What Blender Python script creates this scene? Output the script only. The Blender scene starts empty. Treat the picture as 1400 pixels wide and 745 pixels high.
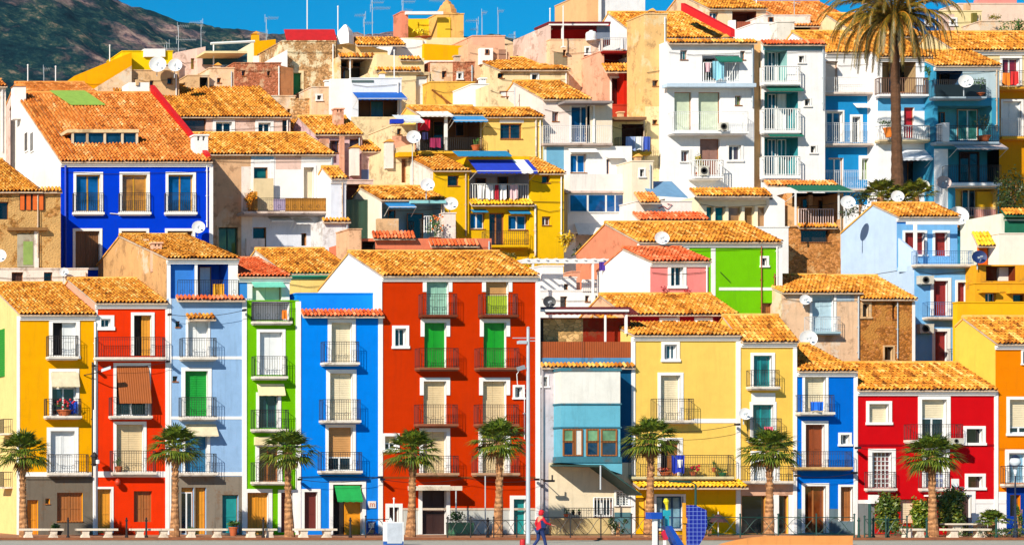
import bpy, math, random
from mathutils import Vector
R = math.radians
random.seed(7)
S = bpy.context.scene
COL = S.collection

# ---------------------------------------------------------------- camera, sky, sun, exposure
F, XV, YH, CX, CZ, D0 = 3000.0, -700.0, 668.0, -56.0, 2.5, 120.0   # focal length in photo pixels, vanishing point, eye
cam = bpy.data.cameras.new('camera')
cam.sensor_width = 36.0
cam.lens = 36.0 * F / 1400.0
cam.shift_x = (700.0 - XV) / 1400.0
cam.shift_y = (YH - 372.5) / 1400.0
cam.clip_start = 1.0
cam.clip_end = 30000.0
camo = bpy.data.objects.new('camera', cam)
COL.objects.link(camo)
camo.location = (CX, -D0, CZ)
camo.rotation_euler = (R(90), 0, 0)
S.camera = camo

SUN_EL, SUN_AZ = 31.0, 230.5
world = bpy.data.worlds.new('World')
S.world = world
world.use_nodes = True
nt = world.node_tree
nt.nodes.clear()
sky = nt.nodes.new('ShaderNodeTexSky')
sky.sky_type = 'NISHITA'
sky.sun_disc = False
sky.sun_elevation = R(SUN_EL)
sky.sun_rotation = R(SUN_AZ)
sky.altitude = 600
sky.air_density = 1.0
sky.dust_density = 0.0
sky.ozone_density = 4.0
hs = nt.nodes.new('ShaderNodeHueSaturation')
hs.inputs['Saturation'].default_value = 2.6
hs.inputs['Hue'].default_value = 0.492
hs.inputs['Value'].default_value = 1.02
bg = nt.nodes.new('ShaderNodeBackground')
bg.inputs['Strength'].default_value = 0.078
wo = nt.nodes.new('ShaderNodeOutputWorld')
nt.links.new(sky.outputs[0], hs.inputs['Color'])
nt.links.new(hs.outputs[0], bg.inputs['Color'])
nt.links.new(bg.outputs[0], wo.inputs['Surface'])

sun = bpy.data.lights.new('sun', 'SUN')
sun.energy = 5.0
sun.angle = R(0.5)
sun.color = (1.0, 0.915, 0.76)
suno = bpy.data.objects.new('sun', sun)
COL.objects.link(suno)
sd = Vector((math.sin(R(SUN_AZ)) * math.cos(R(SUN_EL)), math.cos(R(SUN_AZ)) * math.cos(R(SUN_EL)), math.sin(R(SUN_EL))))
suno.rotation_euler = sd.to_track_quat('Z', 'Y').to_euler()
suno.location = (-60, -80, 90)

S.view_settings.view_transform = 'Standard'
S.view_settings.look = 'None'
S.view_settings.exposure = 0.42
S.view_settings.gamma = 1.0
S.view_settings.use_curve_mapping = False
S.cycles.max_bounces = 6
S.cycles.diffuse_bounces = 3

# ---------------------------------------------------------------- pixel <-> place
def wx(px, D): return CX + (px - XV) * D / F
def wz(py, D): return CZ + (YH - py) * D / F
def lin(c):
    c = c / 255.0
    return c / 12.92 if c <= 0.04045 else ((c + 0.055) / 1.055) ** 2.4
def rgb(r, g, b, k=1.0): return (lin(r) * k, lin(g) * k, lin(b) * k, 1.0)

# ---------------------------------------------------------------- materials
_M = {}
def newmat(name):
    m = bpy.data.materials.new(name)
    m.use_nodes = True
    n = m.node_tree
    b = n.nodes['Principled BSDF']
    return m, n, b
def N(n, t, **kw):
    x = n.nodes.new(t)
    for k, v in kw.items():
        if k in x.inputs: x.inputs[k].default_value = v
        else: setattr(x, k, v)
    return x
def mixc(n, fac, a, b, mode='MIX'):
    x = n.nodes.new('ShaderNodeMix'); x.data_type = 'RGBA'; x.blend_type = mode
    if isinstance(fac, float): x.inputs[0].default_value = fac
    else: n.links.new(fac, x.inputs[0])
    for i, v in ((6, a), (7, b)):
        if isinstance(v, tuple): x.inputs[i].default_value = v
        else: n.links.new(v, x.inputs[i])
    return x.outputs[2]
def ramp(n, src, stops, interp='LINEAR'):
    x = n.nodes.new('ShaderNodeValToRGB'); x.color_ramp.interpolation = interp
    e = x.color_ramp.elements
    while len(e) < len(stops): e.new(0.5)
    for i, (p, c) in enumerate(stops):
        e[i].position = p
        e[i].color = c if isinstance(c, tuple) else (c, c, c, 1)
    n.links.new(src, x.inputs[0])
    return x.outputs[0]
def bump(n, b, h, s=0.3, d=0.02):
    x = N(n, 'ShaderNodeBump', Strength=s, Distance=d)
    n.links.new(h, x.inputs['Height'])
    n.links.new(x.outputs[0], b.inputs['Normal'])
def coords(n, scale=(1, 1, 1), out='Object'):
    t = n.nodes.new('ShaderNodeTexCoord')
    m = N(n, 'ShaderNodeMapping'); m.inputs['Scale'].default_value = scale
    n.links.new(t.outputs[out], m.inputs[0])
    return m.outputs[0]
def noise(n, vec, scale, detail=3.0, rough=0.55):
    x = N(n, 'ShaderNodeTexNoise', Scale=scale, Detail=detail, Roughness=rough)
    n.links.new(vec, x.inputs['Vector'])
    return x.outputs['Fac']
def shade(c, k): return (c[0] * k, c[1] * k, c[2] * k, 1.0)

def plaster(r, g, b, dirt=0.25, patch=None, pamt=0.62, k=0.86):
    """painted render: cloudy tone, rain streaks, grain; patch = colour of worn patches"""
    key = ('pl', r, g, b, dirt, patch, pamt)
    if key in _M: return _M[key]
    m, n, s = newmat('painted_plaster')
    c = rgb(r, g, b, k)
    v = coords(n)
    grey = sum(c[:3]) / 3
    dk = tuple(min(1.0, 0.5 * c[i] + 0.05 * grey) for i in range(3)) + (1,)
    lt = tuple(min(0.92, 1.12 * c[i] + 0.002) for i in range(3)) + (1,)
    col = mixc(n, ramp(n, noise(n, v, 0.55, 5, 0.65), [(0.35, 0.0), (0.75, 1.0)]), c, mixc(n, 0.5, c, lt))
    col = mixc(n, ramp(n, noise(n, v, 1.4, 6, 0.7), [(0.42, 0.0), (0.7, 0.55 * min(1.0, 0.5 + dirt * 2))]), col, shade(c, 0.8))
    streak = ramp(n, noise(n, coords(n, (2.2, 2.2, 0.22)), 1.6, 5, 0.7), [(0.52, 0.0), (0.8, min(1.0, dirt * 2.2))])
    col = mixc(n, streak, col, dk)
    spots = ramp(n, noise(n, v, 2.3, 6, 0.75), [(0.6, 0.0), (0.72, min(1.0, dirt * 1.8))])
    col = mixc(n, spots, col, mixc(n, 0.45, dk, c))
    if dirt >= 0.28:                                 # old render: brown grime and bare spots
        gm = ramp(n, noise(n, v, 1.0, 9, 0.74), [(0.53, 0.0), (0.6, 0.62)])
        col = mixc(n, gm, col, mixc(n, 0.55, dk, rgb(132, 92, 60)))
    if patch:
        pm = ramp(n, noise(n, v, 0.42, 6, 0.68), [(pamt - 0.03, 0.0), (pamt + 0.02, 1.0)])
        pc = mixc(n, noise(n, v, 9.0, 4, 0.7), shade(rgb(*patch, k), 0.7), rgb(*patch, k))
        col = mixc(n, pm, col, pc)
    n.links.new(col, s.inputs['Base Color'])
    s.inputs['Roughness'].default_value = 0.95
    s.inputs['Specular IOR Level'].default_value = 0.04
    h = n.nodes.new('ShaderNodeMath'); h.operation = 'ADD'
    n.links.new(noise(n, v, 30.0, 3, 0.6), h.inputs[0]); n.links.new(noise(n, v, 3.0, 3, 0.6), h.inputs[1])
    bump(n, s, h.outputs[0], 0.35, 0.03)
    _M[key] = m
    return m

def stone(r, g, b, plas=None, amt=0.5, scale=6.5):
    """rubble masonry, optionally showing through old plaster of colour plas"""
    key = ('st', r, g, b, plas, amt, scale)
    if key in _M: return _M[key]
    m, n, s = newmat('rubble_stone')
    c = rgb(r, g, b, 0.86)
    v0 = coords(n, (1, 1, 1.5))
    w = N(n, 'ShaderNodeTexNoise', Scale=4.0); n.links.new(v0, w.inputs['Vector'])
    v = mixc(n, 0.12, v0, w.outputs['Color'])
    vo = N(n, 'ShaderNodeTexVoronoi', Scale=scale); n.links.new(v, vo.inputs['Vector'])
    ve = N(n, 'ShaderNodeTexVoronoi', Scale=scale, feature='DISTANCE_TO_EDGE'); n.links.new(v, ve.inputs['Vector'])
    bwn = n.nodes.new('ShaderNodeRGBToBW'); n.links.new(vo.outputs['Color'], bwn.inputs[0])
    col = ramp(n, bwn.outputs[0], [(0.2, shade(c, 0.55)), (0.5, c), (0.85, tuple(min(1, x * 1.25 + 0.05) for x in c[:3]) + (1,))])
    joint = ramp(n, ve.outputs['Distance'], [(0.0, 1.0), (0.07, 0.0)])
    col = mixc(n, joint, col, shade(c, 0.42))
    if plas:
        mask = ramp(n, noise(n, coords(n), 0.75, 7, 0.68), [(amt - 0.02, 0.0), (amt + 0.03, 1.0)])
        pc = rgb(*plas, 0.86)
        pcol = mixc(n, ramp(n, noise(n, coords(n), 2.0, 6, 0.7), [(0.4, 0.0), (0.75, 0.7)]), pc, shade(pc, 0.6))
        col = mixc(n, mask, col, pcol)
    n.links.new(col, s.inputs['Base Color'])
    s.inputs['Roughness'].default_value = 0.92
    bump(n, s, ve.outputs['Distance'], 0.6, 0.08)
    _M[key] = m
    return m

def plain(name, r, g, b, rough=0.6, var=0.12, metal=0.0, k=0.86, scale=3.0):
    key = ('p', name, r, g, b, rough)
    if key in _M: return _M[key]
    m, n, s = newmat(name)
    c = rgb(r, g, b, k)
    f = ramp(n, noise(n, coords(n), scale, 5, 0.65), [(0.3, 0.0), (0.75, 1.0)])
    n.links.new(mixc(n, f, c, shade(c, 1 - 2.2 * var)), s.inputs['Base Color'])
    s.inputs['Roughness'].default_value = rough
    s.inputs['Metallic'].default_value = metal
    _M[key] = m
    return m

def slats(name, r, g, b, freq=14.0, axis='Z', rough=0.55):
    """painted boards / louvres / roller slats"""
    key = ('sl', name, r, g, b, freq, axis)
    if key in _M: return _M[key]
    m, n, s = newmat(name)
    c = rgb(r, g, b, 0.86)
    v = coords(n)
    per = 0.125 if freq >= 50 else (0.1 if freq >= 40 else (0.16 if freq >= 20 else 0.35))
    wv = N(n, 'ShaderNodeTexWave', Scale=0.314 / per, Distortion=0.3, bands_direction=axis)
    n.links.new(v, wv.inputs['Vector'])
    nz = ramp(n, noise(n, v, 2.5, 5, 0.7), [(0.35, 0.0), (0.8, 0.55)])
    col = mixc(n, nz, c, shade(c, 0.62))
    col = mixc(n, ramp(n, wv.outputs['Fac'], [(0.0, 0.32 if freq >= 50 or freq < 40 else 0.16), (0.45, 0.0)]), col, shade(c, 0.35))
    n.links.new(col, s.inputs['Base Color'])
    s.inputs['Roughness'].default_value = rough
    bump(n, s, wv.outputs['Fac'], 0.5, 0.02)
    _M[key] = m
    return m

def glassm(r=20, g=45, b=60):
    key = ('gl', r, g, b)
    if key in _M: return _M[key]
    m, n, s = newmat('window_glass')
    c = rgb(r, g, b)
    f = ramp(n, noise(n, coords(n), 0.9, 3, 0.6), [(0.4, 0.0), (0.65, 1.0)])
    n.links.new(mixc(n, f, c, shade(c, 0.35)), s.inputs['Base Color'])
    s.inputs['Roughness'].default_value = 0.06
    s.inputs['Specular IOR Level'].default_value = 0.7
    _M[key] = m
    return m

def tilemat(kind='ochre'):
    key = ('tile', kind)
    if key in _M: return _M[key]
    m, n, s = newmat('barrel_tiles_' + kind)
    u = n.nodes.new('ShaderNodeUVMap'); u.uv_map = 'tile'
    wn = N(n, 'ShaderNodeTexWhiteNoise', noise_dimensions='2D'); n.links.new(u.outputs[0], wn.inputs['Vector'])
    P = {'ochre': [(0.0, rgb(84, 46, 20)), (0.16, rgb(150, 84, 28)), (0.34, rgb(206, 126, 42)), (0.64, rgb(230, 158, 60)), (1.0, rgb(250, 206, 128))],
         'orange': [(0.0, rgb(116, 60, 26)), (0.12, rgb(176, 92, 36)), (0.5, rgb(220, 130, 56)), (0.8, rgb(234, 158, 86)), (1.0, rgb(250, 204, 146))],
         'red': [(0.0, rgb(140, 46, 22)), (0.2, rgb(212, 84, 40)), (0.6, rgb(230, 110, 64)), (1.0, rgb(246, 170, 126))],
         'yellow': [(0.0, rgb(190, 130, 20)), (0.3, rgb(235, 175, 30)), (1.0, rgb(250, 205, 80))]}[kind]
    v = coords(n)
    sp = n.nodes.new('ShaderNodeSeparateXYZ'); n.links.new(u.outputs[0], sp.inputs[0])
    wc = N(n, 'ShaderNodeTexWhiteNoise', noise_dimensions='1D'); n.links.new(sp.outputs[0], wc.inputs['W'])
    big = noise(n, v, 0.9, 4, 0.6)
    a1 = n.nodes.new('ShaderNodeMath'); a1.operation = 'MULTIPLY_ADD'; a1.inputs[1].default_value = 0.62
    n.links.new(wn.outputs['Value'], a1.inputs[0])
    a2 = n.nodes.new('ShaderNodeMath'); a2.operation = 'MULTIPLY_ADD'; a2.inputs[1].default_value = 0.34
    n.links.new(wc.outputs['Value'], a2.inputs[0])
    a3 = n.nodes.new('ShaderNodeMath'); a3.operation = 'MULTIPLY_ADD'; a3.inputs[1].default_value = 0.75; a3.inputs[2].default_value = -0.36
    n.links.new(big, a3.inputs[0]); n.links.new(a3.outputs[0], a2.inputs[2]); n.links.new(a2.outputs[0], a1.inputs[2])
    col = ramp(n, a1.outputs[0], P)
    lich = ramp(n, noise(n, v, 1.1, 7, 0.72), [(0.5, 0.0), (0.68, 0.55)])
    col = mixc(n, lich, col, rgb(104, 60, 26))
    pale = ramp(n, noise(n, v, 7.0, 6, 0.8), [(0.6, 0.0), (0.72, 0.32)])
    col = mixc(n, pale, col, rgb(240, 205, 140))
    n.links.new(col, s.inputs['Base Color'])
    s.inputs['Roughness'].default_value = 0.85
    s.inputs['Specular IOR Level'].default_value = 0.08
    _M[key] = m
    return m

WHITE = plaster(250, 246, 244, 0.10)
TRIM = plaster(250, 247, 246, 0.08)
CREAM = slats('cream_blind', 240, 224, 190, 40)
CREAM2 = slats('beige_blind', 232, 205, 160, 40)
TANB = slats('tan_blind', 205, 150, 90, 40)
GREENS = slats('green_shutter', 10, 160, 50, 60)
DGREEN = slats('dark_green_shutter', 10, 90, 60, 60)
WOOD = slats('brown_wood', 168, 102, 46, 30, 'X')
DWOOD = slats('dark_brown_wood', 80, 44, 32, 30, 'X')
OWOOD = slats('orange_wood', 226, 150, 30, 30, 'X')
REDWOOD = slats('red_brown_shutter', 150, 48, 34, 60)
TEALD = plain('teal_paint', 20, 150, 150)
TEALG = glassm(24, 110, 120)
BLUED = plain('blue_door_paint', 30, 120, 170)
WDOOR = plain('white_door_paint', 236, 238, 240, 0.5, 0.05)
IRON = plain('black_iron', 34, 30, 32, 0.5)
WIRON = plain('white_painted_iron', 240, 240, 240, 0.5, 0.03)
GIRON = plain('green_painted_iron', 24, 74, 66, 0.5)
RIRON = plain('rust_red_iron', 96, 34, 26, 0.6)
STEEL = plain('galvanised_steel', 190, 200, 210, 0.45, 0.06)
GLASS = glassm()
BGLASS = glassm(16, 84, 150)
DARK = plain('unlit_depth_and_pot', 40, 32, 30, 0.9)  # dark colour standing in for unlit depth behind openings; pots use it too
CONC = plaster(150, 142, 132, 0.5)
SLAB = plaster(236, 226, 214, 0.35)
TILE, TILEO, TILER, TILEY = tilemat('ochre'), tilemat('orange'), tilemat('red'), tilemat('yellow')
SOFFIT = plaster(215, 190, 165, 0.3)

# ---------------------------------------------------------------- mesh building
class MB:
    def __init__(s): s.v = []; s.f = []; s.mi = []; s.uv = []; s.k = 0; s.t = (0.0, 0.0)
    def poly(s, *p):
        i = len(s.v); s.v += [tuple(q) for q in p]; s.f.append(tuple(range(i, i + len(p)))); s.mi.append(s.k); s.uv.append(s.t)
    def box(s, x0, x1, y0, y1, z0, z1):
        i = len(s.v)
        s.v += [(x0, y0, z0), (x1, y0, z0), (x1, y1, z0), (x0, y1, z0), (x0, y0, z1), (x1, y0, z1), (x1, y1, z1), (x0, y1, z1)]
        for f in ((0, 1, 5, 4), (1, 2, 6, 5), (2, 3, 7, 6), (3, 0, 4, 7), (4, 5, 6, 7), (3, 2, 1, 0)):
            s.f.append(tuple(i + j for j in f)); s.mi.append(s.k); s.uv.append(s.t)
    def obox(s, c, ax, ay, az):
        """box from centre and three half-axis vectors"""
        c, ax, ay, az = Vector(c), Vector(ax), Vector(ay), Vector(az)
        i = len(s.v)
        for dz in (-1, 1):
            for dx, dy in ((-1, -1), (1, -1), (1, 1), (-1, 1)):
                s.v.append(tuple(c + ax * dx + ay * dy + az * dz))
        for f in ((0, 1, 5, 4), (1, 2, 6, 5), (2, 3, 7, 6), (3, 0, 4, 7), (4, 5, 6, 7), (3, 2, 1, 0)):
            s.f.append(tuple(i + j for j in f)); s.mi.append(s.k); s.uv.append(s.t)
    def tube(s, pts, r, n=5, cap=True):
        pts = [Vector(p) for p in pts]
        rr = r if isinstance(r, (list, tuple)) else [r] * len(pts)
        base = len(s.v)
        for j, p in enumerate(pts):
            d = (pts[min(j + 1, len(pts) - 1)] - pts[max(j - 1, 0)]).normalized()
            a = Vector((0, 0, 1)) if abs(d.z) < 0.9 else Vector((1, 0, 0))
            u = d.cross(a).normalized(); w = d.cross(u)
            for q in range(n):
                t = 2 * math.pi * q / n
                s.v.append(tuple(p + (u * math.cos(t) + w * math.sin(t)) * rr[j]))
        for j in range(len(pts) - 1):
            for q in range(n):
                a, b = base + j * n + q, base + j * n + (q + 1) % n
                s.f.append((a, b, b + n, a + n)); s.mi.append(s.k); s.uv.append(s.t)
        if cap:
            s.f.append(tuple(base + q for q in range(n))); s.mi.append(s.k); s.uv.append(s.t)
            e = base + (len(pts) - 1) * n
            s.f.append(tuple(e + n - 1 - q for q in range(n))); s.mi.append(s.k); s.uv.append(s.t)
    def lathe(s, c, prof, n=16, ax=(0, 0, 1)):
        """prof: (radius, height along ax)"""
        c, ax = Vector(c), Vector(ax).normalized()
        a = Vector((1, 0, 0)) if abs(ax.x) < 0.9 else Vector((0, 1, 0))
        u = ax.cross(a).normalized(); w = ax.cross(u)
        b = len(s.v)
        for r, h in prof:
            for q in range(n):
                t = 2 * math.pi * q / n
                s.v.append(tuple(c + ax * h + (u * math.cos(t) + w * math.sin(t)) * r))
        for j in range(len(prof) - 1):
            for q in range(n):
                i0, i1 = b + j * n + q, b + j * n + (q + 1) % n
                s.f.append((i0, i1, i1 + n, i0 + n)); s.mi.append(s.k); s.uv.append(s.t)
        for j in (0, len(prof) - 1):
            s.f.append(tuple(b + j * n + q for q in range(n))); s.mi.append(s.k); s.uv.append(s.t)
    def prism(s, pts, d):
        """closed polygon extruded along vector d"""
        d = Vector(d); n = len(pts); P = [Vector(p) for p in pts]
        s.poly(*P); s.poly(*[p + d for p in reversed(P)])
        for i in range(n):
            a, b = P[i], P[(i + 1) % n]
            s.poly(a, a + d, b + d, b)
    def build(s, name, mats, parent=None, org=(0, 0, 0), smooth=False):
        me = bpy.data.meshes.new(name)
        o3 = Vector(org)
        me.from_pydata([(x - o3[0], y - o3[1], z - o3[2]) for x, y, z in s.v], [], s.f)
        if not isinstance(mats, (list, tuple)): mats = [mats]
        for m in mats: me.materials.append(m)
        me.polygons.foreach_set('material_index', s.mi)
        if any(t != (0.0, 0.0) for t in s.uv):
            uv = me.uv_layers.new(name='tile')
            k = 0
            for f, t in zip(s.f, s.uv):
                for _ in f:
                    uv.data[k].uv = t; k += 1
        if smooth: me.polygons.foreach_set('use_smooth', [True] * len(me.polygons))
        me.update()
        ob = bpy.data.objects.new(name, me)
        COL.objects.link(ob)
        if parent is not None: ob.parent = parent
        else: ob.location = o3
        return ob

def tag(o, label=None, cat=None, group=None, kind=None):
    if label: o['label'] = label
    if cat: o['category'] = cat
    if group: o['group'] = group
    if kind: o['kind'] = kind
    return o
def empty(name, loc, label=None, cat=None, group=None):
    o = bpy.data.objects.new(name, None)
    o.location = loc; o.empty_display_size = 0.3
    COL.objects.link(o)
    return tag(o, label, cat, group)
def copy_tree(o, parent=None):
    c = o.copy(); COL.objects.link(c)
    c.parent = parent
    for ch in list(o.children): copy_tree(ch, c)
    return c

_seed = [0]
def tiles(mb, P0, P1, up, pitch=0.215, rowlen=0.33, nrmz=None):
    """courses of barrel tiles: P0-P1 the eave, up the vector from eave to ridge"""
    P0, P1, up = Vector(P0), Vector(P1), Vector(up)
    L, H = (P1 - P0).length, up.length
    U, V = (P1 - P0) / L, up / H
    W = U.cross(V).normalized()
    if W.z < 0: W = -W
    nc, nr = max(1, round(L / pitch)), max(1, round(H / rowlen))
    pu, pv = L / nc, H / nr
    _seed[0] += 37
    rnd = random.Random(_seed[0])
    prof = ((0.0, 0.0), (0.08, 0.055), (0.24, 0.10), (0.42, 0.118), (0.60, 0.10), (0.74, 0.055), (0.82, 0.0), (1.0, -0.01))
    for c in range(nc):
        sag = rnd.uniform(-0.012, 0.012)
        for r in range(nr):
            mb.t = (_seed[0] + c + 0.5, r + 0.5 + 0.01)
            j = rnd.uniform(-0.05, 0.05) * pu
            tw = rnd.uniform(-0.04, 0.04) * pu
            lo = rnd.uniform(0.02, 0.05) + sag
            hi = rnd.uniform(-0.01, 0.008) + sag
            v0, v1 = r * pv - (rnd.uniform(0.0, 0.05)), (r + 1) * pv + 0.03
            a = [P0 + U * (c * pu + p[0] * pu + j) + V * v0 + W * (p[1] + lo) for p in prof]
            b = [P0 + U * (c * pu + (p[0] * 0.94 + 0.03) * pu + j + tw) + V * v1 + W * (p[1] * 0.92 + hi) for p in prof]
            i = len(mb.v)
            mb.v += [tuple(q) for q in a] + [tuple(q) for q in b]
            m = len(prof)
            for q in range(m - 1):
                mb.f.append((i + q, i + q + 1, i + m + q + 1, i + m + q)); mb.mi.append(mb.k); mb.uv.append(mb.t)
    mb.t = (0.0, 0.0)
# ---------------------------------------------------------------- terrain heights
TERR = [(-60, -0.15), (-8.0, -0.15), (-7.99, 0.0), (7, 0.0), (14, 5.5), (24, 11), (34, 17), (50, 24), (75, 27), (140, 22), (300, 12)]
def terr(y):
    for (a, za), (b, zb) in zip(TERR, TERR[1:]):
        if y <= b: return za + (zb - za) * max(0.0, (y - a)) / (b - a)
    return TERR[-1][1]

def railing(mb, X0, X1, Yf, Yb, Z0, Z1, style='bars', left=True, right=True):
    r, gap = (0.0105, 0.13) if style in ('bars', 'belly') else (0.024, 0.16)
    def run(ax, ay, bx, by):
        L = math.hypot(bx - ax, by - ay)
        n = max(1, round(L / gap))
        for z in (Z0 + 0.07, Z1):
            rr = r * (1.5 if z == Z1 else 1.1)
            mb.tube([(ax, ay, z), (bx, by, z)], rr, 4)
        if style == 'bars' and L > 0.9:
            mb.tube([(ax, ay, Z1 - 0.12), (bx, by, Z1 - 0.12)], r * 0.9, 4)
            m = max(1, round(L / 0.5))
            for i in range(m):                      # wrought scrolls
                cx, cy = ax + (bx - ax) * (i + 0.5) / m, ay + (by - ay) * (i + 0.5) / m
                mb.tube([(cx + 0.1 * math.cos(t * 0.785) * (bx - ax) / L, cy + 0.1 * math.cos(t * 0.785) * (by - ay) / L, Z0 + 0.33 + 0.1 * math.sin(t * 0.785)) for t in range(9)], r * 0.75, 3, False)
        for i in range(n + 1):
            x, y = ax + (bx - ax) * i / n, ay + (by - ay) * i / n
            mb.tube([(x, y, Z0), (x, y, Z1)], r * (1.6 if i in (0, n) else 1), 4, False)
    run(X0, Yf, X1, Yf)
    if left and Yb - Yf > 0.1: run(X0, Yf, X0, Yb)
    if right and Yb - Yf > 0.1: run(X1, Yf, X1, Yb)

OLDC = plaster(226, 180, 140, 0.4)
class House:
    def __init__(s, name, label, D, x0, x1, yt, wall, ridge=None, depth=None, zb=None, side=None, cat='house', group=None,
                 tile=None, root=None, flat=0.25, cornice=True, yt2=None, ov=0.28, nrec=0.0, ridgecap=True):
        s.D, s.Y = D, D - D0; s.name = name
        s.X0, s.X1 = wx(x0, D), wx(x1, D)
        s.x0, s.x1, s.yt = x0, x1, yt
        s.wall, s.side = wall, side or wall
        s.mats = [wall]
        s.zb = terr(s.Y) - 0.4 if zb is None else zb
        s.ops, s.zones, s.trims, s.pipes = [], [], [], []
        s.ridge, s.tile, s.ov = ridge, tile or TILE, ov
        s.flat, s.yt2 = flat, yt2
        s.cornice = cornice
        if ridge:
            s.Yr, s.Zr = s.Y + ridge[1], wz(ridge[0], D + ridge[1])
            s.Ye, s.Ze = s.Y - ov, wz(yt, D - ov)
            s.sl = (s.Zr - s.Ze) / (s.Yr - s.Ye)
            s.Zt = s.Ze + s.sl * ov - 0.06
            s.depth = depth or max(2 * ridge[1], 5.0)
        else:
            s.Zt = wz(yt, D)
            s.depth = depth or 6.0
        s.root = root if root is not None else empty(name, ((s.X0 + s.X1) / 2, s.Y, s.zb), label, cat, group)
        s.org = tuple(s.root.location)
        s.roof = None
    def B(s, mb, name, mats, parent=None, **k):
        return mb.build(name, mats, parent or s.root, s.org, **k)
    def mi(s, m):
        if m not in s.mats: s.mats.append(m)
        return s.mats.index(m)
    def px(s, x, off=0.0): return wx(x, s.D + off)
    def pz(s, y, off=0.0): return wz(y, s.D + off)
    # ---- openings
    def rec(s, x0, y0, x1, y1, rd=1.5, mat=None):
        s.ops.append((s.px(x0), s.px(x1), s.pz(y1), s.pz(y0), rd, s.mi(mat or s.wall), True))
    def zone(s, x0, y0, x1, y1, mat):
        s.zones.append((s.px(x0), s.px(x1), s.pz(y1), s.pz(y0), s.mi(mat)))
    def w(s, x0, y0, x1, y1, kind='blind', mat=None, s_=4, off=0.0, rec=0.24, bottom=None, ear=None, smat=None, fmat=None, name=None, frac=0.55, mull=1, leaf=2):
        X0, X1, Z0, Z1 = s.px(x0, off), s.px(x1, off), s.pz(y1, off), s.pz(y0, off)
        Y = s.Y + off
        if off == 0: s.ops.append((X0, X1, Z0, Z1, rec + 0.05 if kind != 'void' else 0.5, s.mi(smat or TRIM) if s_ > 0 else 0, False))
        else: rec = -0.02
        door = (Z1 - Z0) > 1.55 * (X1 - X0) if bottom is None else not bottom
        nm = name or ('balcony_door' if door else 'window')
        m = MB()
        t = s_ * s.D / F
        if s_ > 0:
            m.box(X0 - t, X1 + t, Y - 0.045, Y + 0.05, Z1, Z1 + t)
            zl = Z0 if ear is None else s.pz(ear)
            zl = zl if door else Z0
            m.box(X0 - t, X0, Y - 0.042, Y + 0.05, zl, Z1)
            m.box(X1, X1 + t, Y - 0.042, Y + 0.05, zl, Z1)
            if not door: m.box(X0 - t - 0.03, X1 + t + 0.03, Y - 0.09, Y + 0.05, Z0 - t * 0.9, Z0)
        else:
            e = 0.035
            m.box(X0, X1, Y + rec - 0.06, Y + rec, Z1 - e, Z1)
            m.box(X0, X0 + e, Y + rec - 0.06, Y + rec, Z0, Z1 - e); m.box(X1 - e, X1, Y + rec - 0.06, Y + rec, Z0, Z1 - e)
            if not door: m.box(X0 - 0.03, X1 + 0.03, Y - 0.05, Y + 0.02, Z0 - 0.06, Z0)
        part = s.B(m, nm, (smat or TRIM) if s_ > 0 else (fmat or WOOD))
        g = 0.004
        def leaves(x0, x1, z0, z1, mt, n=2, nm2='shutter', y=Y + rec, panel=True):
            q = MB(); wd = (x1 - x0) / n
            for i in range(n):
                a, b = x0 + i * wd + 0.006, x0 + (i + 1) * wd - 0.006
                q.box(a, b, y, y + 0.035, z0, z1)
                if panel:
                    f = min(0.07, wd * 0.16)
                    for (u0, u1, v0, v1) in ((a, a + f, z0, z1), (b - f, b, z0, z1), (a + f, b - f, z0, z0 + f), (a + f, b - f, z1 - f, z1), (a + f, b - f, z0 + (z1 - z0) * 0.42, z0 + (z1 - z0) * 0.42 + f)):
                        q.box(u0, u1, y - 0.022, y - 0.001, v0, v1)
            s.B(q, nm2, mt, part)
        def glazed(x0, x1, z0, z1, fm, gm, y=Y + rec, mull=mull):
            q = MB(); f = min(0.07, (x1 - x0) * 0.09)
            q.box(x0, x1, y - 0.03, y + 0.03, z1 - f, z1); q.box(x0, x1, y - 0.03, y + 0.03, z0, z0 + f)
            q.box(x0, x0 + f, y - 0.03, y + 0.03, z0 + f, z1 - f); q.box(x1 - f, x1, y - 0.03, y + 0.03, z0 + f, z1 - f)
            for i in range(mull):
                c = x0 + (x1 - x0) * (i + 1) / (mull + 1)
                q.box(c - f * 0.6, c + f * 0.6, y - 0.033, y + 0.028, z0 + f, z1 - f)
            s.B(q, 'sash', fm, part)
            q = MB(); q.box(x0 + f * 0.5, x1 - f * 0.5, y - 0.004, y + 0.008, z0 + f * 0.5, z1 - f * 0.5)
            s.B(q, 'pane', gm, part)
        if kind == 'blind': leaves(X0 + g, X1 - g, Z0, Z1 - g, mat or CREAM, leaf, 'blind', panel=False)
        elif kind == 'shut': leaves(X0 + g, X1 - g, Z0, Z1 - g, mat or GREENS, leaf)
        elif kind == 'glass': glazed(X0 + g, X1 - g, Z0, Z1 - g, fmat or WDOOR, mat or GLASS)
        elif kind == 'half':
            zm = Z1 - (Z1 - Z0) * frac
            leaves(X0 + g, X1 - g, zm, Z1 - g, mat or CREAM, 1, 'blind', panel=False)
            glazed(X0 + g, X1 - g, Z0, zm - g, fmat or WDOOR, GLASS, mull=1)
        elif kind == 'open':                          # one leaf shut, the other gap backed by a panel coloured dark for unlit depth
            xm = X0 + (X1 - X0) * frac
            leaves(xm, X1 - g, Z0, Z1 - g, mat or WDOOR, 1, 'leaf')
            q = MB(); q.box(X0, xm, Y + rec + 0.12, Y + rec + 0.14, Z0, Z1); s.B(q, 'unlit_room_panel', DARK, part)
        elif kind == 'dark':  # dark pane, also standing in for unlit depth in openings without glass
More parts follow.
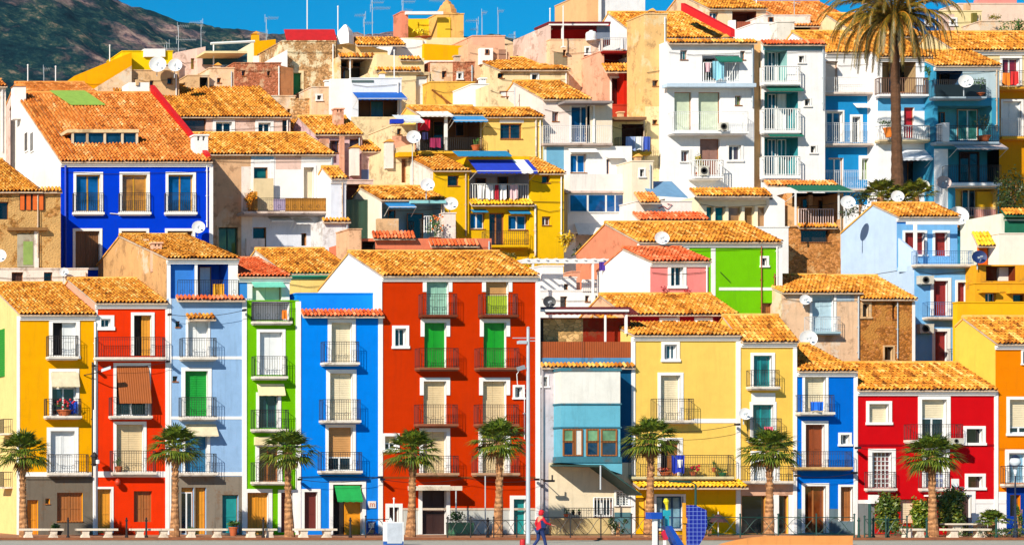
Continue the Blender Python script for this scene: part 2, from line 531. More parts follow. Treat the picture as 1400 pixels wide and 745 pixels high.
            q = MB(); q.box(X0 + g, X1 - g, Y + rec, Y + rec + 0.02, Z0, Z1 - g); s.B(q, 'pane', mat or glassm(28, 26, 30), part)
        elif kind == 'grid':                          # many small lights
            q = MB(); y = Y + rec
            for i in range(6):
                c = X0 + (X1 - X0) * i / 5; q.box(c - 0.02, c + 0.02, y - 0.03, y + 0.03, Z0, Z1)
            for i in range(9):
                c = Z0 + (Z1 - Z0) * i / 8; q.box(X0, X1, y - 0.027, y + 0.027, c - 0.02, c + 0.02)
            s.B(q, 'sash', WDOOR, part)
            q = MB(); q.box(X0 + g, X1 - g, y, y + 0.01, Z0, Z1); s.B(q, 'pane', mat or GLASS, part)
        return part
    # ---- balcony; px measured on its front edge
    def b(s, x0, x1, ys, yr, p=0.55, slab=None, iron=None, style='bars', th=0.13, off=0.0, left=True, right=True, name='balcony'):
        D = s.D + off - p
        X0, X1, Zs, Zr = wx(x0, D), wx(x1, D), wz(ys, D), wz(yr, D)
        Yf = s.Y + off - p
        m = MB(); m.box(X0, X1, Yf, s.Y + off - 0.001, Zs - th, Zs)
        if th >= 0.12: m.box(X0 + 0.05, X1 - 0.05, Yf + 0.06, s.Y + off - 0.001, Zs - th - 0.06, Zs - th - 0.001)
        part = s.B(m, name, slab or SLAB)
        m = MB()
        if style == 'panel':
            m.box(X0 + 0.02, X1 - 0.02, Yf + 0.02, Yf + 0.1, Zs, Zr)
            if left: m.box(X0 + 0.02, X0 + 0.1, Yf + 0.1, s.Y + off, Zs, Zr)
            if right: m.box(X1 - 0.1, X1 - 0.02, Yf + 0.1, s.Y + off, Zs, Zr)
            s.B(m, 'parapet', iron or WHITE, part)
        else:
            railing(m, X0 + 0.04, X1 - 0.04, Yf + 0.04, s.Y + off, Zs, Zr, style, left, right)
            s.B(m, 'railing', iron or IRON, part)
        return part
    def rail(s, x0, x1, y0, y1, off=0.0, iron=None, style='bars', name='railing'):
        """railing in the plane of the wall plus off; y0 top"""
        m = MB(); D = s.D + off
        railing(m, wx(x0, D), wx(x1, D), s.Y + off, s.Y + off, wz(y1, D), wz(y0, D), style, False, False)
        return s.B(m, name, iron or IRON)
    def trim(s, x0, y0, x1, y1, mat=None, proud=None):
        p = proud or 0.018 + 0.0032 * (len(s.trims) % 6)
        s.trims.append((s.px(x0), s.px(x1), s.pz(y1), s.pz(y0), p, mat or TRIM))
    def pipe(s, x, y0, y1, mat=None, r=0.045):
        m = MB(); X = s.px(x)
        m.tube([(X, s.Y - 0.09, s.pz(y0)), (X, s.Y - 0.09, s.pz(y1))], r, 6)
        for t in (0.1, 0.5, 0.9):
            z = s.pz(y0) + (s.pz(y1) - s.pz(y0)) * t
            m.box(X - r - 0.02, X + r + 0.02, s.Y - 0.1, s.Y - 0.001, z - 0.02, z + 0.02)
        return s.B(m, 'downpipe', mat or WHITE)
    def cable(s, pts, r=0.012, mat=None):
        m = MB(); m.tube([(s.px(x), s.Y - 0.06, s.pz(y)) for x, y in pts], r, 4)
        return s.B(m, 'cable', mat or IRON)
    def box(s, name, x0, y0, x1, y1, t, mat, off=0.0, parent=None):
        """block: px rect on its front face at plane D+off, t metres deep"""
        D = s.D + off
        m = MB(); m.box(wx(x0, D), wx(x1, D), s.Y + off, s.Y + off + t, wz(y1, D), wz(y0, D))
        return s.B(m, name, mat, parent)
    def awn(s, x0, x1, y0, y1, p=1.2, mat=None, off=0.0, val=0.18, name='awning', arms=True):
        D0_, D1 = s.D + off, s.D + off - p
        A0, A1 = (wx(x0, D0_), s.Y + off - 0.02, wz(y0, D0_)), (wx(x1, D0_), s.Y + off - 0.02, wz(y0, D0_))
        L0, L1 = (wx(x0, D0_), s.Y + off - p, wz(y1, D1)), (wx(x1, D0_), s.Y + off - p, wz(y1, D1))
        m = MB()
        n = max(2, int((A1[0] - A0[0]) / 0.3))
        T = Vector((0, 0, 0.02))
        m.prism([A0, A1, L1, L0], T)
        for i in range(n):                          # scalloped valance
            a = L0[0] + (L1[0] - L0[0]) * i / n; b = L0[0] + (L1[0] - L0[0]) * (i + 1) / n; c = (a + b) / 2
            y = L0[1] - 0.001; z = L0[2] + 0.015
            m.prism([(a, y, z), (b, y, z), (b, y, z - val * 0.7), (c, y, z - val), (a, y, z - val * 0.7)], (0, -0.012, 0))
        o = s.B(m, name, mat or WHITE)
        if arms:
            m = MB()
            m.tube([L0, L1], 0.03, 6)
            for Q, W in ((A0, L0), (A1, L1)):
                m.tube([(Q[0], Q[1], min(Q[2], W[2]) - 0.5), (W[0], W[1], W[2])], 0.018, 5)
            s.B(m, 'awning_arm', WIRON, o)
        return o
    def canopy(s, x0, x1, y0, y1, p=0.5, tile=None, off=0.0, name='tiled_canopy', under=None):
        D1 = s.D + off - p
        Zt, Zl = s.pz(y0, off), wz(y1, D1)
        X0, X1 = s.px(x0, off), s.px(x1, off)
        Yb, Yf = s.Y + off, s.Y + off - p
        m = MB()
        tiles(m, (X0, Yf, Zl), (X1, Yf, Zl), (0, p, Zt - Zl))
        m.k = 1
        m.prism([(X0, Yf + 0.02, Zl - 0.03), (X0, Yb, Zt - 0.03), (X0, Yb, Zt - 0.11), (X0, Yf + 0.02, Zl - 0.11)], (X1 - X0, 0, 0))
        return s.B(m, name, [tile or s.tile, under or SOFFIT])
    def chimney(s, x, y0, y1, wpx, off, mat=None, cap='slab', th=None):
        """sub-part of the roof: px of its front face at plane D+off; y0 top, y1 where it meets the roof"""
        D = s.D + off; X = wx(x, D); hw = wpx * D / F / 2; t = th or hw * 2 * 0.8
        Z1, Z0 = wz(y0, D), wz(y1, D) - 0.8
        Y = s.Y + off
        m = MB(); m.box(X - hw, X + hw, Y, Y + t, Z0, Z1 - hw * 0.9)
        if cap == 'slab':
            for a in (-1, 0.1): m.box(X + a * hw, X + (a + 0.9) * hw * 0.9 if a < 0 else X + hw, Y, Y + t, Z1 - hw * 0.9, Z1 - 0.1) if False else None
            for (u0, u1) in ((-1, -0.55), (-0.2, 0.2), (0.55, 1)):
                m.box(X + u0 * hw, X + u1 * hw, Y, Y + t, Z1 - hw * 0.9, Z1 - 0.09)
            m.box(X - hw * 0.8, X + hw * 0.8, Y + t * 0.45, Y + t * 0.55, Z1 - hw * 0.9, Z1 - 0.09)
            m.box(X - hw - 0.06, X + hw + 0.06, Y - 0.06, Y + t + 0.06, Z1 - 0.09, Z1)
        elif cap == 'tile':
            m.box(X - hw, X + hw, Y, Y + t, Z1 - hw * 0.9, Z1 - 0.2)
            m.k = 1
            for (a, b) in ((-1, 1), (1, -1)):
                m.prism([(X - hw - 0.08, Y - 0.08, Z1 - 0.2), (X, Y - 0.08, Z1), (X + hw + 0.08, Y - 0.08, Z1 - 0.2)], (0, t + 0.16, 0)); break
        else:
            m.box(X - hw, X + hw, Y, Y + t, Z1 - hw * 0.9, Z1)
        return s.B(m, 'chimney', [mat or WHITE, s.tile], s.roof or s.root)
    # ---- close the house
    def make_roof(s):
        m = MB()
        x0, x1 = s.X0 - 0.06, s.X1 + 0.06
        up = (0, s.Yr - s.Ye, s.Zr - s.Ze)
        tiles(m, (x0, s.Ye, s.Ze), (x1, s.Ye, s.Ze), up)
        m.tube([(x0, s.Yr, s.Zr + 0.03), (x1, s.Yr, s.Zr + 0.03)], 0.12, 8)
        Yb = s.Y + s.depth
        zb = s.Zr - s.sl * (Yb - s.Yr)
        m.prism([(x0, s.Yr, s.Zr), (x0, Yb, zb), (x0, Yb, zb - 0.1), (x0, s.Yr, s.Zr - 0.1)], (x1 - x0, 0, 0))
        m.k = 1
        d = 0.025
        m.prism([(x0 + 0.01, s.Ye + 0.03, s.Ze - d), (x0 + 0.01, s.Yr, s.Zr - d), (x0 + 0.01, s.Yr, s.Zr - d - 0.09), (x0 + 0.01, s.Ye + 0.03, s.Ze - d - 0.07)], (x1 - x0 - 0.02, 0, 0))
        s.roof = s.B(m, 'roof', [s.tile, SOFFIT])
        return s.roof
    def clutter(s):
        rnd = random.Random(int(s.x0 * 13 + s.yt * 7))
        wpx = s.x1 - s.x0
        if wpx > 36:
            y = s.yt + rnd.uniform(8, 16); sg = rnd.uniform(2, 5)
            s.cable([(s.x0 + 2, y), (s.x0 + wpx * 0.3, y + sg), (s.x0 + wpx * 0.62, y + sg * 0.6), (s.x1 - 2, y + rnd.uniform(-2, 3))], 0.014)
        if s.D > 144 and not s.ridge and not s.yt2 and wpx > 20:
            if not s.ops:
                for i in range(1 if wpx < 40 else 2):
                    x = s.x0 + wpx * (rnd.uniform(0.15, 0.4) + 0.45 * i); y = s.yt + rnd.uniform(9, 15)
                    s.w(x, y, x + rnd.uniform(4, 7), y + rnd.uniform(6, 10), 'dark', s_=rnd.choice([0, 0, 2]), bottom=True)
            x = s.x0 + wpx * rnd.uniform(0.2, 0.8)
            s.chimney(x, s.yt - rnd.uniform(7, 11), s.yt, rnd.uniform(5, 8), 1.0, rnd.choice([OLDC, WHITE, SOFFIT]), rnd.choice(['slab', 'tile', 'plain']))
        x = s.x1 - rnd.uniform(3, 6); s.pipe(x, s.yt + 4, s.yt + 90, rnd.choice([STEEL, WHITE, SOFFIT]), 0.04)
    def fin(s):
        if s.name == 'hillside_house' and s.D < 165: s.clutter()
        if s.ridge and s.roof is None: s.make_roof()
        m = MB()
        Y, Zt, zb = s.Y, s.Zt, s.zb
        top = Zt - 0.002
        zlow = min(top, s.pz(s.yt2)) if s.yt2 else top
        ops = [(max(a, s.X0), min(b, s.X1), max(c, zb), min(d, zlow), r, k, bk) for a, b, c, d, r, k, bk in s.ops]
        xs, zs = {s.X0, s.X1}, {zb, zlow}
        for q in ops + s.zones:
            for x in q[:2]:
                if s.X0 < x < s.X1: xs.add(x)
            for z in q[2:4]:
                if zb < z < zlow: zs.add(z)
        xs, zs = sorted(xs), sorted(zs)
        for i in range(len(xs) - 1):
            for j in range(len(zs) - 1):
                cx, cz = (xs[i] + xs[i + 1]) / 2, (zs[j] + zs[j + 1]) / 2
                if any(a < cx < b and c < cz < d for a, b, c, d, *_ in ops): continue
                m.k = 0
                for a, b, c, d, k in s.zones:
                    if a < cx < b and c < cz < d: m.k = k
                m.poly((xs[i], Y, zs[j]), (xs[i + 1], Y, zs[j]), (xs[i + 1], Y, zs[j + 1]), (xs[i], Y, zs[j + 1]))
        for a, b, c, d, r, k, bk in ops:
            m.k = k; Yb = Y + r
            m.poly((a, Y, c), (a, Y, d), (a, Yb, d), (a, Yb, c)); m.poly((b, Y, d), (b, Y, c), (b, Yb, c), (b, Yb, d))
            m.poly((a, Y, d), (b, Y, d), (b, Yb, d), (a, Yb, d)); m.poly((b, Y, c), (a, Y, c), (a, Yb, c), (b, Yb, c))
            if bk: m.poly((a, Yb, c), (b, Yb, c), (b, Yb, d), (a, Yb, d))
        Yb = Y + s.depth
        m.k = s.mi(s.side)
        if s.ridge:
            zr, zbk = s.Zr - 0.07, s.Zr - s.sl * (Yb - s.Yr) - 0.06
            for x in (s.X0, s.X1):
                m.poly((x, Y, zb), (x, Y, top), (x, s.Yr, zr), (x, Yb, zbk), (x, Yb, zb))
            m.poly((s.X0, Yb, zb), (s.X1, Yb, zb), (s.X1, Yb, zbk), (s.X0, Yb, zbk))
        else:
            z2 = s.pz(s.yt2) if s.yt2 else top
            if s.yt2:
                m.k = 0
                hi = (s.X0, Y, top) if top > z2 else (s.X1, Y, z2)
                m.poly((s.X0, Y, zlow), (s.X1, Y, zlow), hi)
                m.k = s.mi(s.side)
            m.poly((s.X0, Y, zb), (s.X0, Y, top), (s.X0, Yb, top), (s.X0, Yb, zb))
            m.poly((s.X1, Y, zb), (s.X1, Y, z2), (s.X1, Yb, z2), (s.X1, Yb, zb))
            m.poly((s.X0, Yb, zb), (s.X1, Yb, zb), (s.X1, Yb, z2), (s.X0, Yb, top))
            m.poly((s.X0, Y, top), (s.X1, Y, z2), (s.X1, Yb, z2), (s.X0, Yb, top))
        wall = s.B(m, 'wall', s.mats)
        if s.ridge and s.cornice:
            q = MB()
            zc = s.Ze - 0.1
            q.box(s.X0 - 0.03, s.X1 + 0.03, Y - s.ov * 0.55, Y + 0.02, zc - 0.1, zc + 0.02)
            q.box(s.X0 - 0.02, s.X1 + 0.02, Y - s.ov * 0.3, Y + 0.02, zc - 0.2, zc - 0.1)
            s.B(q, 'cornice', WHITE if s.cornice is True else s.cornice)
        if not s.ridge and s.flat and not s.yt2:
            q = MB()
            q.box(s.X0 - 0.04, s.X1 + 0.04, Y - 0.04, Y + 0.28, top, top + 0.07)
            q.box(s.X0 - 0.04, s.X0 + 0.26, Y + 0.28, Yb, top, top + 0.07)
            s.B(q, 'coping', s.wall)
        for a, b, c, d, p, mt in s.trims:
            q = MB(); q.box(a, b, Y - p, Y + 0.03, c, d)
            s.B(q, 'trim', mt)
        return s

# ---------------------------------------------------------------- small things
def dish(px, py, r, D, label, mast=None, col=None, tilt=0.25):
    """satellite dish looking south-west; mast = py of the foot"""
    X, Z, Y = wx(px, D), wz(py, D), D - D0
    rad = r * D / F
    foot = wz(mast, D) if mast else Z - rad * 1.5
    root = empty('satellite_dish', (X, Y + 0.25, foot), label, 'satellite dish')
    o = (X, Y + 0.25, foot)
    ax = Vector((-0.22, -1.0, tilt)).normalized()
    m = MB()
    pr = [(rad * t, rad * 0.28 * t * t) for t in (0.02, 0.35, 0.6, 0.8, 1.0)]
    pr += [(rad * 1.03, rad * 0.30)] + [(rad * t, rad * 0.28 * t * t - 0.03) for t in (1.0, 0.6, 0.02)]
    m.lathe((X, Y + 0.12, Z), pr, 22, ax)
    m.build('reflector', col or plain('dish_white', 236, 236, 238, 0.4, 0.06), root, o, True)
    c = Vector((X, Y + 0.12, Z))
    tip = c + ax * rad * 1.0 + Vector((0, 0, -rad * 0.15))
    m = MB(); m.tube([c + Vector((0, 0, -rad * 0.98)) + ax * rad * 0.25, tip], 0.015, 5)
    m.obox(tip, (0.04, 0, 0), (0, 0.07, 0), (0, 0, 0.04))
    m.build('receiver_arm', STEEL, root, o)
    m = MB(); m.tube([(X, Y + 0.25, foot), (X, Y + 0.25, Z + rad * 0.2)], 0.03, 6); m.obox((X, Y + 0.18, Z), (0.06, 0, 0), (0, 0.08, 0), (0, 0, 0.06))
    m.build('mast', STEEL, root, o)
    return root
def antenna(px, ytop, ybot, D, label, els=((0.06, 14, 1), (0.35, 10, -1)), r=0.022, mat=None):
    """mast with yagi booms: (fraction down the mast, length in px, direction)"""
    X, Y = wx(px, D), D - D0
    Z0, Z1 = wz(ybot, D) - 0.3, wz(ytop, D)
    root = empty('rooftop_aerial', (X, Y, Z0), label, 'aerial'); o = (X, Y, Z0)
    m = MB(); m.tube([(X, Y, Z0), (X, Y, Z1)], r, 6); m.build('mast', mat or STEEL, root, o)
    for fr, L, d in els:
        z = Z1 + (Z0 - Z1) * fr; l = L * D / F
        m = MB(); m.tube([(X - d * l * 0.15, Y - 0.04, z), (X + d * l, Y - 0.04, z)], r * 0.7, 5)
        n = max(4, int(l / 0.11))
        for i in range(n):
            x = X + d * l * (0.1 + 0.88 * i / (n - 1)); h = 0.16 + 0.1 * (1 - i / n)
            m.tube([(x, Y - 0.04 - h * 0.8, z + h * 0.45), (x, Y - 0.04 + h * 0.8, z - h * 0.45)], r * 0.4, 4)
        m.tube([(X - d * l * 0.12, Y - 0.04, z - 0.3), (X - d * l * 0.12, Y - 0.04, z + 0.3)], r * 0.6, 4)
        m.build('boom', STEEL, root, o)
    return root
def mast(px, ytop, ybot, D, label, mat=None, r=0.035):
    X, Y = wx(px, D), D - D0
    m = MB(); z0 = wz(ybot, D) - 0.4
    m.tube([(X, Y, z0), (X, Y, wz(ytop, D))], r, 7); m.lathe((X, Y, wz(ytop, D)), [(r * 1.6, 0), (r * 1.6, 0.06), (0.01, 0.1)], 7)
    m.box(X - 0.12, X + 0.12, Y - 0.12, Y + 0.12, z0, z0 + 0.1)
    return tag(m.build('roof_pole', mat or WIRON, None, (X, Y, z0)), label, 'pole')
def aircon(x0, y0, x1, y1, D, label, d=0.35):
    X0, X1, Z0, Z1, Y = wx(x0, D), wx(x1, D), wz(y1, D), wz(y0, D), D - D0
    root = empty('air_conditioner', ((X0 + X1) / 2, Y + d, Z0), label, 'air conditioner'); o = tuple(root.location)
    m = MB(); m.box(X0, X1, Y, Y + d, Z0, Z1); m.box(X0 - 0.01, X1 + 0.01, Y - 0.01, Y + d, Z1 - 0.04, Z1 + 0.01)
    m.build('casing', plain('ac_casing', 226, 220, 206, 0.5), root, o)
    m = MB(); c = (X0 + (X1 - X0) * 0.4, Y - 0.012, (Z0 + Z1) / 2); r = min(X1 - X0, Z1 - Z0) * 0.42
    m.lathe((c[0], c[1], c[2]), [(r, 0), (r, 0.02), (r * 0.9, 0.02), (r * 0.9, 0.0)], 16, (0, -1, 0))
    for i in range(5): m.lathe(c, [(r * (0.2 + 0.15 * i), 0.0), (r * (0.2 + 0.15 * i) + 0.012, 0.01), (r * (0.2 + 0.15 * i), 0.012)], 14, (0, -1, 0))
    m.build('fan_grille', plain('ac_grille', 90, 88, 86, 0.5), root, o)
    m = MB()
    for x in (X0 + 0.08, X1 - 0.08): m.box(x - 0.02, x + 0.02, Y, Y + d + 0.05, Z0 - 0.05, Z0 - 0.001)
    m.build('bracket', STEEL, root, o)
    return root
def fabric(name, r, g, b): return plain(name, r, g, b, 0.9, 0.06)
def laundry(x0, y0, x1, y1, D, mat, label, seed=1, name='hanging_cloth', cat='laundry', taper=0.0):
    X0, X1, Z0, Z1, Y = wx(x0, D), wx(x1, D), wz(y1, D), wz(y0, D), D - D0
    rnd = random.Random(seed); m = MB(); n, k = 10, 6
    P = []
    for j in range(k + 1):
        v = j / k
        for i in range(n + 1):
            u = i / n
            P.append((X0 + (X1 - X0) * (u + taper * v * (0.5 - u)), Y + 0.05 * math.sin(u * 9 + seed) * (0.3 + v) + 0.02 * math.sin(u * 23), Z1 + (Z0 - Z1) * v * (1 - 0.12 * abs(math.sin(u * 5 + seed)))))
    for j in range(k):
        for i in range(n):
            q = [P[j * (n + 1) + i], P[j * (n + 1) + i + 1], P[(j + 1) * (n + 1) + i + 1], P[(j + 1) * (n + 1) + i]]
            m.poly(*q); m.poly(*[(a, b + 0.012, c) for a, b, c in reversed(q)])
    return tag(m.build(name, mat, None, ((X0 + X1) / 2, Y, Z0), True), label, cat)
def leafmat(r=52, g=96, b=30):
    key = ('leaf', r, g, b)
    if key in _M: return _M[key]
    m, n, s = newmat('foliage')
    gi = n.nodes.new('ShaderNodeNewGeometry')
    c = rgb(r, g, b, 0.9)
    col = ramp(n, gi.outputs['Random Per Island'], [(0.0, shade(c, 0.45)), (0.45, c), (0.85, (min(1, c[0] * 2.0 + 0.01), min(1, c[1] * 1.5), c[2] * 1.1, 1)), (1.0, (min(1, c[0] * 3.4 + 0.03), c[1] * 1.8, c[2] * 1.5, 1))])
    n.links.new(col, s.inputs['Base Color'])
    s.inputs['Roughness'].default_value = 0.5
    _M[key] = m
    return m
def leafball(m, c, rad, n, size, rnd, shell=0.35):
    """many leaf faces spread through an uneven volume"""
    c = Vector(c)
    for _ in range(n):
        d = Vector((rnd.gauss(0, 1), rnd.gauss(0, 1), rnd.gauss(0, 1))).normalized()
        q = shell + (1 - shell) * rnd.random() ** 0.6
        p = c + Vector((d.x * rad[0], d.y * rad[1], d.z * rad[2])) * q * (0.85 + 0.3 * math.sin(d.x * 5 + d.z * 4))
        a = Vector((rnd.gauss(0, 1), rnd.gauss(0, 1), rnd.gauss(0, 1))).normalized()
        b = a.cross(d if abs(a.dot(d)) < 0.9 else Vector((0, 0, 1))).normalized()
        l = size * rnd.uniform(0.7, 1.4); w = l * 0.42
        m.poly(p - a * l * 0.5, p + b * w * 0.5, p + a * l * 0.5, p - b * w * 0.5)
POTM = plain('terracotta', 196, 100, 54, 0.8)
def plant(px, ybase, hpx, wpx, D, label, pot=POTM, pothpx=None, leaf=None, seed=3, size=0.14, n=160, name='potted_plant', cat='plant', box=False, flower=None):
    X, Z, Y = wx(px, D), wz(ybase, D), D - D0
    k = D / F; ph = (pothpx if pothpx is not None else hpx * 0.35) * k; H = hpx * k; W = wpx * k
    root = empty(name, (X, Y, Z), label, cat); o = (X, Y, Z)
    rnd = random.Random(seed)
    if ph > 0:
        m = MB(); pw = W * 0.32
        if box: m.box(X - W * 0.46, X + W * 0.46, Y - 0.2, Y + 0.2, Z, Z + ph); m.box(X - W * 0.48, X + W * 0.48, Y - 0.22, Y + 0.22, Z + ph - 0.05, Z + ph + 0.01)
        else: m.lathe((X, Y, Z), [(pw * 0.65, 0), (pw, ph * 0.85), (pw * 1.12, ph * 0.86), (pw * 1.12, ph), (pw * 0.9, ph)], 14)
        m.build('planter' if box else 'pot', pot, root, o)
    m = MB(); cl = max(3, n // 45)
    for i in range(cl):
        c = (X + rnd.uniform(-0.3, 0.3) * W, Y + rnd.uniform(-0.2, 0.2) * W, Z + ph + (H - ph) * rnd.uniform(0.3, 0.68))
        leafball(m, c, (W * 0.27, W * 0.25, (H - ph) * 0.32), n // cl, size, rnd)
    for i in range(5): m.tube([(X + 0.03 * i - 0.06, Y, Z + ph * 0.9), (X + rnd.uniform(-0.3, 0.3) * W, Y + rnd.uniform(-.1, .1), Z + H * 0.75)], 0.012, 4)
    m.build('foliage', leaf or leafmat(), root, o)
    if flower:
        m = MB()
        for i in range(14):
            c = Vector((X + rnd.uniform(-0.42, 0.42) * W, Y - 0.2 * W - rnd.random() * 0.1, Z + ph + (H - ph) * rnd.uniform(0.15, 0.8)))
            m.lathe(c, [(0.02, 0), (0.07, 0.03), (0.02, 0.06)], 6, (0, -1, 0))
        m.build('flowers', flower, root, o)
    return root
# ---------------------------------------------------------------- ground, hill, mountain
def sheet(name, xs, ys, fz, mat, kind='structure', smooth=False):
    m = MB()
    for y in ys:
        for x in xs: m.v.append((x, y, fz(x, y)))
    n = len(xs)
    for j in range(len(ys) - 1):
        for i in range(n - 1):
            m.f.append((j * n + i, j * n + i + 1, (j + 1) * n + i + 1, (j + 1) * n + i)); m.mi.append(0); m.uv.append((0.0, 0.0))
    return tag(m.build(name, mat, smooth=smooth), kind=kind)
def groundmat(name, r, g, b, sc=1.2, var=0.5):
    m, n, s = newmat(name)
    c = rgb(r, g, b, 0.86); v = coords(n)
    col = mixc(n, ramp(n, noise(n, v, sc, 7, 0.7), [(0.3, 0.0), (0.7, 1.0)]), c, shade(c, var))
    n.links.new(col, s.inputs['Base Color']); s.inputs['Roughness'].default_value = 0.9
    bump(n, s, noise(n, v, 18, 4, 0.7), 0.4, 0.03)
    return m
def fr(a, b, n): return [a + (b - a) * i / n for i in range(n + 1)]
HAZE = 0.000025
sheet('ground', [-1600, -400, -120, 0, 120, 400, 1600], [-400, -150, -8.3, -8.2, 60, 300, 2200], lambda x, y: -0.45 - (0 if y < 200 else 1.5), groundmat('dry_earth', 150, 130, 100, 0.05))
sheet('road', [-90, -30, 30, 90], [-60, -20, -8.2], lambda x, y: -0.15, groundmat('pale_concrete_road', 190, 186, 172, 2.0, 0.8))
sheet('pavement', fr(-80, 90, 8), [-7.7, 0, 8], lambda x, y: 0.0, groundmat('pink_paving', 188, 128, 88, 3.0, 0.7))
m = MB(); m.box(-80, 90, -8.05, -7.7, -0.4, 0.012)
tag(m.build('promenade_kerb', groundmat('brown_kerb_stone', 168, 100, 62, 2.5, 0.55)), kind='structure')
m = MB(); m.box(-80, 90, -8.25, -8.06, -0.4, -0.1)
tag(m.build('gutter_kerb', groundmat('grey_kerb', 150, 140, 126, 3.0, 0.7)), kind='structure')
sheet('hillside', fr(-90, 110, 40), fr(6.5, 300, 60), lambda x, y: terr(y) - 0.35 + 0.2 * math.sin(x * 0.9 + y), groundmat('rocky_earth', 170, 128, 80, 0.8))

def mountmat():
    m, n, s = newmat('haze_tinted_scrub_and_rock')
    v = coords(n, (1, 0.55, 1.3))
    big = noise(n, v, 0.011, 8, 0.66)
    fine = noise(n, v, 0.07, 9, 0.8)
    bush = ramp(n, fine, [(0.36, rgb(10, 44, 60)), (0.49, rgb(24, 70, 80)), (0.57, rgb(74, 104, 92)), (0.6, rgb(150, 136, 120)), (0.7, rgb(214, 180, 156))])  # blue-teal scrub: distance haze put into the colour
    rock = ramp(n, noise(n, v, 0.085, 9, 0.8), [(0.36, rgb(44, 66, 82)), (0.45, rgb(124, 108, 122)), (0.52, rgb(206, 164, 156)), (0.62, rgb(255, 220, 200))])
    col = mixc(n, ramp(n, big, [(0.515, 0.0), (0.61, 0.9)]), bush, rock)
    n.links.new(col, s.inputs['Base Color']); s.inputs['Roughness'].default_value = 0.95
    s.inputs['Specular IOR Level'].default_value = 0.1
    bump(n, s, fine, 1.0, 14.0)
    return m
# ridge of the mountain: (px, py) in the photograph at 1500 m
RIDGE = [(-700, -240), (-300, -190), (-50, -120), (60, -60), (150, 0), (178, 12), (205, 20), (240, 31), (300, 38), (400, 44), (480, 40), (560, 36), (640, 48), (700, 52), (900, 60), (1200, 90), (1700, 160), (2400, 250)]
def ridge_z(x):
    px = (x - CX) * F / 1500.0 + XV
    for (a, ya), (b, yb) in zip(RIDGE, RIDGE[1:]):
        if px <= b: return wz(ya + (yb - ya) * max(0, px - a) / (b - a), 1500.0)
    return wz(RIDGE[-1][1], 1500.0)
from mathutils import noise as mnoise
def mz(x, y):
    t = min(1.0, max(0.0, (y - 760) / (1380 - 760)))
    base = 8 + (ridge_z(x) - 8) * (0.25 * min(1.0, (y - 430) / 330.0) * (1 - t) + t ** 1.1)
    nz = mnoise.fractal(Vector((x * 0.007, y * 0.007, 0.3)), 0.9, 2.1, 6) * 34 * (0.2 + t) * (1.1 - t if y < 1381 else 0.1)
    if y > 1380: base -= (y - 1380) * 0.6
    sp = mnoise.fractal(Vector((x * 0.06, y * 0.06, 1.7)), 0.6, 2.2, 4) * 3.0 * min(1, t * 3)
    return base + nz + sp
sheet('mountain', fr(-560, 760, 420), fr(430, 1650, 250), mz, mountmat(), smooth=True)
m, n, s_ = newmat('thin_air'); n.nodes.remove(s_)
pv = n.nodes.new('ShaderNodeVolumePrincipled'); pv.inputs['Color'].default_value = (0.5, 0.72, 1.0, 1); pv.inputs['Density'].default_value = HAZE; pv.inputs['Anisotropy'].default_value = 0.2
n.links.new(pv.outputs[0], n.nodes['Material Output'].inputs['Volume'])
if HAZE > 0:
    q = MB(); q.box(-1700, 1700, -420, 2300, -3.0, 470.0); tag(q.build('haze', m), kind='stuff')

# ---------------------------------------------------------------- FRONT ROW along the promenade (facades at 120 m)
FR = 'row houses along the promenade'
CREAMW = plaster(244, 226, 180, 0.2)

h = House('row_house', 'yellow three storey house with grey ground floor at the left edge', 120, 27, 129.5, 430, plaster(242, 168, 2, 0.18), ridge=(388, 7.0), side=plaster(250, 222, 150, 0.2), group=FR)  # side wall paler than the front: direct sun put into its colour
h.zone(27, 651, 130, 760, plaster(118, 108, 96, 0.5))
h.w(72, 441, 104, 486, 'open', WDOOR, s_=5, frac=0.45); h.b(66, 108, 487, 459)
h.w(71, 508, 104, 568, 'half', CREAMW, s_=4, frac=0.36, mull=1); h.b(63, 112, 568, 545)
h.awn(69, 107, 508, 528, 0.35, plain('cream_canvas', 236, 220, 186, 0.9), val=0.06, arms=False)
h.w(69, 589, 102, 645, 'shut', WDOOR, s_=5); h.b(66, 122, 646, 621, 0.45)
h.trim(27, 645, 125, 651); h.trim(23, 432, 27, 731); h.trim(27, 431, 130, 436)
h.w(37, 683, 52, 730, 'shut', OWOOD, s_=0, leaf=1, name='door'); h.w(62, 681, 68, 688, 'dark', s_=0, name='vent')
h.w(78, 673, 113, 712, 'shut', WOOD, s_=0); h.pipe(126, 495, 650, IRON, 0.05); h.pipe(128, 560, 731, WHITE, 0.07)
h.cable([(27, 653), (40, 655), (124, 654)])
h.fin()
sw = MB()
for d, z0, z1, mt in ((4.2, 515, 450, GREENS),):
    Y = d; X = h.X0
    sw.box(X - 0.05, X + 0.01, Y - 0.75, Y + 0.75, wz(z0, 124), wz(z1, 124))
h.B(sw, 'side_window', GREENS)
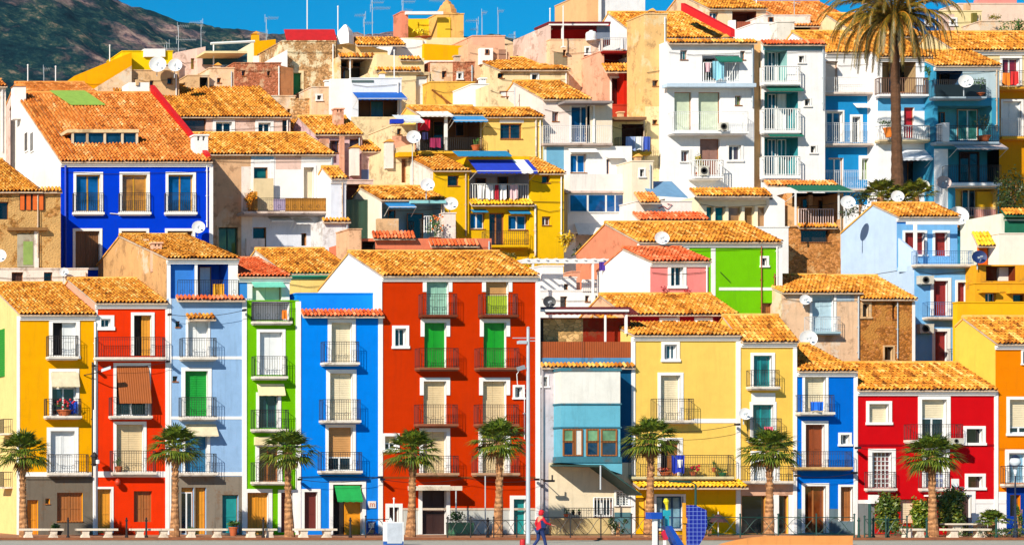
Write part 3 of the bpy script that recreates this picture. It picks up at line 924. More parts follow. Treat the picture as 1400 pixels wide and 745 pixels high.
for ys, yr in ((592, 573), (665, 645)):
    q = MB(); q.box(h.X0 - 0.55, h.X0 - 0.001, 1.6, 3.4, wz(ys, 122) - 0.1, wz(ys, 122)); bp = h.B(q, 'side_balcony', SLAB)
    q = MB()
    q.tube([(h.X0 - 0.5, 1.65, wz(yr, 122)), (h.X0 - 0.5, 3.35, wz(yr, 122))], 0.02, 4); q.tube([(h.X0 - 0.5, 1.65, wz(yr, 122)), (h.X0, 1.65, wz(yr, 122))], 0.02, 4)
    for i in range(14): q.tube([(h.X0 - 0.5, 1.65 + i * 0.13, wz(ys, 122)), (h.X0 - 0.5, 1.65 + i * 0.13, wz(yr, 122))], 0.012, 4)
    for i in range(5): q.tube([(h.X0 - 0.12 * i, 1.65, wz(ys, 122)), (h.X0 - 0.12 * i, 1.65, wz(yr, 122))], 0.012, 4)
    h.B(q, 'railing', IRON, bp)
plant(88, 569, 26, 30, 119.7, 'red flowers and a blue toy behind the middle railing of the yellow house', size=0.1, n=90, flower=plain('red_petal', 200, 20, 40))
laundry(95, 548, 106, 567, 119.8, fabric('blue_towel', 20, 80, 210), 'blue towel on the middle balcony of the yellow house', 4)

h = House('row_house', 'bright red orange house with a full width top balcony and reed blind', 120, 130.5, 227, 414, plaster(232, 54, 8, 0.12), ridge=(382, 5.6), side=plaster(246, 178, 150, 0.2), group=FR)
h.w(138, 436, 151, 447, 'glass', GLASS, s_=5, bottom=True, mull=1)
h.w(183, 431, 207, 486, 'open', OWOOD, s_=4, frac=0.5); h.b(131, 227, 488, 461, 0.5)
h.w(159, 500, 202, 568, 'glass', GLASS, s_=4); h.b(152, 209, 568, 543)
h.awn(159, 203, 500, 551, 0.62, slats('reed_blind', 176, 92, 28, 60, 'X'), val=0.03, arms=False, name='reed_blind')
h.w(159, 580, 196, 645, 'blind', CREAM2, s_=4); h.b(153, 214, 645, 616, 0.5)
h.trim(130, 644, 227, 652); h.trim(130.5, 416, 133.5, 731); h.trim(226, 416, 231, 731, proud=0.05)
h.w(133, 668, 152, 728, 'shut', OWOOD, s_=3, leaf=1, name='door'); h.w(183, 671, 208, 713, 'shut', WOOD, s_=0)
h.cable([(160, 653), (162, 660)], 0.02); h.pipe(129.5, 440, 731, WHITE, 0.06)
h.fin()
m = MB(); c = (wx(161, 119.7), -0.3, wz(659, 119.7)); m.lathe(c, [(0.02, 0.2), (0.1, 0.17), (0.17, 0.05), (0.15, -0.1), (0.05, -0.2)], 14); m.tube([(c[0], 0, c[2] + 0.25), (c[0], -0.3, c[2] + 0.25), (c[0], -0.3, c[2] + 0.18)], 0.02, 5)
tag(m.build('wall_lantern', plain('red_lantern', 215, 60, 20, 0.5), None, c, True), 'round red wall lantern on the ground floor of the red orange house', 'lantern')
plant(162, 645, 22, 16, 119.7, 'small green bush at the left of the third floor balcony on the red orange house', size=0.1, n=80, seed=5)

LB = plaster(152, 188, 230, 0.25, patch=(196, 176, 226), pamt=0.66)
h = House('row_house', 'light blue house with a roofed top terrace and grey ground floor', 120, 231, 334, 408, LB, ridge=None, depth=12, group=FR, flat=0)
h.zone(231, 651, 334, 760, plaster(140, 130, 118, 0.5))
h.canopy(240, 333, 405, 410, 0.35, TILER, name='tile_ledge')
h.w(240, 439, 246, 447, 'dark', s_=0, name='vent'); h.w(236, 514, 243, 521, 'dark', s_=0, name='vent')
h.w(257, 440, 284, 488, 'blind', WDOOR, s_=3); h.b(249, 297, 488, 462); h.canopy(254, 292, 430, 436, 0.45)
h.w(253, 507, 284, 569, 'shut', GREENS, s_=5); h.b(248, 297, 570, 543)
h.w(253, 591, 283, 646, 'shut', BLUED, s_=4); h.b(246, 297, 646, 620); h.awn(253, 295, 580, 595, 0.5, plain('cream_canvas', 236, 220, 186, 0.9), val=0.08, arms=False)
h.trim(231, 487, 334, 491); h.trim(231, 569, 334, 573); h.trim(231, 645, 334, 650); h.trim(231, 408, 234, 731); h.trim(331, 408, 337, 731, proud=0.05)
h.w(248, 666, 265, 730, 'half', OWOOD, s_=0, frac=0.1, name='door'); h.w(267, 666, 282, 730, 'shut', OWOOD, s_=0, leaf=1, name='door'); h.w(304, 676, 326, 728, 'shut', TEALD, s_=0, leaf=1, name='door')
m = MB(); m.k = 0
h.fin()
u = House('', '', 121.3, 228, 325, 353, plaster(150, 190, 236, 0.2), ridge=(322, 9.0), zb=wz(412, 121.3), side=plaster(226, 176, 120, 0.35, patch=(250, 220, 190)), root=h.root, depth=14)
u.rec(233, 360, 266, 409, 0.25, plaster(60, 130, 215, 0.1)); u.rec(270, 357, 312, 409, 1.5, plaster(30, 90, 190, 0.1))
u.w(272, 365, 288, 409, 'blind', WDOOR, s_=0, off=1.2); u.trim(266, 355, 270, 409); u.trim(312, 355, 325, 409); u.trim(228, 355, 233, 409)
u.make_roof(); u.chimney(200, 327, 349, 7, 6.0, plaster(236, 196, 160, 0.3), 'plain'); u.chimney(215, 331, 352, 13, 2.5, plaster(238, 190, 160, 0.3), 'slab')
u.fin(); u.rail(243, 326, 383, 407, -0.9)
laundry(291, 388, 306, 406, 120.6, fabric('yellow_orange_cloth', 246, 170, 20), 'orange and yellow cloth on the top terrace railing of the light blue house', 3)

GRN = plaster(110, 186, 4, 0.12)
h = House('row_house', 'narrow lime green house with an open white top terrace', 120, 337, 407.5, 412, GRN, ridge=None, depth=9, group=FR, flat=0.1)
h.rec(344, 412.1, 396, 438, 1.4, plaster(236, 236, 240, 0.1))
h.b(346, 400, 439, 414, 0.35, right=False)
h.w(355, 454, 386, 512, 'blind', WDOOR, s_=4); h.b(348, 394, 514, 487)
h.w(354, 540, 380, 585, 'glass', GLASS, s_=4, fmat=plain('teal_frame', 60, 120, 100)); h.b(347, 396, 586, 560); h.awn(351, 388, 525, 540, 0.3, CREAMW, val=0.05, arms=False)
h.w(354, 610, 381, 658, 'glass', glassm(70, 36, 24), s_=5, fmat=WOOD); h.b(347, 397, 658, 632); h.box('roller_box', 349, 597, 384, 608, 0.3, CREAMW, -0.2)
h.trim(404, 412, 411, 731, proud=0.05); h.trim(332, 668, 338, 731)
h.w(338, 673, 367, 730, 'shut', OWOOD, s_=5, name='door'); h.w(384, 673, 400, 727, 'shut', plain('wine_door', 110, 34, 24), s_=4, leaf=1, name='door')
h.fin()
u = House('', '', 121.4, 325, 396, 378, plaster(240, 240, 244, 0.1), ridge=(354, 5.0), zb=wz(440, 121.4), root=h.root, tile=TILER)
u.w(345, 391, 385, 437, 'blind', WDOOR, s_=0); u.awn(343, 386, 385, 392, 0.5, plain('aqua_canvas', 120, 214, 190, 0.9), val=0.06, arms=False)
u.zone(326, 384, 338, 438, plaster(60, 140, 220, 0.1)); u.fin()
laundry(386, 424, 392, 437, 119.6, fabric('orange_cloth', 240, 130, 30), 'orange cloth hung at the right of the lime green house terrace', 8)

BL = plaster(0, 130, 238, 0.12)
h = House('row_house', 'vivid blue house with white framed tall doors and a low blue parapet', 120, 408, 522, 430, BL, ridge=None, depth=8, group=FR, flat=0)
h.canopy(411, 522, 424, 432, 0.4, TILER, name='tile_ledge')
u = House('', '', 121.2, 405, 516, 402, plaster(20, 142, 244, 0.15), zb=wz(440, 121.2), depth=6, root=h.root, flat=0.1); u.fin()
h.w(453, 441, 481, 495, 'blind', CREAM, s_=5); h.b(443, 492, 495, 467)
h.w(451, 510, 482, 574, 'blind', CREAM, s_=5); h.b(441, 494, 574, 546)
h.w(449, 584, 482, 643, 'half', TANB, s_=4, frac=0.68); h.b(439, 496, 643, 618)
h.zone(408, 651, 522, 760, plaster(20, 132, 236, 0.2)); h.cable([(408, 652), (440, 651), (522, 652)], 0.02)
h.trim(517, 432, 523, 731, proud=0.05); h.trim(405, 432, 411, 520)
h.w(416, 672, 434, 724, 'shut', plain('wine_door', 110, 34, 24), s_=4, leaf=1, name='door')
h.w(455, 662, 495, 731, 'open', plain('orange_door', 250, 160, 10), s_=5, frac=0.45, name='garage_door'); h.awn(457, 492, 664, 684, 0.45, plain('green_canvas', 20, 170, 80, 0.9), val=0.1, arms=False)
h.fin()
m = MB(); m.box(wx(503, 120), wx(513.5, 120), -0.06, -0.002, wz(694, 120), wz(684.5, 120)); sg = tag(m.build('wall_plaque', plain('white_plaque', 245, 240, 236), None, (wx(508, 120), 0, wz(690, 120))), 'small white plaque with an orange letter on the vivid blue house', 'sign')
def lettering(txt, size, loc, mat, rot=(R(90), 0, 0), parent=None, name='lettering', org=(0, 0, 0)):
    cu = bpy.data.curves.new(name, 'FONT'); cu.body = txt; cu.size = size; cu.align_x = 'CENTER'; cu.align_y = 'CENTER'; cu.extrude = 0.004
    t = bpy.data.objects.new(name, cu); me = bpy.data.meshes.new_from_object(t); bpy.data.objects.remove(t)
    o = bpy.data.objects.new(name, me); COL.objects.link(o); me.materials.clear(); me.materials.append(mat)
    o.location = tuple(loc[i] - org[i] for i in range(3)); o.rotation_euler = rot
    if parent: o.parent = parent
    return o
lettering('m', 0.42, (wx(508.3, 120), -0.068, wz(689, 120)), plain('orange_letter', 230, 110, 40), parent=sg, org=(wx(508, 120), 0, wz(690, 120)))
m = MB(); X, Z = wx(508, 119.9), wz(720, 119.9); m.box(X - 0.2, X + 0.2, -0.08, -0.002, Z - 0.4, Z + 0.32); m.k = 1; m.box(X - 0.15, X + 0.15, -0.09, -0.081, Z - 0.05, Z + 0.24); m.k = 2; m.box(X - 0.12, X + 0.12, -0.09, -0.081, Z - 0.34, Z - 0.14)
tag(m.build('wall_poster', [plain('blue_board', 20, 60, 140), plain('white_plaque', 245, 240, 236), plain('tan_print', 210, 150, 100)], None, (X, 0, Z)), 'blue and white notice board beside the orange door of the vivid blue house', 'notice')

# big terracotta house
RD = plaster(202, 52, 0, 0.2)
h = House('row_house', 'big terracotta red house with two columns of green shutters and balconies', 120, 522, 734, 377, RD, ridge=(345, 4.6), side=plaster(248, 244, 240, 0.1), group=FR)
h.zone(545, 696, 734, 760, plaster(206, 206, 200, 0.3))
RC = plain('iron_brown', 56, 26, 22, 0.5)
for (a, b, c, d) in ((583, 613, 577, 626), (664, 695, 659, 709)):
    h.w(a, 381, b, 430, 'half' if a > 600 else 'shut', TANB if a > 600 else plain('pale_green_door', 150, 200, 180), s_=5, ear=399, frac=0.45); h.b(c, d, 430, 402, 0.5, iron=RC, slab=plaster(120, 60, 40, 0.3))
    h.w(a - 3, 441, b - 3, 502, 'shut', plain('bright_green_paint', 6, 158, 30, 0.5), s_=5, ear=460); h.b(c - 4, d + 2, 502, 476, 0.6, iron=RC, slab=plaster(150, 90, 66, 0.3))
    h.w(a - 4, 521, b - 3, 579, 'blind', CREAM2, s_=5, ear=540); h.b(c - 5, d + 1, 579, 553, 0.6, iron=RC, slab=plaster(150, 90, 66, 0.3))
    h.w(a - 5, 590, b - 3, 646, 'blind', CREAM2, s_=5); h.b(c - 8, d + 2, 646, 623, 0.6, iron=RC, slab=plaster(190, 150, 120, 0.3))
h.box('balcony_screen', 665, 404, 694, 429, 0.02, plain('lime_screen', 170, 196, 30), 0.16)
h.w(540, 449, 555, 473, 'glass', GLASS, s_=4, bottom=True); h.w(526, 596, 542, 614, 'half', CREAM2, s_=4, bottom=True, frac=0.5)
h.w(704, 529, 714, 543, 'glass', GLASS, s_=3, bottom=True)
h.w(532, 693, 545, 728, 'shut', DWOOD, s_=5, leaf=1, name='door'); h.w(577, 668, 610, 730, 'shut', plain('dark_brown_door', 58, 30, 26), s_=5, name='door'); h.w(702, 682, 719, 731, 'shut', TEALD, s_=5, leaf=1, name='door')
h.trim(522, 651, 734, 654, plaster(150, 70, 30, 0.3)); h.trim(732, 380, 738, 731, proud=0.06); h.trim(517.5, 378, 522, 432, proud=0.05)
h.trim(545, 694, 734, 697, plaster(220, 200, 180, 0.3))
lin_ = h.box('door_canopy', 567, 664, 632, 670, 0.9, plaster(226, 214, 196, 0.3), -0.9); h.pipe(716, 530, 600, WIRON, 0.02)
q = MB(); q.tube([(wx(624, 119.1), -0.85, 0), (wx(624, 119.1), -0.85, wz(670, 119.1))], 0.035, 6); h.B(q, 'canopy_post', STEEL)
q = MB(); q.tube([(wx(664, 119.1), -0.85, 0), (wx(664, 119.1), -0.85, wz(650, 119.1))], 0.03, 6); h.B(q, 'downpipe', STEEL)
h.fin()
plant(629, 731, 35, 36, 118.0, 'leafy shrub in a square green planter before the terracotta house', pot=plain('green_planter', 90, 150, 110), pothpx=17, box=True, n=220, seed=11, size=0.16)

# grey and teal house with a bay
GY = plaster(206, 198, 206, 0.3); TL = plaster(110, 188, 214, 0.25, patch=(60, 140, 180), pamt=0.7)
h = House('row_house', 'narrow grey house with a light blue box bay over a slanting canopy', 120, 738, 866, 500, GY, depth=9, group=FR, flat=0)
h.zone(750, 632, 866, 760, plaster(244, 226, 196, 0.25)); h.zone(836, 500, 866, 632, plaster(20, 86, 130, 0.25))  # dark teal zone: shade beside the bay put into the wall colour
h.canopy(738, 866, 497, 502, 0.25, TILE, name='tile_ledge')
h.box('roof_parapet', 738, 489, 866, 500, 0.15, plaster(90, 150, 196, 0.3), 0.1)
h.box('wicker_screen', 738, 467, 862, 489, 0.05, slats('wicker', 178, 84, 30, 90, 'X'), 0.12)
h.w(740, 515, 748, 528, 'glass', GLASS, s_=2, bottom=True)
# bay: angled left cheek, front, bottom
D = 118.9; bx0, bx1 = wx(767, D), wx(848, D); bl = wx(757, 120)
q = MB(); zt, zb_ = wz(506, D), wz(626, D)
def bayslab(z0, z1, g=0.0):
    P = [(bl - g, -0.001, z0), (bx0 - g, -1.1 - g, z0), (bx1 + g, -1.1 - g, z0), (bx1 + g, -0.001, z0)]
    q.prism(P, (0, 0, z1 - z0))
bayslab(zb_, wz(584, D)); q.k = 0
bay = h.B(q, 'bay', [TL])
q = MB(); bayslab(wz(552, D), zt); h.B(q, 'bay_panel', plaster(240, 238, 232, 0.2), bay)
q = MB(); bayslab(wz(584, D), wz(552, D)); h.B(q, 'bay_panel', TL, bay)
for y0, y1 in ((503, 507), (551, 553), (583, 585), (624, 632)):
    q = MB(); bayslab(wz(y1, D), wz(y0, D), 0.06); h.B(q, 'bay_moulding', plaster(70, 130, 150, 0.3), bay)
def baypane(x0, x1, y0, y1, mat, fm):
    a, b, c, d = wx(x0, D), wx(x1, D), wz(y1, D), wz(y0, D); y = -1.1
    q = MB(); f = 0.07
    q.box(a, b, y - 0.07, y - 0.002, d - f, d); q.box(a, b, y - 0.07, y - 0.002, c, c + f); q.box(a, a + f, y - 0.07, y - 0.002, c + f, d - f); q.box(b - f, b, y - 0.07, y - 0.002, c + f, d - f)
    w_ = h.B(q, 'window', fm, bay)
    q = MB(); q.box(a + f, b - f, y - 0.03, y - 0.003, c + f, d - f); h.B(q, 'pane', mat, bay)
for a, b in ((769, 784), (801, 818), (821, 843)):
    baypane(a, b, 586, 604, glassm(120, 170, 130), WOOD); baypane(a, b, 603, 623, glassm(20, 64, 100), WOOD)
baypane(785, 796, 586, 623, plaster(230, 230, 225, 0.1), WOOD)
q = MB()
q.prism([(wx(765, D), -1.1, wz(632, D)), (bx1 + 0.1, -1.1, wz(632, D)), (bx1 + 0.1, -1.1, wz(648, D)), (wx(815, D), -1.1, wz(636, D))], (0, 1.05, 0)); h.B(q, 'bay_skirt', TL, bay)
q = MB()   # slanting canopy slab, low end out over the pavement
q.prism([(wx(764, 119), -1.5, wz(635, 118.5)), (wx(818, 119), -1.5, wz(635, 118.5)), (wx(884, 118), -1.5, wz(675, 118.5)), (wx(884, 118), -1.5, wz(677, 118.5)), (wx(818, 119), -1.5, wz(638, 118.5)), (wx(764, 119), -1.5, wz(637, 118.5))], (0, 1.49, 0))
h.B(q, 'canopy', plain('dark_green_sheet', 50, 84, 80))
h.w(812, 682, 838, 706, 'glass', GLASS, s_=0, name='window'); h.rail(812, 838, 680, 706, -0.03, WIRON, 'white', 'window_bars')
h.box('terrace_wall', 755, 708, 836, 731, 0.3, plaster(220, 196, 140, 0.5), -2.2); h.rail(772, 838, 694, 708, -2.1)
h.w(842, 672, 862, 690, 'grid', s_=2, bottom=True); h.zone(840, 700, 866, 760, plaster(90, 130, 140, 0.3))
h.pipe(741, 500, 731, plain('grey_pipe', 170, 164, 170), 0.05); h.cable([(795, 500), (795, 440)]); h.cable([(775, 508), (795, 517), (822, 507)])
q = MB(); q.tube([(wx(821, 118.4), -1.6, wz(636, 118.4)), (wx(821, 118.4), -1.6, wz(669, 118.4))], 0.04, 6); h.B(q, 'canopy_post', STEEL)
h.fin()
# roofed terrace on top of it
u = House('', '', 121.3, 738, 862, 436, plaster(150, 44, 26, 0.3), depth=5, zb=wz(500, 121.3), root=h.root, flat=0.1)
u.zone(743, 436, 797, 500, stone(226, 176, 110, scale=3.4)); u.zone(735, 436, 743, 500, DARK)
u.awn(735, 861, 420, 428, 0.9, slats('red_pergola_sheet', 120, 34, 24, 30, 'X'), val=0.12, arms=False, name='pergola_roof'); u.box('pergola_beam', 737, 423, 860, 426, 0.1, WHITE, -1.0); u.box('pergola_post', 855, 427, 858, 456, 0.1, WHITE, -0.9); u.box('pergola_post', 827, 430, 829, 488, 0.08, WHITE, -0.9)
u.fin()

YL = plaster(250, 206, 102, 0.14)
h = House('row_house', 'pale yellow house with a wide blank wall and yellow tiled shop canopy', 120, 865, 1009, 458, YL, ridge=(430, 4.2), depth=4.6, side=plaster(250, 220, 130, 0.15), group=FR)
h.w(908, 471, 925, 491, 'grille' if False else 'glass', glassm(20, 70, 90), s_=4, bottom=True, mull=2)
h.w(903, 513, 930, 574, 'blind', CREAM, s_=4); h.b(897, 950, 574, 545, 0.6)
h.w(903, 602, 929, 650, 'open', WOOD, s_=4, frac=0.5); h.b(866, 1004, 651, 622, 0.55, slab=plaster(220, 210, 170, 0.4))
h.trim(945, 572, 1007, 578); h.trim(863, 461, 868, 731, proud=0.05); h.trim(1006, 461, 1012, 731, proud=0.05)
h.zone(865, 667, 1009, 760, plaster(250, 190, 8, 0.15))
h.canopy(862, 1011, 656, 666, 0.9, TILEY, name='shop_canopy')
h.w(897, 678, 934, 722, 'glass', glassm(120, 160, 180), s_=3, fmat=plain('blue_frame', 20, 70, 110), mull=2, bottom=True); h.w(868, 680, 884, 722, 'shut', plain('yellow_door', 250, 200, 40), s_=0, leaf=1, name='door')
h.make_roof(); h.fin()
laundry(918, 622, 936, 648, 119.3, fabric('royal_blue_cloth', 20, 50, 180), 'royal blue cloth over the railing above the yellow shop canopy', 5)
laundry(926, 628, 933, 640, 119.25, fabric('white_cloth', 240, 240, 240), 'small white cloth beside the royal blue cloth over the shop canopy', 6)
plant(948, 650, 16, 14, 119.7, 'green potted shrub with red flowers on the shop balcony left of the gas lamp', seed=15, n=80, size=.1, flower=plain('red_petal', 200, 20, 40))
plant(910, 650, 14, 22, 119.7, 'rust red potted shrub before the brown door above the shop canopy', leaf=leafmat(150, 50, 20), seed=16, n=90, size=.1)
plant(976, 645, 18, 8, 119.7, 'hanging flower basket on the blank yellow wall', seed=17, n=50, size=.09)
plant(988, 651, 15, 16, 119.7, 'green tub plant at the right end of the shop balcony', pot=plain('green_tub', 30, 120, 70), seed=18, n=70, size=.09)

h = House('row_house', 'narrow pale yellow house with teal doors and low tiled roof left of blue', 120, 1013, 1087.5, 467, plaster(250, 202, 92, 0.15), ridge=(432, 1.7), depth=7, group=FR)
h.w(1030, 486, 1055, 528, 'glass', TEALG, s_=4, fmat=TEALD); h.b(1027, 1067, 528, 506, 0.5)
h.box('lintel_panel', 1028, 537, 1060, 549, 0.05, TRIM, -0.05)
h.w(1029, 553, 1057, 600, 'glass', TEALG, s_=4, fmat=TEALD); h.b(1028, 1070, 600, 572, 0.5)
h.w(1030, 620, 1061, 656, 'shut', WDOOR, s_=4); h.b(1018, 1086, 657, 637, 0.5)
h.zone(1013, 658, 1088, 760, plaster(226, 178, 150, 0.3))
h.w(1014, 677, 1048, 729, 'dark', glassm(14, 22, 30), s_=0, name='garage_opening'); h.w(1065, 677, 1078, 729, 'dark', glassm(14, 22, 30), s_=0, name='door')
h.trim(1084, 470, 1089, 731, proud=0.05)
h.box('roller_panel', 1055, 676, 1065, 731, 0.02, TRIM, -0.03); h.trim(1078, 676, 1086, 731)
h.fin()
dish(1020, 566, 8, 119.4, 'white dish on the quoin between the two pale yellow houses', 580)
laundry(1045, 583, 1056, 600, 119.35, fabric('pink_towel', 236, 100, 130), 'pink towel on the middle balcony of the narrow pale yellow house', 9)

h = House('row_house', 'small bright blue house with brown doors between yellow and dark red', 120, 1090, 1168, 507, plaster(0, 108, 214, 0.12), ridge=(471, 4.2), group=FR)
h.w(1100, 511, 1129, 563, 'blind', CREAM, s_=3); h.b(1094, 1142, 563, 540, 0.55)
h.w(1101, 580, 1127, 638, 'shut', plain('chestnut_shutter', 150, 70, 24), s_=5); h.b(1089, 1166, 638, 617, 0.55, slab=plaster(220, 180, 120, 0.4))
h.w(1149, 594, 1161, 607, 'glass', s_=3, bottom=True)
h.zone(1090, 695, 1168, 760, plaster(110, 130, 140, 0.3))
h.w(1100, 664, 1129, 728, 'glass', glassm(110, 50, 20), s_=4, fmat=WOOD, name='door'); h.w(1149, 665, 1166, 712, 'shut', WOOD, s_=3, leaf=1, name='door')
h.trim(1167, 510, 1172, 731, proud=0.05); h.fin()
laundry(1108, 549, 1126, 562, 119.3, fabric('bright_blue_cloth', 20, 110, 230), 'bright blue cloth on the top balcony of the small bright blue house', 12)

h = House('row_house', 'crimson red house with white framed windows and a long tiled roof', 120, 1172, 1359, 533, plaster(206, 10, 20, 0.12), ridge=(497, 3.0), group=FR)
h.w(1188, 552, 1215, 577, 'blind', CREAM, s_=4, bottom=True, leaf=1); h.w(1260, 546, 1294, 600, 'half', CREAM, s_=5, frac=0.46); h.b(1245, 1318, 601, 580, 0.6, iron=IRON)
h.w(1321, 586, 1343, 605, 'dark', glassm(16, 22, 30), s_=4, bottom=True); h.w(1323, 651, 1343, 666, 'dark', glassm(60, 30, 24), s_=4, bottom=True)
h.w(1192, 618, 1219, 666, 'grid', glassm(120, 60, 70), s_=5); h.b(1186, 1227, 667, 645, 0.3); h.w(1265, 614, 1293, 666, 'grid', glassm(120, 130, 170), s_=5); h.b(1260, 1300, 667, 645, 0.3)
h.trim(1172, 607, 1359, 610, plaster(150, 10, 26, 0.2)); h.trim(1172, 683, 1196, 688); h.trim(1330, 682, 1375, 688)
h.w(1312, 676, 1328, 728, 'dark', glassm(50, 20, 22), s_=5, name='door'); h.w(1231, 682, 1252, 714, 'blind', CREAM, s_=0, bottom=True)
h.zone(1172, 688, 1196, 760, plaster(130, 134, 136, 0.3)); h.zone(1329, 688, 1360, 760, TRIM); h.box('fuse_box', 1190, 676, 1202, 688, 0.2, TRIM, -0.2)
h.trim(1359, 536, 1364, 731, proud=0.05); h.fin()
aircon(1300, 599, 1318, 606, 118.9, 'white air conditioner under the wide red house balcony')

h = House('row_house', 'orange house with a yellow side wall at the right edge', 120, 1361, 1470, 470, plaster(240, 132, 0, 0.12), ridge=(434, 2.6), side=plaster(250, 204, 84, 0.14), group=FR, depth=3.3)
h.w(1380, 546, 1412, 592, 'half', CREAM, s_=4, frac=0.8); h.w(1379, 619, 1404, 660, 'glass', glassm(120, 170, 200), s_=5); h.b(1374, 1425, 661, 637, 0.4)
h.w(1398, 480, 1410, 497, 'glass', s_=2, bottom=True)
h.zone(1376, 662, 1470, 760, plaster(10, 60, 160, 0.2)); h.zone(1361, 672, 1376, 760, TRIM); h.w(1381, 676, 1395, 705, 'dark', glassm(10, 30, 60), s_=0, name='door')
h.trim(1359, 612, 1470, 615, plaster(220, 120, 10, 0.2)); h.fin()
u = House('', '', 123.4, 1309, 1470, 414, plaster(248, 190, 30, 0.14), depth=0.4, root=h.root, flat=0.1, zb=2); u.fin()

# looping wires along the front row
def wire(pts, label, D=119.55, r=0.014):
    m = MB(); P = []
    for (a, b), (c, d) in zip(pts, pts[1:]):
        for k in range(8):
            t = k / 8; P.append((wx(a + (c - a) * t, D), D - D0, wz(b + (d - b) * t + (c - a) * 0.05 * 4 * t * (1 - t), D)))
    P.append((wx(pts[-1][0], D), D - D0, wz(pts[-1][1], D)))
    m.tube(P, r, 4)
    for i in (0, -1): m.obox(P[i], (0.06, 0, 0), (0, 0.2, 0), (0, 0, 0.06))
    tag(m.build('wire', IRON, None, P[0]), label, 'wire')
wire([(128, 500), (230, 494)], 'black wire sagging across the bright red orange house below its top balcony'); wire([(232, 430), (334, 424)], 'black wire under the tiled ledge of the light blue house'); wire([(410, 655), (520, 652)], 'black wire along the belt line of the vivid blue house'); wire([(523, 655), (636, 653), (734, 655)], 'black wire along the brown belt of the terracotta house'); wire([(866, 586), (1008, 580)], 'black wire across the wide blank wall of the pale yellow house'); wire([(1090, 650), (1168, 646)], 'black wire below the brown shutter balcony of the small bright blue house'); wire([(1173, 612), (1262, 610)], 'black wire along the dark belt of the crimson house')
# ---------------------------------------------------------------- SECOND ROW, just behind (127-137 m)
def HH(label, D, x0, x1, yt, wall, **k):
    cat = k.pop('cat', 'house')
    return House(k.pop('name', 'hillside_house'), label, D, x0, x1, yt, wall, cat=cat, **k)
def sub(h, D, x0, x1, yt, wall, **k): return House('', '', D, x0, x1, yt, wall, root=h.root, **k)
OCHRE = stone(186, 128, 56, plas=(214, 168, 104), amt=0.46)
BEIGE = plaster(226, 186, 140, 0.4, patch=(244, 220, 190), pamt=0.6)
PINKW = plaster(238, 204, 190, 0.35, patch=(250, 236, 226), pamt=0.6)
ROSE = plaster(236, 170, 140, 0.35, patch=(246, 210, 180), pamt=0.6)
OLDW = plaster(246, 232, 222, 0.4, patch=(226, 196, 164), pamt=0.64)
CRM = plaster(248, 222, 176, 0.3)
SHADE_LAV = plaster(222, 186, 192, 0.3, patch=(240, 210, 200), pamt=0.6)  # lavender plaster with purple-pink shade put into its colour
BRICK = stone(196, 112, 72, plas=(230, 180, 140), amt=0.55, scale=9.0)

h = HH('old ochre stone house with orange slatted window left of the deep blue house', 131, -60, 56, 262, OCHRE, ridge=(219, 10.0), cornice=False, depth=12)
h.w(-2, 276, 12, 300, 'dark', s_=0); h.fin()
u = sub(h, 131.05, 56, 83, 262, OCHRE, depth=4, flat=0); u.canopy(55, 84, 257, 262, 0.25); u.fin()
v = sub(h, 130.97, 27, 61.5, 262, OCHRE, depth=0.05, flat=0) if False else None
h2 = MB()
for i in range(4):
    h2.box(wx(28 + i * 8.6, 130.9), wx(33.5 + i * 8.6, 130.9), h.Y - 0.08, h.Y - 0.005, wz(287, 130.9), wz(266, 130.9))
h2.k = 1; h2.box(wx(27, 130.95), wx(61, 130.95), h.Y - 0.03, h.Y + 0.1, wz(287, 130.95), wz(265, 130.95))
h.B(h2, 'slatted_window', [plain('orange_slats', 236, 110, 30), DARK])
q = MB(); q.box(wx(24, 130.9), wx(47, 130.9), h.Y - 0.06, h.Y - 0.004, wz(365, 130.9), wz(320, 130.9)); q.k = 1; q.box(wx(32, 130.9), wx(45, 130.9), h.Y - 0.075, h.Y - 0.061, wz(362, 130.9), wz(330, 130.9))
h.B(q, 'door', [plaster(180, 170, 150, 0.5), plain('sage_door', 150, 176, 90)])
h.box('lintel', 11, 311, 66, 315, 0.35, plaster(150, 110, 70, 0.5), -0.3); h.box('door_jamb', 47, 316, 53, 366, 0.1, OLDW, -0.08)
dish(0, 350, 9, 129.2, 'small white dish at the foot of the ochre stone house by the left edge', 365)

h = HH('low whitewashed annex with a dark door behind the yellow house roof', 129, -30, 120, 368, OLDW, depth=2.0, flat=0.2)
h.w(16, 372, 32, 392, 'shut', DWOOD, s_=0); h.w(60, 372, 72, 384, 'dark', s_=0); h.fin()
dish(88, 372, 6, 128.5, 'small white dish on the low annex behind the yellow house', 385)

h = HH('large deep blue house with white gable and a long orange tiled roof', 135, 83, 288, 221, plaster(0, 60, 214, 0.1), ridge=(128, 11.5), tile=TILEO, side=plaster(250, 246, 244, 0.1), depth=13)
YF = plain('mustard_frame', 206, 150, 30)
for a, b in ((104, 137), (167, 201), (230, 264)):
    h.w(a, 239, b, 289, 'glass', BGLASS if a != 167 else glassm(190, 130, 40), s_=3.6, fmat=YF); h.b(a - 4, b + 6, 290, 264, 0.25, slab=WHITE, th=0.14)
    h.w(a - 1, 316, b - 1, 366, 'shut', slats('walnut', 120, 74, 30, 30, 'X'), s_=3.6)
h.trim(286, 225, 291, 420, proud=0.05); h.pipe(89, 226, 400, plain('blue_pipe', 10, 60, 210), 0.07); h.cable([(150, 292), (162, 293)], 0.03, WHITE)
h.make_roof(); h.chimney(27, 114, 146, 17, 10.0, WHITE, 'tile')
dm = h.box('dormer', 92, 177, 190, 181.5, 2.6, plaster(232, 206, 160, 0.3), 2.3, h.roof); h.box('glazing', 98, 182, 188, 199, 2.0, glassm(20, 60, 90), 2.5, h.roof)
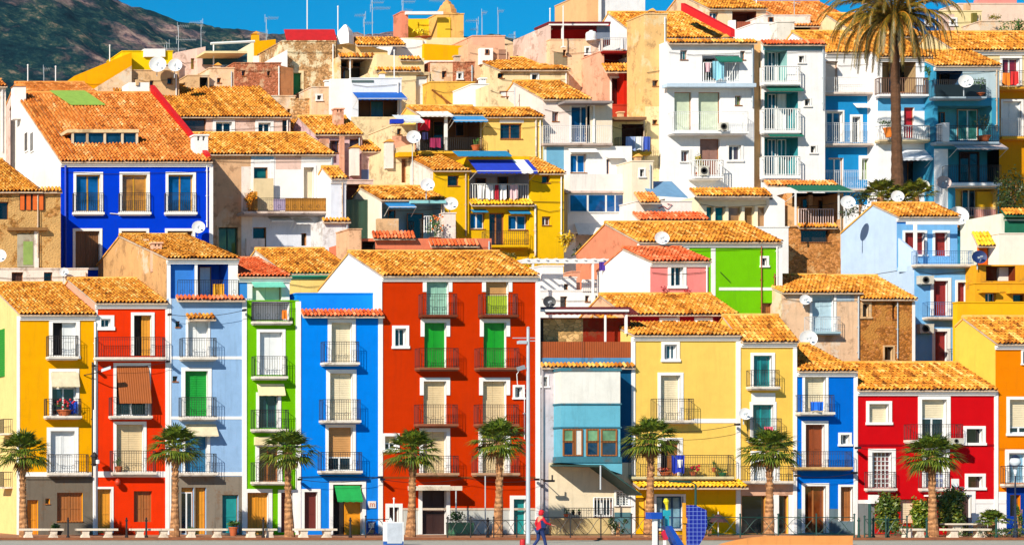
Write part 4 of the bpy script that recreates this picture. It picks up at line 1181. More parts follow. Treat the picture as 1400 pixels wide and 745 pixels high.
for x in (98, 118, 142, 166, 186): h.box('dormer_post', x, 181, x + 3, 199, 0.08, plaster(230, 210, 180, 0.3), 2.36, h.roof)
q = MB(); X1 = h.X1 - 0.25
q.prism([(X1, h.Y + 0.2, wz(218, 135) - 0.4), (X1, h.Yr, h.Zr - 0.3), (X1, h.Yr, h.Zr + 0.55), (X1, h.Y + 0.2, wz(218, 135) + 0.35)], (0.3, 0, 0))
h.B(q, 'party_wall', plain('red_wall_paint', 222, 20, 20), h.roof)
h.fin()
h.chimney(275, 184, 224, 19, 0.8, WHITE, 'slab')
for x, d in ((3, 8.5), (19, 7.0)):
    q = MB(); X = h.X0; Yc = h.Y + d; z0, z1 = wz(206, 135 + d), wz(182, 135 + d)
    q.box(X - 0.05, X + 0.05, Yc - 0.5, Yc + 0.5, z0 - 0.1, z1 + 0.1); w_ = h.B(q, 'window', TRIM); q = MB(); q.box(X - 0.065, X - 0.052, Yc - 0.35, Yc + 0.35, z0, z1); h.B(q, 'pane', GLASS, w_)
def roofpt(h, px, t):
    """point on the roof slope of h, t from eave to ridge"""
    D = h.D - h.ov + (h.Yr - h.Ye) * t
    return Vector((wx(px, D), h.Ye + (h.Yr - h.Ye) * t, h.Ze + (h.Zr - h.Ze) * t))
q = MB(); up = Vector((0, 0, 0.16)); P = [roofpt(h, 97, 0.78) + up, roofpt(h, 144, 0.78) + up, roofpt(h, 116, 1.0) + up, roofpt(h, 68, 1.0) + up]
q.prism(P, (0, 0, 0.04)); tag(q.build('roof_tarpaulin', plain('lime_tarpaulin', 158, 196, 80), None, tuple(P[0])), 'pale green sheet laid on the orange roof of the deep blue house', 'tarpaulin')
dish(272, 311, 8.5, 134.2, 'white dish on the deep blue wall above the light blue house roof', 322)

h = HH('low beige house with an aqua painted eave behind the lime green house', 130, 390, 486, 374, plaster(250, 216, 130, 0.2), ridge=(341, 5.0), cornice=plain('aqua_eave', 60, 190, 150), side=OLDW, depth=8)
h.box('eave_board', 389, 373, 487, 378, 0.25, plain('aqua_eave', 60, 190, 150), -0.22)
h.fin()
h = HH('salmon pink low house with red tile ledges behind the terracotta roof', 133, 493, 672, 326, plaster(232, 130, 96, 0.25), depth=5, flat=0)
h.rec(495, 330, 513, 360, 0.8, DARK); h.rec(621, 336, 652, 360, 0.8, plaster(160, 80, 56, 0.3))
h.canopy(508, 566, 317, 326, 0.3, TILER, name='tile_ledge'); h.canopy(586, 653, 328, 336, 0.3, TILER, name='tile_ledge'); h.fin()
u = sub(h, 132.5, 477, 494, 314, plaster(240, 190, 150, 0.3), depth=2, flat=0.1); u.fin()

h = HH('low dark red house under a long ochre roof behind the pale yellow house', 122.3, 853, 1006, 430, plaster(190, 30, 50, 0.15), ridge=(403, 2.6), depth=6, cornice=False, side=plaster(244, 196, 160, 0.3))
for a, b in ((905, 922), (953, 970)): h.w(a, 438, b, 456, 'dark', glassm(20, 34, 44), s_=4, bottom=True)
h.trim(925, 432, 929, 470); h.fin()
h = HH('rose pink house with a white gable and red geraniums on its sill', 125.2, 889, 969, 357, plaster(240, 140, 136, 0.2), ridge=(339, 3.0), tile=TILER, side=WHITE, depth=6)
h.w(917, 364, 934, 391, 'glass', GLASS, s_=4, bottom=True); h.fin()
plant(908, 405, 16, 12, 124.9, 'dark red geranium left of the rose pink house window', seed=21, size=.08, n=60, leaf=leafmat(140, 24, 40))
plant(938, 405, 12, 14, 124.9, 'dark red geranium right of the rose pink house window', seed=22, size=.08, n=60, leaf=leafmat(150, 20, 40))
dish(906, 326, 9, 128, 'large white dish above the rose pink house roof', 345); 

h = HH('whitewashed terrace house with a pierced white balustrade below the long pergola', 132, 738, 856, 398, WHITE, depth=3, flat=0.2)
h.w(766, 405, 776, 420, 'dark', s_=0); h.w(800, 404, 806, 412, 'dark', s_=0); h.w(814, 404, 824, 412, 'dark', s_=0, bottom=True); h.fin()
u = sub(h, 133.5, 741, 770, 364, WHITE, depth=3, zb=12, flat=0.1); u.fin()
u = sub(h, 134.0, 782, 793, 372, ROSE, depth=3, zb=12, flat=0.1); u.fin()
u = sub(h, 133.2, 768, 788, 380, WHITE, depth=3, zb=12, flat=0.1); u.w(771, 388, 778, 398, 'dark', s_=0); u.fin()
q = MB(); a, b, c, d = wx(797, 131.9), wx(838, 131.9), wz(398, 131.9), wz(382, 131.9)
q.box(a, b, 11.9, 12.0, d - 0.08, d)
for i in range(15):
    x = a + (b - a) * i / 14; q.box(x - 0.035, x + 0.035, 11.9, 12.0, c, d - 0.081)
for j in (1, 2): z = c + (d - c) * j / 3; q.box(a, b, 11.905, 11.995, z - 0.05, z + 0.05)
h.B(q, 'pierced_balustrade', WHITE)
h.rail(838, 860, 384, 400, -0.1, WIRON, 'white')
q = MB(); Y = 10.5; D = 130.5
q.box(wx(716, D), wx(868, D), Y, Y + 0.15, wz(360, D), wz(356, D)); q.box(wx(725, D + 2), wx(870, D + 2), Y + 2, Y + 2.15, wz(358, D + 2), wz(354, D + 2))
for i in range(12): x = wx(720 + i * 13, D); q.box(x, x + 0.1, Y - 0.1, Y + 2.2, wz(356, D) + 0.01, wz(354, D) + 0.03)
h.B(q, 'pergola_beams', WIRON)
q = MB()
for x in (728, 810, 838): q.box(wx(x, D), wx(x + 2.5, D), Y + 0.02, Y + 0.12, wz(425, D), wz(360, D))
h.B(q, 'pergola_post', WIRON)
dish(752, 413, 8, 129.5, 'dark grey dish in front of the whitewashed terrace house', 428, plain('dark_dish', 60, 62, 66)); dish(845, 384, 9, 130.4, 'black round dish at the right end of the pierced white balustrade', 400, plain('black_dish', 34, 28, 30))
laundry(819, 358, 834, 371, 130.3, fabric('violet_cloth', 70, 40, 150), 'violet blue cloth hanging from the white pergola', 31)
laundry(840, 359, 848, 368, 130.3, fabric('wine_cloth', 140, 30, 60), 'wine red cloth hanging from the white pergola', 33)
plant(826, 398, 26, 30, 132.3, 'small citrus bush behind the pierced white balustrade', seed=24, size=.12, n=220, leaf=leafmat(110, 130, 20), pothpx=0)

h = HH('weathered house, half beige plaster with blue balcony and half ochre stone', 131, 1069, 1176, 400, plaster(240, 200, 164, 0.35, patch=(250, 228, 206), pamt=0.56), ridge=(377, 3.6), depth=7, cornice=False)
h.w(1110, 403, 1140, 453, 'shut', plain('pale_blue_door', 190, 220, 236), s_=3); h.zone(1108, 400, 1168, 412, plaster(180, 200, 216, 0.3)); h.b(1106, 1150, 453, 433, 0.5, slab=plaster(170, 200, 214, 0.3), iron=STEEL); h.fin()
u = sub(h, 131.02, 1176, 1250, 409, stone(192, 118, 36, plas=(206, 140, 60), amt=0.52), ridge=(378, 3.6), depth=7, cornice=False)
u.w(1179, 416, 1188, 433, 'dark', s_=3, smat=BEIGE, bottom=True); u.w(1220, 413, 1225, 436, 'dark', s_=0, bottom=True); u.w(1209, 474, 1221, 492, 'dark', s_=2, smat=BEIGE, bottom=True)
u.pipe(1226, 410, 490, STEEL, 0.03); u.trim(1247, 412, 1251, 500); u.fin()
dish(1102, 410, 7, 130.5, 'white dish on the beige plaster wall left of the blue balcony', 420); dish(1106, 463, 11, 128, 'big white dish standing behind the small bright blue house roof', 478)

h = HH('pale blue house with a broad sunlit gable and red brown shutters', 134, 1250, 1331, 362, plaster(124, 186, 240, 0.2), depth=6, flat=0, side=plaster(196, 220, 250, 0.12))  # side paler than the front: sunlight put into the gable colour
RS = plain('maroon_shutter', 150, 34, 30)
h.w(1276, 384, 1296, 432, 'shut', RS, s_=4); h.b(1268, 1309, 433, 413, 0.5, iron=plain('blue_iron', 60, 120, 180)); h.w(1309, 386, 1321, 416, 'shut', RS, s_=3, bottom=True, leaf=2)
h.w(1278, 453, 1295, 495, 'shut', RS, s_=4); h.b(1300, 1330, 493, 477, 0.4); h.pipe(1329, 372, 495, plain('blue_pipe2', 50, 110, 190), 0.06)
h.b(1253, 1332, 361, 343, 0.5, iron=plain('blue_iron', 60, 120, 180)); h.fin()
u = sub(h, 135.6, 1226, 1309, 296, plaster(40, 120, 220, 0.2), ridge=(279, 2.3), depth=5.6, side=plaster(196, 220, 250, 0.12), zb=wz(370, 135.6))
u.w(1237, 318, 1264, 348, 'shut', RS, s_=3, leaf=3); u.w(1278, 318, 1295, 350, 'shut', RS, s_=3)
u.zone(1226, 306, 1309, 370, plaster(120, 184, 240, 0.2)); u.box('arbor_beam', 1240, 303, 1310, 307, 0.1, WHITE, -0.8); u.box('arbor_post', 1250, 303, 1254, 362, 0.1, WHITE, -1.2); u.fin()
q = MB(); D = 134.3; q.prism([(wx(1225, 135.5), 15.3, wz(326, 135.5)), (wx(1252, 134.1), 14.1, wz(345, 134.1)), (wx(1252, 134.1), 14.1, wz(372, 134.1)), (wx(1225, 135.5), 15.3, wz(372, 135.5))], (0.2, 0.1, 0)); h.B(q, 'sloping_parapet', plaster(196, 220, 250, 0.12))
aircon(1258, 377, 1277, 388, 133.6, 'upper air conditioner on the pale blue wall'); aircon(1258, 443, 1277, 455, 133.6, 'lower air conditioner on the pale blue wall above the crimson roof')
dish(1228, 269, 8, 138, 'white dish on a pole above the pale blue house roof', 290); dish(1160, 277, 9, 137, 'white dish on a tall pole left of the pale blue gable', 305)

h = HH('yellow ochre house with brown recess at the right edge above the orange house', 131, 1333, 1450, 388, plaster(244, 176, 40, 0.25), depth=0.5, flat=0.2)
h.w(1347, 400, 1362, 420, 'glass', GLASS, s_=0, bottom=True); h.w(1385, 402, 1402, 420, 'dark', s_=0, bottom=True); h.box('window_hood', 1343, 396, 1367, 400, 0.4, h.wall, -0.4); h.box('window_hood', 1381, 397, 1408, 401, 0.4, h.wall, -0.4)
h.fin()
u = sub(h, 133, 1335, 1450, 362, plaster(240, 168, 40, 0.3), depth=1, zb=10, flat=0); u.rec(1348, 364, 1388, 384, 0.8, plaster(120, 50, 24, 0.3)); u.fin()
u = sub(h, 134.5, 1345, 1372, 326, plaster(230, 100, 24, 0.2), depth=0.6, zb=10, flat=0); u.rec(1350, 332, 1363, 362, 0.3, plaster(190, 60, 20, 0.2)); u.canopy(1328, 1352, 318, 336, 0.6, TILEY); u.fin()
u = sub(h, 133.6, 1366, 1450, 320, plaster(252, 240, 226, 0.15), depth=1, zb=10, flat=0.1); u.fin()
dish(1340, 352, 9, 132.6, 'dark blue dish between the pale blue house and the yellow ochre house', 368, plain('navy_dish', 20, 50, 110))
# ---------------------------------------------------------------- THIRD ROW (138-149 m)
h = HH('beige house with white balcony, wooden rail and arched window left of centre', 143, 287, 456, 211, plaster(222, 178, 138, 0.35, patch=(238, 206, 170), pamt=0.6), ridge=(183, 5.0), cornice=False, depth=9)
h.zone(330, 228, 345, 700, OLDW); h.zone(345, 214, 480, 296, WHITE); h.zone(345, 296, 480, 700, plaster(226, 230, 244, 0.25)); h.zone(377, 214, 412, 232, PINKW)  # bluish zone below the balcony: shade put into the wall colour
h.trim(343, 214, 347, 290); h.trim(343, 214, 374, 218, plaster(150, 200, 230, 0.2)); h.trim(370, 218, 375, 288)
h.w(347, 229, 366, 246, 'dark', glassm(20, 90, 90), s_=0, bottom=True); h.w(415, 229, 429, 286, 'blind', plaster(240, 220, 190, 0.2), s_=3, leaf=1)
h.b(333, 452, 289, 271, 1.3, slab=plaster(220, 200, 190, 0.3), iron=IRON, left=False)
h.box('beige_screen', 347, 244, 374, 288, 0.06, plaster(232, 210, 168, 0.2), -0.5); h.box('wooden_rail_panel', 390, 271, 449, 289, 0.04, slats('bamboo', 224, 150, 40, 24, 'X'), -1.22); h.box('wooden_rail_panel', 346, 262, 352, 288, 0.9, slats('bamboo', 224, 150, 40, 24, 'X'), -1.22)
h.box('lilac_panel', 374, 272, 390, 288, 0.04, plaster(200, 180, 216, 0.2), -1.22)
h.awn(366, 396, 297, 302, 0.7, WHITE, val=0.1); h.awn(400, 424, 299, 305, 0.7, WHITE, val=0.1)
h.w(346, 311, 364, 340, 'dark', s_=0); h.w(412, 319, 419, 336, 'dark', s_=0); h.box('garden_wall', 337, 326, 362, 350, 0.25, OLDW, -1.2)
h.w(299, 311, 325, 352, 'glass', glassm(110, 130, 60), s_=3, smat=BEIGE, fmat=plain('dark_green_gate', 30, 70, 50)); h.fin()

plant(341, 287, 30, 20, 141.6, 'dried golden plant at the left end of the white balcony', leaf=leafmat(190, 130, 20), seed=41, n=220, size=.2, pothpx=0)

h = HH('white shed with a small tiled roof right of the wooden rail', 141, 452, 473, 244, plaster(228, 232, 244, 0.2), ridge=(229, 1.4), side=WHITE, depth=3)
h.fin()
h = HH('peeling white wall with dark holes above the aqua eave', 139, 441, 477, 302, plaster(240, 238, 240, 0.4, patch=(160, 140, 130), pamt=0.68), depth=2, flat=0); h.canopy(440, 478, 299, 303, 0.25); h.fin()
h = HH('dark green sheet screen under the slab left of the open terrace', 142, 473, 512, 273, slats('dark_green_sheet', 34, 72, 56, 8, 'X'), depth=1, flat=0, cat='screen', name='sheet_screen'); h.fin()
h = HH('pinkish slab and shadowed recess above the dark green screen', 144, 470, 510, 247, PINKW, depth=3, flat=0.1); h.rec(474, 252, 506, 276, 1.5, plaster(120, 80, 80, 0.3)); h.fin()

h = HH('low open terrace house with blue awnings and a tiled roof', 140, 520, 608, 273, WHITE, ridge=(256, 3.2), depth=7, cornice=False, side=plaster(250, 236, 216, 0.2))
h.rec(522, 277, 606, 330, 1.6, plaster(150, 190, 210, 0.2)); h.awn(525, 562, 277, 283, 0.8, plain('sky_blue_canvas', 30, 140, 210, 0.9), val=0.1); h.box('awning_roll', 562, 274, 610, 278, 0.3, plain('aqua_roll', 150, 220, 226), -0.5)
h.w(556, 292, 578, 330, 'dark', s_=0, off=1.3); h.w(530, 288, 540, 300, 'dark', s_=0, off=1.3, bottom=True); h.box('front_parapet', 516, 299, 545, 330, 0.25, BEIGE, -0.3); h.rail(580, 590, 296, 318, -0.1, WIRON, 'white'); h.fin()
u = sub(h, 139.5, 607, 623, 292, OLDW, depth=3, flat=0.1); u.fin()
plant(595, 329, 42, 24, 139.2, 'tall plant with orange flowers on the open terrace', seed=43, n=220, size=.16, flower=plain('orange_petal', 236, 120, 30), pothpx=4)
dish(585, 253, 9, 139, 'white dish at the left foot of the yellow tower house', 272); dish(617, 279, 9, 139.5, 'white dish beside the right end of the open terrace roof', 300)

Y8 = plaster(240, 188, 20, 0.2)
h = HH('yellow tower house with tiled roof and roofed balcony under blue awnings', 143, 592, 641, 233, Y8, ridge=(212, 4.4), depth=9, side=OLDW, cornice=False)
h.w(612, 240, 628, 254, 'dark', glassm(20, 40, 44), s_=0, bottom=True); h.w(612, 302, 624, 318, 'dark', s_=0, bottom=True); h.fin()
u = sub(h, 143.2, 641, 724, 214, Y8, depth=6, flat=0)
u.rec(642, 236, 723, 275, 2.0, plaster(200, 200, 214, 0.2)); u.w(650, 244, 664, 274, 'dark', s_=0, off=1.95); u.w(680, 240, 694, 274, 'dark', s_=0, off=1.95)
u.awn(618, 692, 207, 213, 0.8, plain('turquoise_canvas', 30, 140, 190, 0.9), val=0.08, arms=False); u.awn(640, 722, 219, 234, 1.3, plain('strong_blue_canvas', 20, 60, 200, 0.9), val=0.2); u.awn(700, 716, 219, 234, 1.32, WHITE, val=0.2, arms=False)
u.rail(643, 722, 252, 275, 0.02, WIRON, 'white'); u.canopy(640, 726, 273, 280, 0.5, TILEY, name='tile_ledge')
u.w(643, 291, 663, 313, 'glass', BGLASS, s_=0, bottom=True); u.w(669, 291, 690, 340, 'glass', glassm(60, 30, 20), s_=0, fmat=WOOD); u.w(695, 294, 721, 314, 'glass', BGLASS, s_=0, bottom=True); u.awn(643, 664, 287, 290, 0.4, plain('turquoise_canvas', 30, 140, 190, 0.9), val=0.05, arms=False); u.awn(694, 722, 288, 292, 0.4, plain('turquoise_canvas', 30, 140, 190, 0.9), val=0.05, arms=False)
u.b(664, 724, 335, 316, 0.6, slab=Y8); u.fin()
LM = [fabric('white_cloth', 240, 240, 240), fabric('white_cloth', 240, 240, 240), fabric('crimson_cloth', 190, 30, 50), fabric('white_cloth', 240, 240, 240), fabric('pink_white_cloth', 236, 200, 206)]
for i, (a, b, lab) in enumerate(((652, 662, 'white sheet at the left of the washing on the yellow house balcony'), (664, 674, 'white shirt second from left on the yellow house balcony'), (677, 681, 'narrow crimson cloth on the yellow house balcony'), (684, 692, 'white cloth right of the crimson cloth on the yellow house balcony'), (697, 708, 'pinkish white sheet at the right of the yellow house balcony'))):
    laundry(a, 253, b, 274, 142.9, LM[i], lab, 50 + i)
h = HH('golden yellow house with two small windows beside the white glazed house', 143, 725, 771, 237, plaster(244, 192, 16, 0.2), ridge=(216, 4.0), depth=8, cornice=False)
h.w(741, 240, 752, 250, 'dark', glassm(16, 34, 40), s_=0, bottom=True); h.w(741, 296, 753, 308, 'glass', glassm(110, 60, 30), s_=0, bottom=True); h.cable([(725, 276), (771, 277)], 0.02); h.cable([(727, 284), (750, 290), (771, 287)], 0.015); h.pipe(731, 280, 350, OLDW, 0.06); h.fin()
plant(772, 345, 32, 34, 141, 'yellow flowering creeper in front of the golden yellow house', leaf=leafmat(200, 170, 20), seed=44, n=260, size=.2, pothpx=0, name='creeper'); plant(735, 368, 20, 60, 136, 'yellow green hedge at the foot of the golden yellow house', leaf=leafmat(170, 150, 24), seed=45, n=260, size=.16, pothpx=0, name='hedge'); plant(680, 362, 22, 60, 137.5, 'dark creeper below the yellow house lower balcony', leaf=leafmat(90, 90, 24), seed=46, n=260, size=.16, pothpx=0, name='hedge')

# white glazed house
h = HH('tall white house with a band of blue sliding windows and pinkish top flat', 148, 742, 806, 136, plaster(250, 228, 220, 0.2), ridge=(112, 4.2), depth=8, cornice=False)
h.w(755, 153, 764, 166, 'glass', glassm(90, 30, 30), s_=0, bottom=True); h.w(781, 145, 811, 195, 'glass', glassm(10, 60, 110), s_=2, fmat=STEEL); h.fin()
u = sub(h, 148.05, 806, 837, 141, plaster(240, 222, 200, 0.2), depth=6, flat=0.1); u.fin()
h.box('slab_roof', 772, 138, 838, 141, 1.2, plaster(150, 140, 140, 0.2), -1.0)
u = sub(h, 147.0, 746, 864, 200, plaster(250, 246, 244, 0.15), depth=4, flat=0, side=plaster(200, 220, 236, 0.2))
u.b(743, 838, 196, 172, 0.3, iron=WIRON, style='bars', slab=plaster(200, 180, 170, 0.3)); u.w(780, 211, 802, 236, 'glass', BGLASS, s_=0, bottom=True); u.w(829, 218, 834, 238, 'glass', BGLASS, s_=0); u.awn(776, 814, 203, 208, 0.4, WHITE, val=0.04, arms=False); u.awn(826, 850, 212, 216, 0.4, WHITE, val=0.04, arms=False)
u.zone(747, 200, 771, 238, plaster(120, 180, 214, 0.2)); u.rec(787, 319, 836, 360, 1.2, plaster(60, 50, 40, 0.3))  # blue left strip and dark recess have shade put into their colours
u.box('parapet', 779, 238, 860, 262, 0.6, plaster(244, 236, 232, 0.2), -0.8); u.box('ledge', 774, 261, 864, 264, 0.9, TILER if False else plaster(226, 200, 190, 0.3), -0.95)
u.box('glazed_gallery', 776, 264, 862, 318, 0.7, WHITE, -0.75)
q = MB(); D = 146.2
g = u.box('sliding_window', 778, 265, 857, 291, 0.05, WIRON, -0.82)
for a, b in ((780, 802), (805, 827), (830, 840), (842, 854)): u.box('pane', a, 267, b, 289, 0.03, BGLASS, -0.845, g)
u.awn(785, 838, 306, 320, 0.5, plaster(240, 236, 232, 0.2), off=-0.8, val=0.08, arms=False); u.pipe(767, 238, 330, WHITE, 0.05); u.fin()
plant(812, 372, 46, 50, 141, 'dark leafy bush under the white glazed house awning', seed=47, n=600, size=.22, leaf=leafmat(44, 70, 24), pothpx=0, name='shrub')
h = HH('cream block with a blue roof tank above a pinkish scrawled wall', 145, 864, 893, 221, plaster(252, 232, 206, 0.2), depth=3, flat=0.1); h.fin()
u = sub(h, 144, 870, 946, 276, plaster(250, 238, 232, 0.2), depth=4, flat=0.1); u.cable([(900, 285), (906, 282), (912, 286), (918, 280), (912, 279)], 0.03, plain('faded_red', 214, 90, 100)); u.fin()
u.canopy(866, 894, 264, 277, 0.9, TILEO)
q = MB(); q.prism([(wx(893, 144), 24.0, wz(268, 144)), (wx(941, 144), 24.0, wz(271, 144)), (wx(941, 144), 26.0, wz(249, 146)), (wx(892, 144), 26.0, wz(249, 146))], (0, 0.02, 0.05)); tag(q.build('blue_sheet', plain('faded_blue_sheet', 120, 166, 206), None, (wx(916, 144), 24, wz(270, 144))), 'faded blue sheet sloping above the pinkish scrawled wall', 'sheet')

h = HH('lime green house with white quoins and ochre roof on the hill right of centre', 132, 872, 1066, 331, plaster(118, 200, 12, 0.16, patch=(150, 210, 60), pamt=0.66), ridge=(305, 3.8), depth=7.5, side=plaster(238, 150, 116, 0.3))
h.trim(972, 334, 978, 470); h.trim(1063, 334, 1069, 480, proud=0.05); h.trim(983, 393, 1063, 397); h.trim(936, 334, 942, 360)
h.w(1042, 353, 1048, 363, 'dark', s_=3, bottom=True); h.w(1042, 414, 1056, 434, 'shut', WOOD, s_=0, bottom=True, leaf=1); h.pipe(1040, 335, 430, plain('red_brown_pipe', 170, 80, 40), 0.03); h.pipe(1058, 374, 420, plain('red_brown_pipe', 170, 80, 40), 0.03)
h.cable([(984, 372), (992, 380), (998, 386)], 0.02); h.fin()
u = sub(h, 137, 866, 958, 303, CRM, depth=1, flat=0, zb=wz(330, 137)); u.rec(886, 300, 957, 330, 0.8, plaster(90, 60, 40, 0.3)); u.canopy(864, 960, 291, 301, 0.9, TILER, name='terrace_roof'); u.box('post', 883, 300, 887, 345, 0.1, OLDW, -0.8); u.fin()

h = HH('glazed cream veranda house below the white tower with laundry', 147, 955, 1056, 268, plaster(252, 236, 206, 0.15), depth=4, flat=0); h.canopy(942, 1046, 258, 268, 0.9, TILE, name='veranda_roof')
h.box('veranda_beam', 960, 270, 1056, 273, 0.1, WHITE, -0.4)
for a, b in ((966, 976), (978, 992), (996, 1014), (1018, 1032), (1036, 1050)): h.w(a, 282, b, 318, 'glass', glassm(20, 90, 90) if a < 980 else glassm(150, 110, 70), s_=0, fmat=CRM, mull=0)
h.fin()
u = sub(h, 146.6, 1052, 1073, 262, WHITE, depth=4, flat=0, yt2=274); u.fin(); u = sub(h, 145, 1036, 1078, 311, WHITE, depth=2, flat=0.15); u.fin()

ST = stone(214, 140, 66, plas=(232, 178, 116), amt=0.56)
h = HH('ochre stone house with a green awning over a tiled terrace', 147, 1076, 1153, 264, ST, depth=7, flat=0)
h.zone(1076, 264, 1153, 310, plaster(240, 186, 130, 0.3)); h.rec(1083, 264, 1146, 307, 1.8, plaster(214, 160, 110, 0.3)); h.w(1096, 272, 1104, 284, 'dark', s_=0, off=1.75, bottom=True); h.w(1118, 274, 1130, 306, 'dark', s_=0, off=1.75)
h.box('low_wall', 1077, 283, 1092, 310, 0.3, plaster(240, 186, 130, 0.3), -0.1); h.rail(1092, 1139, 286, 308, -0.1, plain('pink_iron', 236, 206, 200), 'white'); h.canopy(1089, 1142, 306, 311, 0.3, TILE, name='tile_ledge')
h.w(1095, 314, 1135, 331, 'dark', glassm(50, 40, 34), s_=0, bottom=True)
h.awn(1073, 1148, 253, 262, 1.6, plain('deep_green_canvas', 6, 110, 80, 0.9), val=0.06); h.canopy(1044, 1140, 248, 254, 0.5, TILEO, off=0.4, name='tile_ledge'); h.box('awning_post', 1087, 260, 1089, 308, 0.06, WIRON, -1.4); h.box('awning_post', 1146, 260, 1148, 300, 0.06, WIRON, -1.4); h.fin()

# ---------------------------------------------------------------- tall white and blue houses on the right (149-154 m)
WA = plaster(250, 248, 250, 0.12)
h = HH('tall white house with laundry on its top loggia and a brown shutter below', 150, 912, 1031, 57, WA, depth=7, flat=0)
h.canopy(911, 1032, 55, 59, 0.35, TILE, name='tile_ledge')
h.w(930, 69, 940, 82, 'glass', TEALG, s_=0, bottom=True); h.w(1012, 70, 1019, 82, 'glass', TEALG, s_=0, bottom=True)
h.rec(960, 76, 1011, 112, 1.3, plaster(226, 232, 240, 0.2)); h.w(962, 78, 976, 110, 'dark', glassm(20, 60, 66), s_=0, off=1.25); h.awn(977, 1010, 78, 84, 0.5, plain('bottle_green_canvas', 20, 120, 100, 0.9), val=0.08, arms=False); h.rail(962, 1011, 86, 112, 0.03, WIRON, 'white')
h.box('cornice_band', 912, 114, 1034, 119, 0.7, plaster(200, 220, 240, 0.2), -0.68)
for a, b in ((922, 946), (955, 985)): h.w(a, 126, b, 178, 'blind', plain('mint_blind', 216, 228, 200), s_=0, leaf=1)
h.w(1005, 131, 1014, 144, 'glass', glassm(90, 110, 40), s_=0, bottom=True); h.b(921, 1024, 180, 153, 0.8, iron=WIRON, slab=WA)
h.w(931, 206, 942, 221, 'glass', glassm(90, 50, 46), s_=2, bottom=True); h.w(957, 190, 984, 240, 'shut', plain('mauve_brown_shutter', 158, 116, 104), s_=0); h.b(950, 990, 241, 219, 0.9, iron=WIRON, style='white', slab=WA); h.w(996, 199, 1013, 219, 'glass', glassm(80, 70, 80), s_=3, bottom=True); h.fin()
laundry(974, 84, 990, 111, 149.7, fabric('pale_blue_towel', 150, 214, 236), 'pale blue striped towel on the top loggia of the tall white house', 61); laundry(964, 86, 971, 100, 149.7, fabric('rose_cloth', 230, 190, 200), 'pinkish garment left of the pale blue striped towel', 62)
plant(955, 241, 36, 18, 149.6, 'yellow green shrub on the balcony of the tall white house', seed=63, n=160, size=.14, leaf=leafmat(150, 150, 10), pothpx=5); aircon(958, 227, 969, 240, 149.0, 'white round fan unit on the balcony below the mauve shutter'); aircon(985, 168, 996, 178, 149.0, 'grey fan unit on the balcony with the mint blinds')

h = HH('white house with three stacked corner balconies right of the orange strip', 150.5, 1043, 1128, 60, WA, depth=7, flat=0)
h.canopy(1040, 1126, 56, 61, 0.35, TILER, name='tile_ledge')
for i, (yt_, ys, yr) in enumerate(((69, 112, 91), (126, 178, 149), (188, 240, 214))):
    h.rec(1045, yt_, 1076 if i == 0 else 1091, ys, 0.9, plaster(60, 150, 160, 0.15) if i else plaster(150, 200, 200, 0.2)); h.w(1049, yt_ + 3, 1060, ys, 'glass', glassm(20, 80, 100), s_=0, off=0.85, fmat=WDOOR); h.w(1062, yt_ + 3, 1074, ys, 'glass' if i != 1 else 'blind', glassm(20, 100, 100) if i != 1 else WDOOR, s_=0, off=0.85, fmat=WDOOR)
    h.b(1045, 1095, ys, yr, 0.55, iron=WIRON, style='white', slab=WA, th=0.2)
    h.w(1092 + i * 8, (77, 136, 200)[i], 1099 + i * 8, (86, 145, 209)[i], 'dark', s_=2, bottom=True)
    if i: h.awn(1045, 1092, yt_ - 8, yt_ - 2, 0.6, plain('bottle_green_canvas', 20, 120, 100, 0.9), val=0.08, arms=False)
h.zone(1043, 60, 1128, 69, plaster(110, 170, 190, 0.2)); h.fin()
h = HH('narrow orange plastered strip between the two tall white houses', 150.8, 1031, 1043, 56, plaster(244, 190, 130, 0.2), depth=4, flat=0); h.fin()

BC = plaster(30, 140, 206, 0.2)
h = HH('blue house with white balconies partly behind the tall palm trunk', 152, 1128, 1200, 72, plaster(250, 246, 246, 0.15), ridge=(44, 3.8), depth=8)
h.zone(1128, 128, 1186, 280, BC); h.w(1129, 84, 1146, 125, 'blind', plaster(240, 224, 210, 0.2), s_=0, leaf=1); h.b(1128, 1196, 126, 106, 0.5, iron=WIRON, slab=plaster(226, 210, 200, 0.3))
h.w(1130, 153, 1152, 194, 'glass', glassm(30, 100, 150), s_=2); h.w(1165, 160, 1176, 195, 'glass', glassm(60, 70, 90), s_=3); h.b(1128, 1197, 196, 168, 0.6, iron=WIRON, slab=plaster(226, 210, 200, 0.3)); h.awn(1166, 1184, 142, 147, 0.4, WHITE, val=0.05, arms=False)
h.w(1133, 216, 1153, 258, 'glass', glassm(30, 120, 170), s_=0); h.w(1178, 217, 1190, 246, 'glass', glassm(110, 140, 60), s_=4); h.b(1128, 1200, 258, 233, 0.5, iron=WIRON, slab=plaster(226, 210, 200, 0.3)); h.fin()
h = HH('white house with brown loggia railing and white awning right of the palm trunk', 151, 1200, 1272, 78, WA, ridge=(46, 4.0), depth=8, side=WA)
h.zone(1200, 133, 1272, 152, plaster(90, 170, 220, 0.2)); h.rec(1206, 82, 1252, 127, 1.3, plaster(180, 150, 110, 0.2)); h.w(1214, 88, 1240, 126, 'dark', s_=0, off=1.25); h.b(1202, 1270, 129, 107, 0.5, iron=plain('brown_iron', 110, 70, 50), style='white', slab=WA)
h.w(1236, 147, 1250, 190, 'shut', plain('cherry_red_door', 190, 20, 40), s_=0, leaf=1); h.b(1203, 1272, 191, 172, 0.6, iron=WIRON, style='white', slab=plaster(240, 220, 180, 0.3)); h.awn(1222, 1264, 205, 217, 0.9, plaster(226, 230, 240, 0.1), val=0.16)
h.rec(1234, 218, 1272, 262, 1.3, plaster(80, 90, 110, 0.3)); h.w(1240, 222, 1250, 260, 'dark', s_=0, off=1.25); h.fin()
